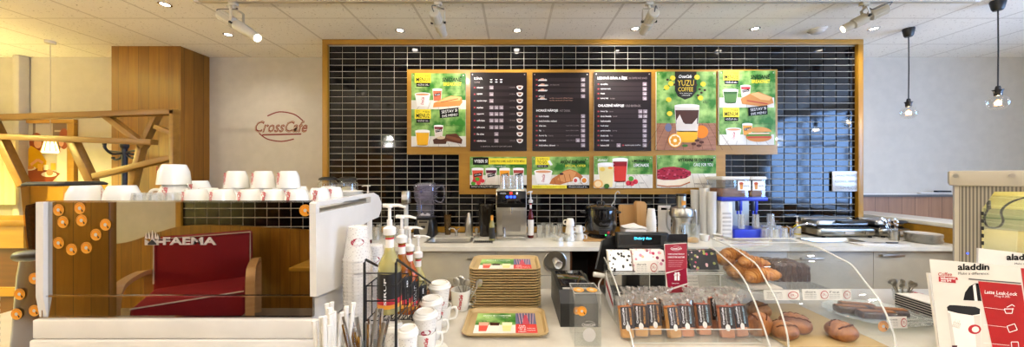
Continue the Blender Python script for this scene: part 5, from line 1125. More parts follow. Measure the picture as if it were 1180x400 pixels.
b = MB(); b.text('FAEMA', 188, 273.4, 249.5, 282.3, fn, LG, 1, bold=.035)
b.art([(167, 282.5), (167, 275.5), (172.5, 279), (176, 273), (180, 277.5), (183, 275), (183, 277.6), (188, 277.6), (188, 280), (183, 280), (183, 282.5)], fn, LG, 1)
for x, y0 in ((169, 268), (172.5, 266.3), (176.3, 264.8), (180, 267), (182.5, 269)): b.art([(x - 1.7, 275), (x - .2, y0), (x + 1.6, 275.4)], fn, LG, 2)
b.art([(x, y) for x, y in [(171, 280.5), (176, 275.8), (181, 280.5), (181, 282), (171, 282)]], fn, M['dark'], 3)
b.build('FAEMA_emblem'.lower(), r)
STK = None
def sticker(u, v, fn, ru=6.4, parent=None, rv=None):
    rv = rv or 6.8; b = MB(); b.disc(u, v, ru, rv, fn, M['orange'], 1.5, 24); b.disc(u, v, ru * .62, rv * .62, fn, cc('dd8a14'), 2, 20); b.disc(u, v, ru * .3, rv * .3, fn, M['papergrey'], 2.6, 14)
    b.art([(u + ru * .25, v), (u + ru * .7, v + rv * .45), (u + ru * .45, v + rv * .65)], fn, M['tblack'], 3.2)
    for k in range(12):
        a = .4 + PI * k / 12; b.disc(u + ru * .8 * math.cos(a), v - rv * .8 * math.sin(a), ru * .07, rv * .09, fn, M['oran2'], 3, 6)
    return b.build('sticker', parent)
for u, v in ((68, 242), (92.5, 240), (73, 256), (94.5, 254), (122, 259), (111, 270.5), (68, 280), (83, 287.5), (100, 285.5)): sticker(u, v, fn, parent=r)
sticker(352, 242.5, fn, 6.8, parent=r)

# ---------------- cups on the coffee machine
zt = 1.448
big = mug_proto(.046, .072, 'x', None, True, 'coffee_cup', up=False, ha=3.3)
small = mug_proto(.037, .06, 'x', None, True, 'coffee_cup', up=False, ha=2.6)
grp = 'white cups upside down on the coffee machine'
def P_(o, first, X, Y, z, lab, rz=0, sc=None):
    q = o if first else dup(o); q.location = (X, Y, z); q.rotation_euler = (0, 0, rz); q['label'] = lab
    if sc: q.scale = sc
    return q
P_(big, True, XP(99, 1.07), 1.07, zt, 'large upturned white cup at the grinder end of the coffee machine', -.8)
P_(big, False, XP(141, 1.075), 1.075, zt, 'large upturned white cup second from the grinder on the coffee machine', -.9)
P_(big, False, -1.232, 1.165, zt, 'large upturned white cup carrying another behind the small glasses', .2); P_(big, False, -1.232, 1.165, zt + .0725, 'large upturned white cup perched highest on the coffee machine', -1.1)
P_(big, False, -1.27, 1.29, zt, 'large upturned white cup at the rear behind the highest cup', .2, (1, 1, 1.15))
order = 'first second third fourth fifth sixth seventh eighth'.split()
for i, px in enumerate((226, 257, 288, 315, 342)):
    P_(small, i == 0, XP(px, 1.06), 1.06, zt, 'small upturned cup with red script, %s of the front row from the glasses' % order[i], -.35 + .04 * i)
for i, (px, y) in enumerate(((368, 1.15), (384, 1.24))): P_(small, False, XP(px, y), y, zt, ['small upturned cup just behind the front row corner at the side slot', 'small upturned cup last along the side slot'][i], .1)
for i, px in enumerate((240, 272, 303, 332)):
    X = XP(px, 1.148); P_(small, False, X, 1.148, zt, 'small upturned cup supporting the %s cup of the raised back row' % order[i], .1)
    if i: P_(small, False, X, 1.15, zt + .0605, 'small upturned cup with red script, %s of the raised back row' % order[i - 1], -.45)
b = MB(); b.lathe([(0, 0), (.035, 0), (.055, .012), (.057, .015), (.03, .006), (0, .006)], (0, 0, 0), M['ceramic'], 28); s0 = b.build('saucer', label='white saucer in the low stack at the rear corner of the coffee machine', cat='saucer', group='saucers on the coffee machine')
for k in range(4):
    for X, y in ((-.69, 1.34),):
        q = s0 if k == 0 else dup(s0); q.location = (X, y, zt + k * .008)
for k in range(3): q = dup(s0, (-.82, 1.33, zt + k * .008))
for k in range(3): q = dup(small, (-.98 + .12 * k - .01, 1.3, zt), label='small upturned cup in the rearmost row on the coffee machine, hidden mostly', group='rearmost cups on the coffee machine')
gs = glass_tumbler(.018, .024, .05, 'small clear glass upside down before the highest cup', 'small glasses on the coffee machine')
place(gs, [(161, 1.035), (179, 1.04), (197, 1.04)], zt); place(gs, [(207, 1.1)], zt, first=False)

# ---------------- grinder
gx, gy = -1.67, 1.2
r = thing('coffee_grinder', 'polished coffee grinder with bean hopper beside the coffee machine', 'coffee grinder', (gx, gy, ZF))
b = MB(); b.loft([[(gx + p[0], gy + p[1], z) for p in rrect(w, d, .03, 6)] for w, d, z in ((.165, .2, ZF + .012), (.165, .2, ZF + .02), (.145, .18, 1.2), (.135, .17, 1.27), (.11, .12, 1.29))], mat('polished_steel', '8c8b98', .2, 1)); b.box((gx - .083, gy - .1, ZF), (gx + .083, gy + .1, ZF + .012), M['black'], .004); b.build('body', r)
b = MB(); b.loft([[(gx + p[0], gy + p[1], z) for p in rrect(w, w, .016, 6)] for w, z in ((.128, 1.291), (.132, 1.33), (.139, 1.42), (.146, 1.515))], glass('amber_hopper', 'ecd094', refl=.5, graz=.1), cap=False); h = b.build('hopper', r)
b = MB(); b.loft([[(gx + p[0], gy + p[1], z) for p in rrect(w, w, .014, 6)] for w, z in ((.122, 1.292), (.126, 1.33), (.133, 1.42), (.13, 1.447), (.09, 1.456))], M['espresso']); b.build('beans', h)
b = MB(); b.loft([[(gx + p[0], gy + p[1], z) for p in rrect(w, w, .018, 6)] for w, z in ((.146, 1.516), (.148, 1.522), (.13, 1.53))], M['black']); b.build('lid', h)
b = MB(); b.tube([(-1.66, 1.068, 1.283), (-1.645, 1.066, 1.285), (-1.6, 1.065, 1.288), (-1.53, 1.075, 1.293), (-1.52, 1.08, 1.293)], [.008, .017, .019, .017, .01], M['black'], 14); b.cyl((gx + .02, gy - .08, 1.275), (gx + .05, 1.07, 1.288), .012, M['black']); b.build('dosing_fork', r)
fg = plane_fn((0, gy - .1, 0), (0, -1, 0))
for u, v in ((40, 321), (23, 339), (19.5, 362), (40, 358)):
    z = ZP(v, gy - .1); d = (.2 + (.18 - .2) * (z - .92) / .28) / 2; sticker(u, v, plane_fn((0, gy - d - .0015, 0), (0, -1, 0)), 6.5, r, 6.5)
# lids jar at far left
x, y = -1.68, 1.0
r = thing('cup_lid_stack', 'stack of pale cup lids at the counter end left of the grinder', 'lids', (x, y, ZF)); b = MB()
for k in range(14): b.lathe([(.034, 0), (.043, .004), (.043, .012), (.036, .016), (0, .017)], (x, y, ZF + k * .019), M['ceramic'] if k % 5 else M['papergrey'], 24)
b.build('lids', r)

# ---------------- paper cup stacks
def big_stack(x, Y, n, ztop, lab):
    R0, R1, H, step = .031, .045, .112, .0125
    a = thing('paper_cup', lab.replace('#', 'topmost cup of'), 'cup', (x, Y, ztop - H)); b = MB(); cup_body(b, x, Y, ztop - H, R0, R1, H, False)
    def cf(u, v, l): t = -PI/2 + u / .04; zz = .062 - v; rr = R1 + (R0 - R1) * zz / H + .0006 * l; return Vector((x + rr * math.cos(t), Y + rr * math.sin(t), ztop - H + zz))
    an = math.atan2(x, Y); 
    b.disc(-an * .04 * .9, 0, .023, .0125, cf, M['dred'], 1, 24); b.text('CrossCafe', -an * .036 - .015, -.003, -an * .036 + .015, .003, cf, M['text'], 2, shear=.3); b.build('body', a)
    b = MB(); cup_body(b, 0, 0, 0, R0, R1, H, False); ns = thing('paper_cup', 'patterned paper cup nested in the %s' % lab.split('# ')[1], 'cup', (x, Y, ztop - H - step), lab.split('# ')[1]); 
    bb = b.build('body'); bb.parent = ns; k = 2
    while ztop - H - step * k > ZF: dup(ns, (x + random.uniform(-.0006, .0006), Y, ztop - H - step * k)); k += 1
big_stack(XP(412.5, 1.12), 1.12, 30, ZP(260.5, 1.12), '# tall patterned paper cup stack beside the coffee machine')
big_stack(XP(430, 1.25), 1.26, 25, ZP(282, 1.26), '# shorter patterned paper cup stack behind the first syrup bottle')

# ---------------- syrup bottles in a wire rack
bt = [(449, .985, 235, clearsy), (463, 1.11, 248, amber), (472, 1.24, 261, orsy), (482, 1.365, 271, clearsy)]
labs = ['pale yellow syrup bottle with the highest white pump, nearest in the wire rack', 'amber syrup bottle with white pump, second in the wire rack', 'orange syrup bottle with white pump, third in the wire rack', 'pale syrup bottle with the lowest white pump, last in the wire rack']
lev = []
for i, (px, Y, pt, body) in enumerate(bt):
    top = ZP(pt, Y); hb = .235; z0 = top - hb - .104 * .92; lev.append((XP(px, Y), Y, z0))
    bottle('syrup_bottle', XP(px, Y), Y, z0 + .002, hb, .034, labs[i], 'bottle', body, None, blackl, pump=1, rz=(0, 0, .1, 0)[i] , stripe=M['orange'], s=.9, text='SIRUP')
r = thing('wire_rack', 'stepped black wire rack holding four syrup bottles', 'rack', (-.39, 1.17, ZF)); w = .0021
ys = [.925, 1.045, 1.175, 1.305, 1.425]; b = MB()
for i, (x, Y, z0) in enumerate(lev):
    y0, y1 = ys[i], ys[i + 1] - .008; a, c = x - .044, x + .0405
    for zz in (z0, z0 + .1): b.tube([(a, y0, zz), (c, y0, zz), (c, y1, zz), (a, y1, zz)], w, M['wire'], 6, closed=True)
    for k in range(5): xx = a + (c - a) * k / 4; b.tube([(xx, y0, z0), (xx, y1, z0)], w * .8, M['wire'], 6)
    for xx in (a, c):
        for k in range(4): yy = y0 + (y1 - y0) * k / 3; b.tube([(xx, yy, z0), (xx, yy, z0 + .1)], w * .8, M['wire'], 6)
b.build('baskets', r)
b = MB(); x0_, x3_ = lev[0][0], lev[3][0]
for d0, d3 in ((-.047, -.047), (.0435, .0435)):
    zt0 = ZP(303, .92); b.tube([(x0_ + d0, .92, ZF + w), (x0_ + d0, .92, zt0), (x0_ + d0, .93, zt0 + .006), (x3_ + d3, 1.43, lev[3][2] + .1), (x3_ + d3, 1.435, ZF + w)], w * 1.9, M['wire'], 8)
for yy, xx, zz in ((.92, x0_, ZP(315, .92)), (.92, x0_, ZP(347, .92)), (.92, x0_, ZF + .012), (1.434, x3_, ZF + .012)): b.tube([(xx - .047, yy, zz), (xx + .0435, yy, zz)], w, M['wire'])
b.build('frame', r)

# ---------------- straws and stirrers
def holder(px, Y, R, H, lab):
    x = XP(px, Y); b = MB(); b.lathe([(0, .006), (R * .9, .006), (R * .96, H), (R, H), (R * .95, 0), (0, 0)], (x, Y, ZF), M['glass'], 28); b.build('glass_holder', at=(x, Y, ZF), label=lab, cat='glass'); return x
x = holder(384, .84, .044, .2, 'clear glass full of white wrapped straws at the coffee machine corner'); random.seed(11)
for k in range(18):
    a = k * 2.4; rr = .034 * math.sqrt((k + .5) / 18); tx = (random.uniform(-.5, .5)) * .06 + rr * math.cos(a) * .9; top = random.uniform(.27, .32)
    p0 = Vector((x + rr * .85 * math.cos(a), .84 + rr * .85 * math.sin(a), ZF + .01)); p1 = Vector((x + tx, .84 + rr * math.sin(a) * 1.1, ZF + top))
    b = MB(); b.tube([p0, p0.lerp(p1, .95), p1], [.0052, .0052, .0058], M['paper'], 6); b.build('straw', at=p0, label='white paper wrapped straw standing in the clear glass', cat='straw', group='wrapped straws in the glass')
x = holder(423, .83, .042, .21, 'clear glass full of steel stirring spoons before the wire rack')
for k in range(16):
    a = k * 2.4; rr = .028 * math.sqrt((k + .5) / 16); p0 = Vector((x + rr * math.cos(a), .83 + rr * math.sin(a), ZF + .012)); tx = -.062 + .118 * k / 15; p1 = Vector((x + tx * 1.0, .83 + .03 * math.sin(a), ZF + random.uniform(.25, .29) + (.03 if k > 10 else 0)))
    m = 'chrome' if k % 3 else 'steel'; d = (p1 - p0).normalized(); b = MB(); b.obox(p0, p1, .011 if k % 2 else .008, .002, M[m], up=(0, -1, .1), bev=.0008); b.build('stirrer', at=p0, label='flat steel stirrer standing in the clear glass', cat='stirrer', group='steel stirrers in the glass')

# ---------------- sample cups: paper cups nested in mugs
def sample(px, Y, topy, R, lab, mug=True, Rm=.046, mh=.085):
    x = XP(px, Y); z1 = ZP(topy, Y)
    if mug:
        m = dup(mgs[0]) if mgs[1] else mgs[0]; mgs[1] = True; m.location = (x + .012, Y, ZF + (.0095 if mug == 2 else 0)); m.scale = (Rm / .046, Rm / .046, mh / .085); m.rotation_euler = (0, 0, .25); m['label'] = 'white mug holding the ' + lab
        m['category'] = 'mug'
        x += .012 - .012; zc = ZF + .012 + (.0095 if mug == 2 else 0)
    else: zc = ZF
    r = thing('takeaway_cup', lab[0].upper() + lab[1:] if False else lab, 'cup', (x, Y, zc)); H = z1 - zc - .02
    b = MB(); cup_body(b, x + (.012 if mug else 0), Y, zc, R * .62, R * .95, H)
    def cf(u, v, l): t = -PI/2 - math.atan2(x, Y) * 0 + u / (R * .9); zz = H * .62 - v; rr = R * .62 + (R * .33) * zz / H + .0006 * l + .0003; return Vector((x + (.012 if mug else 0) + rr * math.cos(t), Y + rr * math.sin(t), zc + zz))
    b.disc(.012, 0, R * .46, R * .25, cf, M['dred'], 1, 20); b.text('CrossCafe', .012 - R * .32, -R * .06, .012 + R * .32, R * .06, cf, M['text'], 2, shear=.3); b.build('body', r)
    b = MB(); xx = x + (.012 if mug else 0); b.lathe([(R * .97, -.004), (R * 1.06, -.002), (R * 1.07, .004), (R * .99, .008), (R * .95, .014), (R * .82, .016), (R * .8, .021), (R * .72, .021), (R * .68, .017), (0, .017)], (xx, Y, zc + H), M['lid'], 32); b.build('lid', r)
mgs = [mug_proto(.046, .085, 'x', None, True, 'coffee_mug'), False]
sample(503.5, 1.40, 325.5, .046, 'lidded paper cup furthest along the row, by the spoon mug', 1, .05)
sample(494, 1.28, 343, .044, 'lidded paper cup second furthest along the row', 1, .043)
sample(486.5, 1.165, 358, .042, 'lidded paper cup third along the row before the wire rack', 2, .04, .08)
sample(470, 1.0, 377, .031, 'small lidded paper cup nearest the steel stirrers', 0)
sample(453.5, 1.06, 372, .030, 'lidded paper cup standing inside the wire rack legs', 0)
x = XP(486.5, 1.165) + .012; b = MB(); b.lathe([(0, .002), (.04, .0), (.062, .008), (.078, .013), (.08, .016), (.06, .011), (.03, .006), (0, .006)], (0, 0, 0), M['ceramic'], 32); q = b.build('saucer', label='white saucer under the nearest mug and paper cup', cat='saucer'); q.location = (x, 1.165, ZF + .0005)
q = dup(mgs[0], (XP(531, 1.56), 1.56, ZF), label='white mug full of teaspoons beside the tray stack', rotz=.1); q.scale = (1.05, 1.05, 1.15)
x = XP(531, 1.56)
for k in range(7):
    a = k * .9; spoon('teaspoon', (x + .05 + .01 * math.cos(a) - .03, 1.56 + .02 * math.sin(a), ZF + .016), (x - .03 + .022 * k, 1.56 + .03 * math.sin(a * 2), ZF + .155), 'steel teaspoon standing in the white mug beside the tray stack', 'spoon', 'teaspoons in the mug', 'steel')
x, Y = XP(507, 1.7), 1.7; r = thing('clear_box', 'small clear box of brown sugar sachets behind the row of cups', 'box', (x, Y, ZF)); b = MB()
for A, B in (((x - .085, Y - .06, ZF), (x + .085, Y + .06, ZF + .003)), ((x - .085, Y - .06, ZF + .003), (x - .082, Y + .06, ZF + .06)), ((x + .082, Y - .06, ZF + .003), (x + .085, Y + .06, ZF + .06)), ((x - .082, Y - .06, ZF + .003), (x + .082, Y - .057, ZF + .06)), ((x - .082, Y + .057, ZF + .003), (x + .082, Y + .06, ZF + .09))): b.box(A, B, M['acry'])
b.build('body', r)
b = MB(); b.box((x - .07, Y - .045, ZF + .004), (x + .07, Y + .045, ZF + .05), cc('8a5430'), .006); b.build('sachets', at=(x, Y, ZF + .004), label='brown sugar sachets filling the small clear box', cat='sachets', kind='stuff')

# ---------------- trays
TW, TD = .355, .262
def tray_rings(z0, w=TW, d=TD): 
    return [(w * .9, d * .86, 0, .03), (w * .955, d * .94, .012, .035), (w, d, .016, .04), (w, d, .0195, .04), (w * .95, d * .93, .0185, .035), (w * .9, d * .87, .006, .03)]
def tray_proto(lab, grp=None):
    b = MB(); b.loft([[(p[0], p[1], z) for p in rrect(w, d, rr, 6)] for w, d, z, rr in tray_rings(0)], M['tray']); return b.build('serving_tray', label=lab, cat='tray', group=grp)
t0 = tray_proto('tan tray near the bottom of the tray stack', 'tan trays in the stack'); tx, ty = XP(582.5, 1.68), 1.68
n = 15; ztop = ZP(310, 1.55) ; st = (ztop - ZF - .0195) / (n - 1)
t0.location = (tx, ty, ZF); t0['label'] = 'tan serving tray below the top one in the tall stack'
for k in range(1, n): q = dup(t0, (tx + random.uniform(-.0008, .0008), ty, ZF + st * k)); 
q['label'] = 'topmost tan serving tray of the tall stack'; del q['group']; 
ft = dup(t0, (XP(583, 1.41), 1.405, ZF), label='single tan serving tray lying before the tray stack'); del ft['group']
def paper_mat(x, y, z, lab):
    w, d = .265, .185; b = MB(); b.box((x - w/2, y - d/2, z), (x + w/2, y + d/2, z + .0008), M['paper'])
    def fn(u, v, l): return Vector((x - w/2 + u * w, y + d/2 - v * d, z + .0008 + .0002 * l))
    b.rect(0, 0, .66, 1, fn, G1, 1); b.rect(.66, 0, 1, 1, fn, cc('6a6a88'), 1); b.rect(0, .62, .66, 1, fn, WT, 1.5); b.rect(.66, .58, 1, 1, fn, cc('c83a34'), 2)
    for k in range(12): t = k / 11; b.line([(.69 + .28 * t, .0), (.72 + .22 * t, .57)], .008, fn, cc('d9a6a0' if k % 2 else '3c3560'), 2)
    b.art([(.77, .58), (.81, .1), (.85, .1), (.89, .58)], fn, cc('b8485c'), 3)
    b.text('ZASTAV SE A OCHUTNEJ', .1, .1, .58, .19, fn, M['text'], 3, bold=.02); b.text('naše nové letní nápoje', .14, .22, .54, .26, fn, M['text'], 3)
    for cx, c, tp in ((.14, 'd6503f', 'e8a08a'), (.32, 'e9dfcb', '3a1c14'), (.52, 'ead28a', 'f2e7b8')):
        b.art([(cx - .085, .5), (cx - .06, .92), (cx + .06, .92), (cx + .085, .5)], fn, cc(c), 4); b.art([(cx - .085, .5), (cx - .07, .66), (cx + .07, .66), (cx + .085, .5)], fn, cc(tp), 5); b.text('NOVÉ', cx - .04, .4, cx + .04, .46, fn, M['tblack'], 4)
    for i, t in enumerate(('NA', 'CESTU', 'SI JI', 'ZABALÍM')): b.text(t, .7 if i % 2 else .72, .64 + i * .085, .82, .70 + i * .085, fn, M['text'], 4)
    b.text('hezký den', .84, .76, .97, .82, fn, M['text'], 4); b.text('v kavárně', .84, .85, .97, .9, fn, M['text'], 4)
    b.build('paper_placemat', at=(x, y, z), label=lab, cat='placemat', smooth=False)
paper_mat(tx, ty, ZF + st * (n - 1) + .0065, 'printed green and red paper placemat on top of the tray stack'); paper_mat(ft.location.x, 1.405, ZF + .0065, 'printed green and red paper placemat on the single tray')
# ---------------- receipt printer, acrylic sticker box
x0, x1, y0, y1 = XP(645, 1.4), XP(688, 1.4), 1.38, 1.72; zt = ZP(328, 1.5)
r = thing('receipt_printer', 'black receipt printer right of the tray stack', 'printer', ((x0 + x1) / 2, 1.55, ZF))
b = MB(); b.prism([(x0, y0, ZF + .0), (x0, y1, ZF + .0), (x0, y1, zt), (x0, y0 + .05, zt), (x0, y0, zt - .04)], (x1 - x0, 0, 0), M['black']); b.build('body', r)
b = MB(); b.box((x0 + .015, y0 + .08, zt), (x1 - .015, y1 - .03, zt + .008), M['bgloss'], .003); b.box((x0 + .02, y0 + .06, zt), (x1 - .02, y0 + .07, zt + .004), M['papergrey']); b.build('lid', r)
x0, x1, y0, y1 = XP(662, 1.22), XP(693, 1.22), 1.22, 1.33; zt = ZP(338, 1.22)
r = thing('acrylic_box', 'clear acrylic box with orange round stickers before the receipt printer', 'box', ((x0 + x1) / 2, 1.27, ZF)); t = .003; b = MB()
for A, B in (((x0, y0, ZF), (x1, y0 + t, zt)), ((x0, y1 - t, ZF), (x1, y1, zt)), ((x0, y0 + t, ZF), (x0 + t, y1 - t, zt)), ((x1 - t, y0 + t, ZF), (x1, y1 - t, zt)), ((x0 + t, y0 + t, ZF), (x1 - t, y1 - t, ZF + t))): b.box(A, B, M['acry'])
b.build('body', r)
fn = plane_fn((0, y0 - .0004, 0), (0, -1, 0))
b = MB(); b.tube([(x0, y0, zt), (x1, y0, zt), (x1, y1, zt), (x0, y1, zt)], .0018, M['frost'], 6, closed=True); b.build('rim', r)
sticker(670.5, 358.5, fn, 5.6, r, 5.6); sticker(664 + .5, 358, plane_fn((0, y1 + .001, 0), (0, -1, 0)), 4.2, r, 4.6)
def topfn(u, v, l): return Vector((x0 + (x1 - x0) * u, y1 - (y1 - y0) * v, zt + .001 + l * .0005))
for u in (.22, .72): b = MB(); b.disc(u, .7, .2, .22, topfn, M['orange'], 1); b.disc(u, .7, .08, .09, topfn, M['papergrey'], 2); b.build('sticker', r)
b = MB(); script_logo(b, 670, 370, 687, 378, fn, M['papergrey'], 1); b.disc(679, 386, 7.5, 8, fn, M['papergrey'], 1); b.build('logo_print', r)
b = MB(); x, y = XP(681, 1.12), 1.12; b.box((x - .03, y - .02, ZF), (x + .03, y + .02, ZF + .03), M['paper'], .003); b.box((x - .012, y - .0205, ZF + .01), (x + .012, y - .0195, ZF + .022), M['red']); b.build('sugar_packet', at=(x, y, ZF), label='small white packet with red mark before the acrylic box', cat='packet') if False else None

# ---------------- till
X = lambda px: XP(px, 1.75)
r = thing('till', 'black till with customer display seen from behind', 'till', (XP(735, 1.74), 1.72, ZF))
b = MB(); b.prism([(XP(680, 1.75), 1.62, ZP(305, 1.7)), (XP(686, 1.75), 1.60, ZP(272, 1.7)), (XP(700, 1.75), 1.62, ZP(268, 1.7)), (XP(782, 1.75), 1.66, ZP(268, 1.7)), (XP(782, 1.75), 1.66, ZP(296, 1.7)), (XP(700, 1.75), 1.64, ZP(314, 1.7))], (0.01, .07, -.02), M['black']); b.build('monitor', r)
b = MB(); b.box((XP(718, 1.75), 1.70, ZF + .03), (XP(765, 1.75), 1.78, ZP(300, 1.75)), M['black'], .01); b.build('neck', r)
b = MB(); b.box((XP(695, 1.75), 1.6, ZF), (XP(770, 1.75), 1.82, ZF + .03), M['black'], .008); b.build('base', r)
yd = 1.565; b = MB(); b.box((XP(711, yd), yd, ZP(286, yd)), (XP(771, yd), yd + .035, ZP(268.5, yd)), M['black'], .006); b.box((XP(735, yd), yd + .03, ZP(292, yd)), (XP(745, yd), yd + .075, ZP(280, yd)), M['black'], .003)
fn = plane_fn((0, yd - .0005, 0), (0, -1, 0)); b.rect(714, 271, 768, 282.5, fn, M['bgloss'], .5); tcy = mat('cyan_display_text', '4fd8ff', .4, emit='38c8ff', estr=5); b.text('Dobrý den', 731, 273.3, 750.5, 276.8, fn, tcy, 1.5); b.build('customer_display', r)
b = MB(); b.disc(698, 271, .7, .7, plane_fn((0, 1.61, 0), (0, -1, 0)), mat('green_led', '30ff60', .4, emit='20ff50', estr=4), 1, 10); b.build('power_light', r)
b = MB(); b.box((XP(658, 1.8), 1.76, ZF), (XP(676, 1.8), 1.83, ZP(316, 1.8)), M['black'], .01); b.build('cash_module', at=(XP(680, 1.8), 1.8, ZF), label='dark box standing behind the receipt printer', cat='box')
b = MB(); b.cyl(W(684, 316, 1.6), W(696, 318, 1.6), .012, M['paper']); b.tube(spline([W(696, 318, 1.6), W(690, 328, 1.6), W(692, 345, 1.58), (.41, 1.55, ZF + .008), (.40, 1.62, ZF + .006)], 6), .004, M['white']); 
b.build('till_cable', at=W(690, 318, 1.6), label='white plug and cable beside the left cake stand panel', cat='cable')

# ---------------- clear acrylic stand with slanted ends (bars and gift boxes)
prof = [(1.60, .42), (1.50, .45), (1.405, .494), (1.30, .57), (1.24, .62), (1.20, .659)]
curve_ = [(1.66, .338), (1.586, .343), (1.50, .35), (1.408, .373), (1.354, .39), (1.306, .441), (1.262, .487), (1.229, .545), (1.206, .61), (1.200, .659)]
def end_panel(r, x, P, t=.005, zb=ZF + .0012):
    P = [(q.x, q.y) for q in spline([(a, c, 0) for a, c in P], 4)]
    b = MB(); yb = P[0][0]; out = [(x, y, CH - d) for y, d in P]; out = [(x, yb, zb)] + out + [(x, P[-1][0], zb)] if P[-1][1] < .655 else [(x, yb, zb)] + out[:-1] + [(x, P[-1][0], zb)]
    b.prism(out, (t, 0, 0), M['acry']); b.build('end_panel', r)
    b = MB(); b.tube([(x + t/2, y, CH - d + .002) for y, d in P[:-1]] + [(x + t/2, P[-1][0], zb + .003)], .0034, M['frost'], 6); b.build('panel_edge', r)
xa, xb, xc = .448, .955, 1.425
r = thing('acrylic_stand', 'clear acrylic counter stand with slanted end holding wrapped bars', 'display stand', ((xa + xb) / 2, 1.4, ZF))
end_panel(r, xa, prof); 
def shelf(r, x0, x1, y0, y1, z, lip=.018, name='shelf'):
    b = MB(); b.box((x0, y0, z - .003), (x1, y1, z), M['acry']); b.box((x0, y0 - .003, z - .003), (x1, y0, z + lip), M['acry']); b.tube([(x0, y0 - .0015, z + lip), (x1, y0 - .0015, z + lip)], .0016, M['frost'], 6); b.tube([(x0, y0 - .0015, z - .003), (x1, y0 - .0015, z - .003)], .0016, M['frost'], 6); b.build(name, r)
z1 = ZP(315.5, 1.46); shelf(r, xa + .006, xb - .001, 1.46, 1.60, z1, .004)
shelf(r, xa + .006, xb - .001, 1.235, 1.38, ZP(395.5, 1.235) + .004, .05)
b = MB(); b.box((xa + .006, 1.44, ZF + .0012), (xb - .001, 1.443, ZP(337, 1.44)), M['acry']); b.tube([(xa + .006, 1.4415, ZP(337, 1.44)), (xb, 1.4415, ZP(337, 1.44))], .0016, M['frost'], 6); b.build('back_rest', r)
for x in (XP(745.5, 1.5), xb - .008): b = MB(); b.box((x, 1.475, ZF + .0012), (x + .004, 1.59, z1 - .004), M['acry']); b.tube([(x + .002, 1.475, ZF + .003), (x + .002, 1.475, z1 - .005)], .0018, M['frost'], 6); b.build('upright', r)
b = MB(); fl = lambda u, v, l: Vector((xa - .0006 - l * .0004, 1.56 - u, ZF + v)); 
b.art([(.0, .06), (.12, .02), (.12, .10), (.0, .19)], fl, M['text'], 1); b.art([(.004, .12), (.116, .055), (.116, .075), (.004, .15)], fl, M['red'], 2); b.build('side_sign', r, label='white and red printed sign')
# curved glass cake case
r = thing('cake_case', 'curved clear cake case holding croissants, chocolate cake and rolls', 'display case', ((xb + xc) / 2, 1.45, ZF))
end_panel(r, xb + .003, prof[:1] + [(1.567, .364), (1.47, .385), (1.36, .43), (1.29, .5), (1.235, .59), (1.2, .659)]) ; end_panel(r, 1.025, curve_); end_panel(r, xc, curve_)
b = MB(); P = [(q.x, q.y) for q in spline([(a, c, 0) for a, c in curve_[:-1]], 4)]; b.sheet([[(x, y, CH - d + .0015) for y, d in P] for x in (1.031, xc - .001)], M['acry']); b.build('curved_cover', r, ang=80)
b = MB(); b.tube([(1.03, 1.66, CH - .336), (xc, 1.66, CH - .336)], .003, M['frost'], 6); b.tube([(1.03, 1.586, CH - .341), (xc, 1.586, CH - .341)], .0018, M['frost'], 6); b.build('top_edge', r)
z2 = ZP(337, 1.40); 
b = MB(); b.box((1.031, 1.40, z2 - .005), (xc - .001, 1.655, z2), M['acry']); b.tube([(1.031, 1.4, z2 - .002), (xc - .001, 1.4, z2 - .002)], .002, M['frost'], 6); b.build('upper_shelf', r)
# price tags
def price_tag(x0, y0, x1, y1, Y, lab, tilt=0, big=None, pole=None):
    fnp = plane_fn((0, Y, ZP(y1, Y)), (0, -1, .15)); b = MB(); b.prism([fnp(u, v, -1) for u, v in ((x0, y0), (x1, y0 + tilt), (x1 + 1, y1 + tilt), (x0 + 1, y1))], (0, .0015, 0), M['paper'])
    w = x1 - x0; h = y1 - y0; b.text('croissant' if big is None else big, x0 + w * .08, y0 + h * .15, x0 + w * .5, y0 + h * .32, fnp, M['tblack'], 3)
    for k in range(3): b.text('pšenice mléko vejce', x0 + w * .08, y0 + h * (.42 + .16 * k), x0 + w * .52, y0 + h * (.5 + .16 * k), fnp, M['greyd'], 3, bold=.02)
    b.disc(x1 - w * .18, y0 + h * .5, w * .15, h * .38, fnp, M['red'], 3, 20); b.disc(x1 - w * .18, y0 + h * .5, w * .125, h * .31, fnp, M['paper'], 4, 20); b.text('39,-', x1 - w * .27, y0 + h * .36, x1 - w * .1, y0 + h * .64, fnp, M['red'], 5)
    if pole: b.cyl(fnp((x0 + x1) / 2, y1, -2), Vector((XP((x0 + x1) / 2, Y), fnp((x0 + x1) / 2, y1, 0).y + .002, pole)), .0015, M['chrome'], n=8)
    b.build('price_tag', at=fnp((x0 + x1) / 2, y1, 0), label=lab, cat='price tag', smooth=False)
price_tag(880, 334.5, 921, 346, 1.39, 'white price tag hanging before the croissants'); price_tag(924.5, 333.5, 955, 346, 1.39, 'white price tag before the left half of the chocolate cake', big='dort'); price_tag(953, 333.5, 980.5, 346, 1.389, 'white price tag before the right end of the chocolate cake', big='řez')
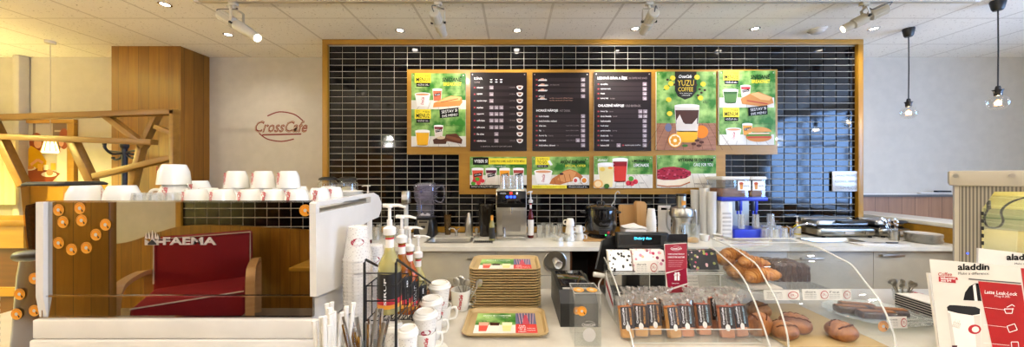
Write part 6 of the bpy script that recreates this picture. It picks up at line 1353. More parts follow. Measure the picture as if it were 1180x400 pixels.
# croissants
def croissant(L, R, seg=9):
    b = MB(); rings = []; n = 16; N = seg * 5
    for i in range(N + 1):
        t = i / N; a = (t - .5) * 2.0; rad = L / 2.0; c = Vector((rad * math.sin(a) , -rad * (1 - math.cos(a)), 0)); s = math.sin(PI * t) ** .75; ph = (t * seg) % 1; rr = R * (s * (.74 + .30 * (1 - ph)) + .05)
        tx = Vector((math.cos(a), -math.sin(a), 0)); nn = Vector((math.sin(a), math.cos(a), 0))
        rings.append([c + nn * rr * math.cos(2 * PI * k / n) + Vector((0, 0, 1)) * (rr * .82 * math.sin(2 * PI * k / n) + R * .8) for k in range(n)])
    b.loft(rings, M['croiss']); return b
c0 = croissant(.17, .037).build('croissant', label='x', cat='croissant', group=None, ang=70)
z2t = z2 + .012
b = MB(); b.loft([[(p[0], p[1], z) for p in rrect(w, d, .03, 5, 1.115, 1.52)] for w, d, z in ((.13, .2, z2 + .001), (.155, .23, z2 + .009), (.157, .232, z2 + .010), (.135, .205, z2 + .005))], M['ceramic']); b.build('cake_plate', at=(1.115, 1.52, z2), label='rectangular white plate under the croissants', cat='plate')
cs = [(868, 322, 1.49, .1, 0), (905, 325, 1.475, -.15, 0), (852, 308, 1.56, .3, .0), (895, 312, 1.55, -.2, .0), (836, 296, 1.6, .2, .03), (868, 302, 1.58, -.1, .055), (858, 316, 1.52, 0, .045)]
lb = ['golden croissant at the front of the pile, left half', 'golden croissant at the front of the pile beside the price tags', 'golden croissant lying in the middle of the pile, left side', 'golden croissant at the rear of the pile beside the chocolate cake', 'golden croissant at the upper left end of the pile', 'golden croissant on top of the pile', 'golden croissant lying across the two front ones']
cs = [(1.13, 1.475, .006, .05), (1.19, 1.505, .006, -.5), (1.09, 1.545, .006, .25), (1.12, 1.60, .006, -.1), (1.07, 1.605, .05, .3), (1.15, 1.535, .052, -.1), (1.1, 1.6, .075, .05)]
for i, (x, y, dz, rz) in enumerate(cs):
    q = c0 if i == 0 else dup(c0); q.location = (x, y + .02, z2 + dz + .006); q.rotation_euler = (random.uniform(-.1, .1), random.uniform(-.08, .08), rz + (PI if i % 3 == 1 else 0)); q['label'] = lb[i]; q.scale = (.92, .95, 1.02)
# chocolate cake with glossy top
random.seed(8); x0, x1 = XP(890, 1.5), XP(962, 1.5); b = MB(); nx, ny = 24, 10; y0, y1 = 1.53, 1.64; zt = ZP(299, 1.54); g = []
x0 = 1.245
x1 = xc - .012
top = [[Vector((x0 + (x1 - x0) * i / nx + .004 * math.sin(j * 2), y0 + (y1 - y0) * j / ny + .004 * math.sin(i * 1.7), zt - .012 + random.uniform(-.007, .007) - (.012 if i in (0, nx) or j in (0, ny) else 0) - .012 * i / nx)) for j in range(ny + 1)] for i in range(nx + 1)]
b.sheet(top, M['cake']); bor = [top[i][0] for i in range(nx + 1)] + [top[nx][j] for j in range(1, ny + 1)] + [top[i][ny] for i in range(nx - 1, -1, -1)] + [top[0][j] for j in range(ny - 1, 0, -1)]
b.loft([[Vector((p.x, p.y, z2 + .002)) for p in bor]] + [[Vector((p.x + random.uniform(-.002, .002), p.y + random.uniform(-.003, .001), z2 + (p.z - z2) * t)) for p in bor] for t in (.15, .3, .45, .6, .75, .9)] + [bor], M['cake'], cap=False); b.add([Vector((p.x, p.y, z2 + .002)) for p in bor], [list(range(len(bor)))], M['cake'])
b.build('chocolate_cake', at=((x0 + x1) / 2, 1.53, z2), label='dark chocolate loaf cake beside the croissants', cat='cake', ang=60)
# tongs
r = thing('cake_tongs', 'steel tongs resting on top of the cake case', 'tongs', (XP(835, 1.66), 1.62, CH - .336))
for s in (-1, 1):
    b = MB(); P = [(1.06 + s * .006, 1.7, CH - .325), (1.09 + s * .016, 1.62, CH - .328), (1.13 + s * .012, 1.56, CH - .335)]; S = spline(P, 6)
    for p, q in zip(S, S[1:]): b.obox(p, q + (q - p) * .05, .01, .002, M['steel'])
    b.build('arm', r)
# rolls
def roll(R):
    b = MB(); b.ell((0, 0, .72), (R, R * .8, R * .62), M['bread'], 24, 14, fn=lambda v: Vector((v.x * (1 - .12 * abs(v.x)), v.y, max(v.z, -.8) * (1 - .10 * math.cos(v.x * 9) ** 8 if v.z > 0 else 1))))
    for q in (-1, 1):
        P = []
        for k in range(15):
            t = -1.0 + 2.0 * k / 14; vx = t * .8; vy = q * .28 + .25 * math.cos(t * 1.5) * q; zz = math.sqrt(max(0, 1 - vx * vx - vy * vy)); P.append((vx * R * (1 - .12 * abs(vx)), vy * R * .8, .72 + zz * R * .62 * (1 - .10 * math.cos(vx * 9) ** 8) + .0008))
        b.tube(P, .0028, cc('5a3018'), 6)
    for v in b.v: v.z -= .72
    for v in b.v: v.z += R * .62 * .8
    return b
r0 = roll(.06).build('bread_roll', label='x', cat='bread roll', ang=80)
rl = [(.993, 1.30, 1.57, 'brown bread roll standing at the end panel beside the wrapped bars', 1.15), (1.12, 1.47, .4, 'shiny brown roll behind the others under the croissants', 1), (1.17, 1.335, 2.6, 'shiny brown roll with pale label behind it', 1.05), (1.08, 1.285, 0, 'brown roll at the front next to the curved panel', .95), (1.30, 1.275, .3, 'brown roll at the front right corner of the cake case', 1), (1.25, 1.45, 1.1, 'brown roll under the chocolate cake', .95), (1.36, 1.50, 1.9, 'brown roll at the rear right corner of the cake case', .8)]
rl = rl[:5]
for i, (x, y, rz, lab, s) in enumerate(rl):
    q = r0 if i == 0 else dup(r0); q.location = (x, y, ZF + .0055); q.rotation_euler = (0, 0, rz); q.scale = (s if i else .38, s, s * (1 if i else 1.2)); q['label'] = lab
b = MB(); b.box((1.035, 1.215, ZF + .001), (xc - .004, 1.62, ZF + .005), M['tray'], .002); b.build('tray_liner', at=(1.23, 1.42, ZF), label='tan liner under the bread rolls in the cake case', cat='liner')
b = MB(); fnl = plane_fn((0, 1.24, 0), (0, -1, .3)); b.prism([fnl(u, v, 0) for u, v in ((943, 381), (956, 381), (958, 391), (946, 391))], (0, .001, 0), M['paper']); b.build('small_label', at=fnl(950, 391, 0), label='small white label among the bread rolls', cat='label') if False else None

# ---------------- gift boxes and card boxes on the acrylic shelf
def speckle(name, base, cols, sc=60):
    m, nt, out = new_mat(name); N = nt.nodes; L = nt.links; p = N.new('ShaderNodeBsdfPrincipled'); L.new(p.outputs[0], out.inputs[0]); p.inputs['Roughness'].default_value = .4
    tc = N.new('ShaderNodeTexCoord'); v = N.new('ShaderNodeTexVoronoi'); v.inputs['Scale'].default_value = sc; L.new(tc.outputs['Object'], v.inputs[0])
    r = N.new('ShaderNodeValToRGB'); r.color_ramp.interpolation = 'CONSTANT'; r.color_ramp.elements[0].color = (0, 0, 0, 1); r.color_ramp.elements[1].position = .33; r.color_ramp.elements[1].color = (1, 1, 1, 1); L.new(v.outputs['Distance'], r.inputs[0])
    sp = N.new('ShaderNodeSeparateColor'); L.new(v.outputs['Color'], sp.inputs[0]); c = N.new('ShaderNodeValToRGB'); c.color_ramp.interpolation = 'CONSTANT'; c.color_ramp.elements[0].color = lin(cols[0]); c.color_ramp.elements[1].color = lin(cols[-1]); c.color_ramp.elements[1].position = .75
    for i, h in enumerate(cols[1:-1]): e = c.color_ramp.elements.new((i + 1) / len(cols)); e.color = lin(h)
    L.new(sp.outputs[0], c.inputs[0]); mx = N.new('ShaderNodeMix'); mx.data_type = 'RGBA'; L.new(r.outputs[0], mx.inputs['Factor']); L.new(c.outputs[0], mx.inputs['A']); mx.inputs['B'].default_value = lin(base); L.new(mx.outputs['Result'], p.inputs['Base Color']); return m
spots = speckle('black_spots_print', 'f1eee8', ['111111', '1a1a1a', '2a2a2a'], 55); flor = speckle('pink_floral_print', 'f3e6e0', ['b22a50', 'd88aa0', 'e8b08c', '8c2a4a'], 45); dflor = speckle('dark_floral_print', '1b191b', ['b5355a', '8a8f4a', 'c9a0a0', '1b191b'], 50)
def gift(px0, px1, py0, Y, m, lab, t=.035, logo=True, lean=.03, zb=None, col='red'):
    z0 = zb if zb else z1 + .001; x0, x1, zt = XP(px0, Y), XP(px1, Y), ZP(py0, Y); b = MB()
    b.prism([(x0, Y, z0), (x1, Y, z0), (x1, Y + lean, zt), (x0, Y + lean, zt)], (0, t, 0), m)
    b.build('gift_box', at=((x0 + x1) / 2, Y, z0), label=lab, cat='gift box')
gift(703, 729, 291.5, 1.50, spots, 'white gift box with black spots on the acrylic shelf'); gift(731, 768, 290.5, 1.50, flor, 'white gift box with pink flowers on the acrylic shelf'); gift(796, 829, 290.5, 1.52, dflor, 'black gift box with dark flowers behind the red leaflet')
fn = plane_fn((0, 1.512, 0), (0, -1, 0))
b = MB(); fb = plane_fn((0, 1.519, 0), (0, -1, 0)); script_logo(b, 799, 299, 817, 306, plane_fn((0, 1.516, 0), (0, -1, 0)), M['yellow'], 1); b.build('gift_ribbon_logo', at=W(808, 306, 1.516), label='x', cat='logo') if False else None
price_tag(731.5, 301.5, 758, 315, 1.49, 'white price tag before the pink floral gift box', big='dárek', tilt=-1.5)
# red leaflet
Yl = 1.435; fn = plane_fn((0, Yl, 0), (0, -1, 0)); r = thing('leaflet_holder', 'dark red leaflet in a clear holder before the gift boxes', 'leaflet', (XP(779, Yl), Yl, ZF))
b = MB(); b.prism([fn(u, v) for u, v in ((765.5, 281.5), (791.5, 280), (792.5, 337), (768, 338.5))], (0, .002, 0), M['paper'])
b.art([(766, 282), (791.3, 280.5), (791.8, 309), (767, 314)], fn, M['dred'], 1); b.art([(768, 336), (792, 328), (792.3, 336.5), (768, 338)], fn, cc('8e3038'), 1)
b.art([(767.3, 315.5), (790.8, 308.8), (792, 326), (769.5, 333)], fn, cc('8a1030'), 3)
script_logo(b, 772, 283.5, 786, 289, fn, M['text'], 3); b.text('PAMATUJ NAŠI VĚRNOST', 769.5, 291.6, 788.5, 293.8, fn, M['text'], 3, bold=.02); b.text('DÁRKOVÝMI KARTAMI', 769.5, 295, 788.5, 297.2, fn, M['text'], 3, bold=.02)
for k in range(4): b.text('darujte kávu svým přátelům', 770, 299.6 + k * 2.2, 787.5 - k, 301 + k * 2.2, fn, cc('e8b8c0'), 3)
b.rect(776.8, 317.8, 782.8, 323, fn, M['text'], 4); b.rect(776.2, 316, 783.4, 317.4, fn, M['text'], 4); b.rect(779.3, 316, 780.3, 323, fn, M['dred'], 5); b.disc(778.4, 314.8, 1.5, 1, fn, M['text'], 4, 10); b.disc(781.4, 314.6, 1.5, 1, fn, M['text'], 4, 10); b.text('Dárková karta', 774, 325.6, 782, 327, fn, M['text'], 4); b.disc(788, 333, 2.4, 2.4, fn, M['papergrey'], 3, 14); b.disc(788, 333, 1.8, 1.8, fn, cc('8e3038'), 4, 14)
b.build('leaflet', r, smooth=False)
b = MB(); xx = XP(779, Yl); b.box((xx - .05, Yl + .003, ZF + .001), (xx + .05, Yl + .005, ZP(279, Yl)), M['acry']); b.build('holder', r)
for px in (838, 820): pass
# small sign with grey cards right of the till
b = MB(); x = .9; b.prism([(x - .05, 1.63, ZF), (x + .05, 1.63, ZF), (x + .05, 1.66, ZP(318, 1.66)), (x - .05, 1.66, ZP(318, 1.66))], (0, .004, 0), M['paper'])
for k in range(6): b.text('ceník služeb a nápojů', x - .044 , -(ZF + .16 - .016 * k), x + .04, -(ZF + .152 - .016 * k), lambda u, v, l: Vector((u, 1.63 + (-v - ZF) * .13 - .001, -v)), M['greyd'], 1)
b.build('price_card', at=(x, 1.63, ZF), label='white printed card standing under the dark floral gift box', cat='card')

# ---------------- wrapped bars
wrap = glass('clear_wrap', 'fdfdfd', rough=.12, refl=1.5, haze=.02); wrap2 = glass('crinkled_wrap', 'fbfbfb', rough=.12, refl=8, haze=.2, hazecol='f4eee4')
def bar(name, lab, cakem, textcol, grp):
    r = thing(name, lab, 'wrapped bar', (0, 0, 0), grp); w, t, h = .066, .03, .118
    b = MB(); b.box((-w/2 + .004, 0, 0), (w/2 - .004, t, h * .93), cakem, .006); b.box((-w/2 + .004, -.001, h * .9), (w/2 - .004, t + .001, h), cc('b5682c') if cakem is M['sponge'] else cc('a9553a'), .004); b.build('cake', r)
    b = MB(); z0 = h * .3; b.box((-w/2 + .003, -.0035, z0), (w/2 - .003, -.0008, h * .99), cc('271712')); b.box((w/2 - .0035, -.003, z0), (w/2 - .001, t * .9, h * .98), cc('1c100c')); f = lambda u, v, l: Vector((u, -.0038 - .0004 * l, -v)); zc = h * .69; hl = h * .27
    for xx, ww, mt, tx in ((-.018, .0045, M['text'], 'CrossCafe'), (-.004, .005, M['papergrey'], 'tyčinka'), (.014, .0055, textcol, 'PEČENO Z LÁSKY')):
        b.text(tx, xx - hl, -zc - ww, xx + hl, -zc + ww, f, mt, 1, rot=PI/2, bold=.02)
    b.disc(-.002, -(z0 + .004), .011, .013, f, cc('e9e4de'), 2, 9); b.build('bar_label', r)
    random.seed(len(lab)); b = MB(); rings = []
    for z, s in ((-.001, 1.0), (h * .3, 1.06), (h * .7, 1.06), (h + .002, 1.03)): rings.append([(p[0] * s, p[1] + t/2, z) for p in rrect(w, t + .010, .006, 4)])
    b.loft(rings, wrap, cap=False)
    for q in range(2):
        g = [[(-w/2 - .004 * j + (w + .008 * j) * i / 16, t/2 + random.uniform(-.008, .008) * (1 + j) + q * .006, h + .002 + .012 * j + random.uniform(-.004, .005) * (j > 0)) for i in range(17)] for j in range(4)]; b.sheet(g, wrap2)
    b.build('wrapper', r, ang=10); return r
b1 = bar('wrapped_bar', 'x', M['sponge'], M['orange'], None); b2 = bar('wrapped_bar', 'x', M['sponge2'], cc('9fc6d6'), None)
px = [722, 738, 756, 776, 791, 813, 835, 854]; zs = ZP(395.5, 1.235) + .0045; u1 = u2 = False
for i, p in enumerate(px):
    o = b1 if i < 4 else b2; used = u1 if i < 4 else u2
    q = dup(o) if used else o
    if i < 4: u1 = True
    else: u2 = True
    Y = 1.262 + .012 * ((i * 7) % 3); q.location = (XP(p, 1.29), Y, zs); q.rotation_euler = (-.22, 0, (.12, -.1, .05, .22, -.05, 0, -.08, .14)[i]); q.scale = (.86, .9, 1.0)
    q['label'] = 'wrapped cake bar with %s lettering, %s in the front row from the till side' % ('orange' if i < 4 else 'pale blue', order[i])
for i, p in enumerate((728, 747, 766, 800, 825, 843)):
    q = dup(b1 if i < 3 else b2, label='wrapped cake bar showing its crinkled top behind the front row', group='wrapped bars in the back row'); q.location = (XP(p, 1.36), 1.335, zs); q.rotation_euler = (-.2, 0, .05 * (-1) ** i); q.scale = (.86, .9, 1.06)
# blue thing between bars
# ---------------- oval glass platter with brownies, outside the case
x, Y = XP(1014, 1.44), 1.46
r = thing('glass_platter', 'oval cut glass platter of dark cake slices right of the cake case', 'platter', (x, Y, ZF))
b = MB(); N = 48
def orng(rx, ry, z, sc=0): return [(x + (rx + sc * math.cos(k * 8 * 2 * PI / N * 2)) * math.cos(2 * PI * k / N), Y + (ry + sc * math.cos(k * 16 * PI / N * 2)) * math.sin(2 * PI * k / N), z) for k in range(N)]
b.loft([orng(.12, .08, ZF), orng(.15, .105, ZF + .012), orng(.195, .14, ZF + .028, .004), orng(.2, .145, ZF + .032, .004), orng(.15, .105, ZF + .016), orng(.12, .08, ZF + .006)], glass('cut_glass', 'f2f6f2', refl=5, haze=.3, hazecol='eef0ea')); b.build('dish', r)
b = MB(); b.loft([orng(.193, .138, ZF + .034), orng(.18, .13, ZF + .085), orng(.12, .085, ZF + .12), orng(.02, .015, ZF + .13)], M['glass'], cap=False); 
random.seed(3)
for i, (dx, dy, L, rz, dz, lab) in enumerate(((-.09, .02, .12, -.2, 0, 'dark cake slice at the near end of the glass platter'), (-.03, .05, .13, -.25, 0, 'dark cake slice at the rear of the glass platter'), (-.035, -.035, .14, -.12, 0, 'dark glazed cake slice at the front of the glass platter'), (.05, -.01, .13, -.2, 0, 'dark cake slice behind the platter price tag'))):
    q = MB(); c = Vector((x + dx, Y + dy, ZF + .018 + dz)); rings = [[(a * L/2 , p[0], p[1] + .016) for p in rrect(.045 * s, .03 * s, .01, 4)] for a, s in ((-1, .6), (-.94, 1), (0, 1.03), (.94, 1), (1, .6))]
    q.loft(rings, M['cake']); q.loft([[(a * L/2 * .96, p[0], p[1] + .0325) for p in rrect(.026, .003, .001, 3)] for a in (-1, 1)], cc('8a5a34')); M4 = Matrix.Rotation(rz, 4, 'Z'); 
    for k in range(len(q.v)): q.v[k] = M4 @ q.v[k] + c
    q.build('cake_slice', at=c, label=lab, cat='cake slice')
price_tag(1022, 365, 1045, 378.5, 1.285, 'white price tag lying at the front of the glass platter', big='brownie')
b = MB(); sticker(1017.5, 376, plane_fn((0, 1.28, 0), (0, -1, 0)), 6.2, thing('orange_tag', 'round orange sticker tag leaning on the glass platter', 'tag', W(1017.5, 383, 1.28)), 6.4)
# cutlery bouquet in a glass, dark menus, red pen
x, Y = XP(1040, 1.66), 1.66
b = MB(); b.lathe([(0, .004), (.03, .004), (.036, .06), (.038, .06), (.033, 0), (0, 0)], (x, Y, ZF), M['glass'], 20); b.build('glass_holder', at=(x, Y, ZF), label='low clear glass holding small steel tongs behind the platter', cat='glass')
for k in range(8):
    a = k * 2 * PI / 8; spoon('steel_fork', (x + .01 * math.cos(a), Y + .01 * math.sin(a), ZF + .012), (x + .05 * math.cos(a), Y + .04 * math.sin(a), ZF + .105), 'small steel fork standing in the low glass behind the platter', 'fork', 'forks in the low glass', 'steel')
x, Y = XP(1080, 1.45), 1.44
b = MB()
for k in range(8): b.box((x - .085, Y - .1, ZF + k * .011), (x + .03, Y + .1, ZF + k * .011 + .007), M['black'], .001, 1); b.box((x - .082, Y - .097, ZF + k * .011 + .007), (x + .027, Y + .097, ZF + k * .011 + .011), M['paper'])
b.build('menu_stack', at=(x, Y, ZF), label='stack of black edged white menu cards behind the white drinks board', cat='menu cards')
r = thing('pen', 'red and white pen lying by the counter rear edge', 'pen', W(1060, 331, 1.8) ); p, q = Vector((XP(1047, 1.78), 1.78, ZF + .006)), Vector((XP(1076, 1.7), 1.66, ZF + .006)); r.location = (p + q) / 2 
b = MB(); b.cyl(p, p.lerp(q, .45), .006, M['red']); b.build('cap', r); b = MB(); b.cyl(p.lerp(q, .45), q, .0055, M['white']); b.build('barrel', r)

# ---------------- tabletop display fridge, turned to face the customer
FO = W(1093, 200, 1.45); FU = Vector((.6, -.8, 0)); FD = Vector((.8, .6, 0)); FO.z = ZF; FW, FDp = .56, .42
ffn = plane_fn(FO, FD)
def FL(px, py, dd=0):
    """picture point on the fridge face (dd deeper) in the fridge's own axes"""
    p = plane_fn(FO + FD * dd, FD)(px, py, 0) - FO; return Vector((p.dot(FU), dd, p.z + ZF - ZF))
r = thing('display_fridge', 'lit beige countertop display fridge with slotted side panel', 'display fridge', (0, 0, 0)); bm_ = mat('fridge_beige', 'b3aa97', .45)
zl = FL(1100, 214).z; ztop = CH + .012 - ZF
b = MB(); b.box((0, 0, zl), (FW, FDp, ztop), bm_, .006)
for px in (1101, 1166): c = FL(px, 202.5); b.cyl(c, c + Vector((0, -.006, 0)), .009, M['steel'], n=14)
b.build('top_lid', r)
xi = FL(1100, 220).x
b = MB()
for A, B in (((xi, .01, 0), (xi + .012, FDp - .01, zl - .001)), ((FW - .03, .01, 0), (FW - .018, FDp - .01, zl - .001)), ((xi + .0125, .01, 0), (FW - .031, FDp - .01, .05)), ((xi + .0125, FDp - .022, .051), (FW - .031, FDp - .01, zl - .001))): b.box(A, B, bm_)
b.build('housing', r)
def slot_mat():
    m, nt, out = new_mat('slotted_metal'); N = nt.nodes; L = nt.links; p = N.new('ShaderNodeBsdfPrincipled'); L.new(p.outputs[0], out.inputs[0]); p.inputs['Roughness'].default_value = .5
    tc = N.new('ShaderNodeTexCoord'); w = N.new('ShaderNodeTexWave'); w.inputs['Scale'].default_value = 34; w.bands_direction = 'X'; L.new(tc.outputs['Object'], w.inputs[0]); r_ = N.new('ShaderNodeValToRGB'); r_.color_ramp.elements[0].color = lin('5b5549'); r_.color_ramp.elements[1].color = lin('978e7c'); r_.color_ramp.elements[0].position = .35; r_.color_ramp.elements[1].position = .6
    L.new(w.outputs['Fac'], r_.inputs[0]); L.new(r_.outputs[0], p.inputs['Base Color']); return m
SM = slot_mat(); pts = [(1102.5, 214.5), (1190, 214.5), (1190, 221), (1146, 221), (1131.5, 241)]
b = MB(); b.prism([FL(u, v, .012) for u, v in pts] + [Vector((FL(1131.5, 241, .012).x, .012, .004)), Vector((FL(1102.5, 214.5, .012).x, .012, .004))], (0, .006, 0), SM); b.build('slotted_panel', r)
b = MB(); c = FL(1115, 292, .011); b.cyl(c, c + Vector((0, -.002, 0)), .003, bl, n=10); b.build('blue_led', r)
for k in range(9):
    b = MB(); c = FL(1132, 246 + k * 8.5, .012); b.box(c + Vector((-.004, -.006, -.008)), c + Vector((.004, -.001, .008)), M['black'], .001); b.build('rack_clip', r)
gl = glass('fridge_shelf_glass', 'd8ece0', refl=2, haze=.05, hazecol='a8d0b8')
xs0 = FL(1131, 300, .02).x; zsh = []
for v in (252, 330):
    z = FL(1140, v, .06).z; zsh.append(z); b = MB(); b.box((xs0, .06, z), (FW - .032, FDp - .023, z + .006), gl); b.build('glass_shelf', r)
b = MB(); b.box((xs0 + .005, .022, .06), (FW - .032, .026, zl - .04), M['glass']); b.build('glass_door', r)
warm_em = mat('fridge_lamp', 'fff0b0', .4, emit='ffdf80', estr=10)
b = MB(); b.box((xs0, .1, zl - .016), (FW - .05, .12, zl - .006), warm_em); b.build('lamp_tube', r)
b = MB(); b.box((xs0, .32, zsh[0] - .014), (FW - .05, .335, zsh[0] - .004), warm_em); b.build('lamp_tube', r)
b = MB(); b.box((xs0, .3, zsh[0] - .07), (FW - .04, .31, zsh[0] + .03), mat('fridge_divider', '9d9a80', .5)); b.build('divider', r)
for k, dx in enumerate((.12, .2, .3)):
    b = MB(); b.box((xs0 + dx, .12, zsh[0] + .0065), (xs0 + dx + .06, .2, zsh[0] + .03), cc('cdbb86'), .008); b.build('shelf_block', r)
light('POINT', 'lamp', ((FW) / 2, .15, zl - .05), FRE, (1, .86, .55), r, size=.03); light('POINT', 'lamp', (FW / 2, .2, zsh[0] - .06), FRE, (1, .86, .55), r, size=.03)
yel = mat('pale_yellow_lining', 'dcd3aa', .5, c2='c9bd8a', nscale=9); b = MB(); b.box((xi + .013, FDp - .03, .052), (FW - .032, FDp - .023, zl - .002), yel); b.box((xi + .013, .02, .052), (xi + .016, FDp - .031, zl - .002), yel); b.build('back_lining', r)
b = MB(); b.tube(spline([FL(u, v, .04) for u, v in ((1184, 227), (1165, 233), (1154, 243), (1156, 255), (1150, 262), (1138, 261), (1134.5, 250), (1140, 238), (1139, 231))], 7), .0035, M['black'], 8); b.tube([FL(1139, 231, .04), FL(1139.5, 241, .04)], .006, M['black']); b.build('cable', r)
cosr = math.atan2(FU.y, FU.x)
r.location = FO; r.rotation_euler.z = cosr
def F2W(p): return FO + FU * p[0] + FD * p[1] + Vector((0, 0, p[2]))
for i, dx in enumerate((.19, .38)):
    z = zsh[1] + .0065; L = F2W((dx, .2, z))
    q = MB(); q.lathe([(0, .008), (.05, .008), (.08, .024), (.082, .022), (.05, 0), (0, 0)], L, M['ceramic'], 24); q.build('plate', at=L, label=['white plate inside the lit display fridge near the slotted panel', 'white plate deeper inside the lit display fridge'][i], cat='plate')
    L = L + Vector((0, 0, .009)); q = MB(); q.lathe([(0, 0), (.055, 0), (.055, .035), (0, .04)], L, M['cream'], 24); q.build('cheesecake', at=L, label=['pale round cake inside the lit display fridge near the slotted panel', 'pale round cake deeper inside the lit display fridge'][i], cat='cake')
# round tray rim leaning by the fridge
r = thing('round_tray', 'round pale tray standing on edge before the fridge side', 'tray', (XP(1102, 1.22), 1.2, ZF)); c = Vector((XP(1106, 1.2), 1.2, ZF + .195)); 
b = MB(); N = 40; R = .075
b.tube([c + Vector((R * math.cos(a), .0, .175 * math.sin(a) if False else R * math.sin(a))) for a in [2 * PI * k / N for k in range(N)]], .006, M['cream'], 8, closed=True); b.build('rim', r)
b = MB(); b.lathe([(0, 0), (R, 0), (R, .003), (0, .003)], c, cc('cfc6ae'), 32, axis=(0, 1, 0)); b.build('disc', r)
b = MB(); b.box((c.x - .05, 1.19, ZF), (c.x + .05, 1.23, ZF + .12), M['beige'], .005); b.build('foot', r)

# ---------------- white drinks boards
def promo(O, TR, BLy, lab, n):
    """board standing on the counter: O top left, TR top right corner, leaning back"""
    O = Vector(O); TR = Vector(TR); U = (TR - O).normalized(); V = Vector((0, -.16, -1)); V = (V - U * V.dot(U)).normalized(); N = U.cross(V).normalized()
    if N.y > 0: N = -N
    h = (O.z - ZF - .002) / -V.z; w = (TR - O).length
    r = thing('drinks_board', lab, 'board', (O + TR) / 2 + V * h); b = MB(); L2 = h - (TR.z - O.z) * 0
    b.prism([O, TR, TR + V * (h + (TR.z - O.z) / -V.z * 1), O + V * h], -N * .012, M['white']); b.build('board', r); return r, plane_fn(O, N)
gradr = mat('red_board_print', 'b51f24', .35, c2='8a1418', nscale=2)
O = W(1071, 298.8, 1.05); TR = W(1174.5, 307.5, .93)
r, f = promo(O, TR, 0, 'white aladdin drinks board nearest the cake platter', 1); b = MB()
b.text('aladdin', 1103.5, 303.8, 1140, 311.4, f, M['tblack'], 2, bold=.03); b.text('Make a difference.', 1104, 313.6, 1140, 316.6, f, M['tblack'], 2)
b.text('Coffee', 1081, 314, 1097, 318.2, f, M['red'], 2, bold=.01); b.art([(1081.5, 318.6), (1103, 319.6), (1104, 322.6), (1101, 322.6), (1101.5, 326.4), (1081.8, 324.6)], f, M['red'], 1.6); b.text('Wherever', 1083.5, 319.4, 1101.5, 322.3, f, M['text'], 3, bold=.02); b.text('you are', 1084, 322.6, 1096, 325.4, f, M['text'], 3, bold=.02)
b.line([(1116, 321.5), (1176.5, 326.5)], 1.5, f, M['greyd'], 2)
b.art([(1127, 324), (1177, 328.5), (1190, 412), (1146, 412)], f, gradr, 2); b.text('Latte Leak-Lock', 1134.5, 335.6, 1172, 339.6, f, M['text'], 3, bold=.01, rot=-.07); b.text('Mug 0.25L', 1146, 340.4, 1164, 343.2, f, M['text'], 3, rot=-.05)
# mug picture and line icons
b.art([(1110, 346), (1112, 337), (1117, 330), (1124, 326.5), (1127.4, 326.5), (1131, 347)], f, cc('17171a'), 1.6); b.art([(1121, 329), (1124, 327), (1126.5, 347), (1123, 347)], f, cc('e6e4e2'), 1.8)
b.art([(1091.5, 356), (1099, 412), (1131, 412), (1130, 360), (1128, 357)], f, cc('efece6'), 1.8); b.art([(1091, 354), (1092, 358), (1104, 361), (1120, 363.5), (1129, 362), (1129.3, 356), (1124, 353.6), (1100, 351.6), (1094, 351.6)], f, cc('26262a'), 2.2)
b.line([(1091.5, 357), (1099, 412)], .5, f, M['papergrey'], 2); b.art([(1092, 360), (1095, 361), (1103, 412), (1099, 412)], f, cc('cfcac4'), 2); b.art([(1122, 364), (1129.5, 363), (1131, 412), (1126, 412)], f, cc('d5d0ca'), 2)
b.disc(1123, 379.5, 7.5, 5.5, f, M['red'], 2.4); b.disc(1124, 379.6, 4.2, 3.4, f, cc('efece6'), 2.8); b.rect(1123.6, 374, 1130.6, 385.2, f, M['red'], 2.6) if False else None
b.text('aladdin', 1098, 368, 1107, 378, f, M['papergrey'], 2.6, rot=-.3); b.rect(1097, 398, 1103, 405, f, cc('4a1f2a'), 2.4)
for (x, y) in ((1163, 357), (1165, 377), (1169, 398)): b.line([(1133, y - 3), (x - 6, y)], .35, f, M['text'], 3)
for P in ([(1157, 356), (1159, 361), (1166, 361), (1167, 355)], [(1157, 356), (1168, 356)], [(1160, 354), (1166, 351), (1169, 353)], [(1160, 376), (1169, 373), (1172, 380), (1163, 383), (1160, 376)], [(1165, 394), (1173, 394), (1174, 402), (1166, 402), (1165, 394)]): b.line(P, .8, f, M['text'], 3)
b.build('print', r, smooth=False)
O2 = W(1127.5, 286, 1.14); TR2 = W(1215, 296, 1.05)
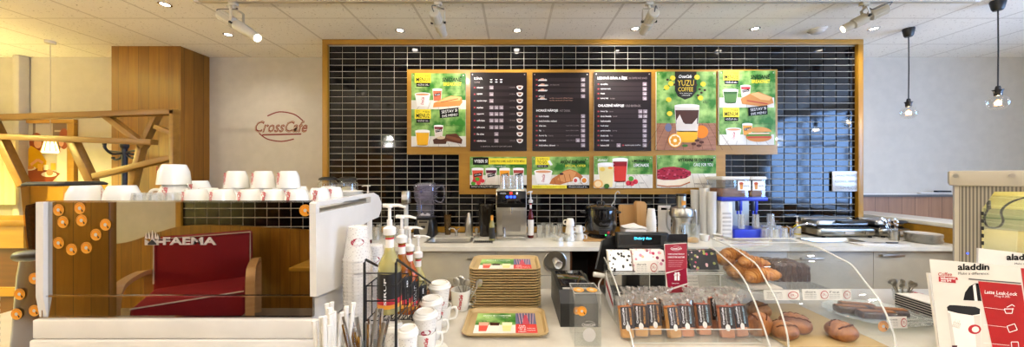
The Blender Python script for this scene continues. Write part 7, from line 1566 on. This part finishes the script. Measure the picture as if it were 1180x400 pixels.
r, f = promo(O2, TR2, 0, 'second white aladdin board half hidden behind the first', 2); b = MB(); b.text('aladdin', 1159.5, 292.5, 1196, 300, f, M['tblack'], 2, bold=.03); b.text('Make a difference.', 1169, 302.6, 1198, 305, f, M['tblack'], 2); b.art([(1176, 309), (1225, 313), (1230, 410), (1190, 410)], f, gradr, 2); b.build('print', r, smooth=False)
b = MB(); q0, q1 = W(1069.5, 315, 1.11), W(1082, 316, 1.10); b.prism([q0, q1, Vector((q1.x, q1.y - .03, ZF)), Vector((q0.x + .01, q0.y - .03, ZF))], (0, .006, 0), cc('e6e0d2')); b.build('board_strut', at=(q0.x, q0.y, ZF), label='narrow cream card edge peeking behind the first white board', cat='card')

# ================================================================ CAMERA, WORLD, VIEW
sc = bpy.context.scene
w = bpy.data.worlds.new('sky'); sc.world = w; w.use_nodes = True; nt = w.node_tree; bg = nt.nodes['Background']
bg.inputs[0].default_value = (.27, .50, 1, 1); bg.inputs[1].default_value = SKY
po = light('AREA', 'window_portal', (XR + .12, (wy0 + wy1) / 2, (wz0 + wz1) / 2), 1, (1, 1, 1)); po.data.shape = 'RECTANGLE'; po.data.size = wy1 - wy0; po.data.size_y = wz1 - wz0; po.rotation_euler = (0, math.radians(90), 0); po.rotation_euler = Vector((-1, 0, 0)).to_track_quat('-Z', 'Y').to_euler(); po.data.cycles.is_portal = True
cam = bpy.data.cameras.new('camera'); co = bpy.data.objects.new('camera', cam); COL.objects.link(co); sc.camera = co
co.location = (0, 0, CH); co.rotation_euler = (math.radians(90), 0, 0); cam.sensor_width = 36; cam.lens = 36 * F / 1180; cam.shift_x = -2 / 1180; cam.clip_start = .05
sc.view_settings.view_transform = 'Standard'; sc.view_settings.look = 'None'; sc.view_settings.gamma = 1; sc.view_settings.use_curve_mapping = False; sc.view_settings.exposure = EXPO
sc.cycles.use_denoising = True; sc.cycles.max_bounces = 12; sc.cycles.transparent_max_bounces = 48; sc.cycles.diffuse_bounces = 6; sc.cycles.sample_clamp_indirect = 6
try: sc.cycles.denoiser = 'OPENIMAGEDENOISE'
except Exception: pass
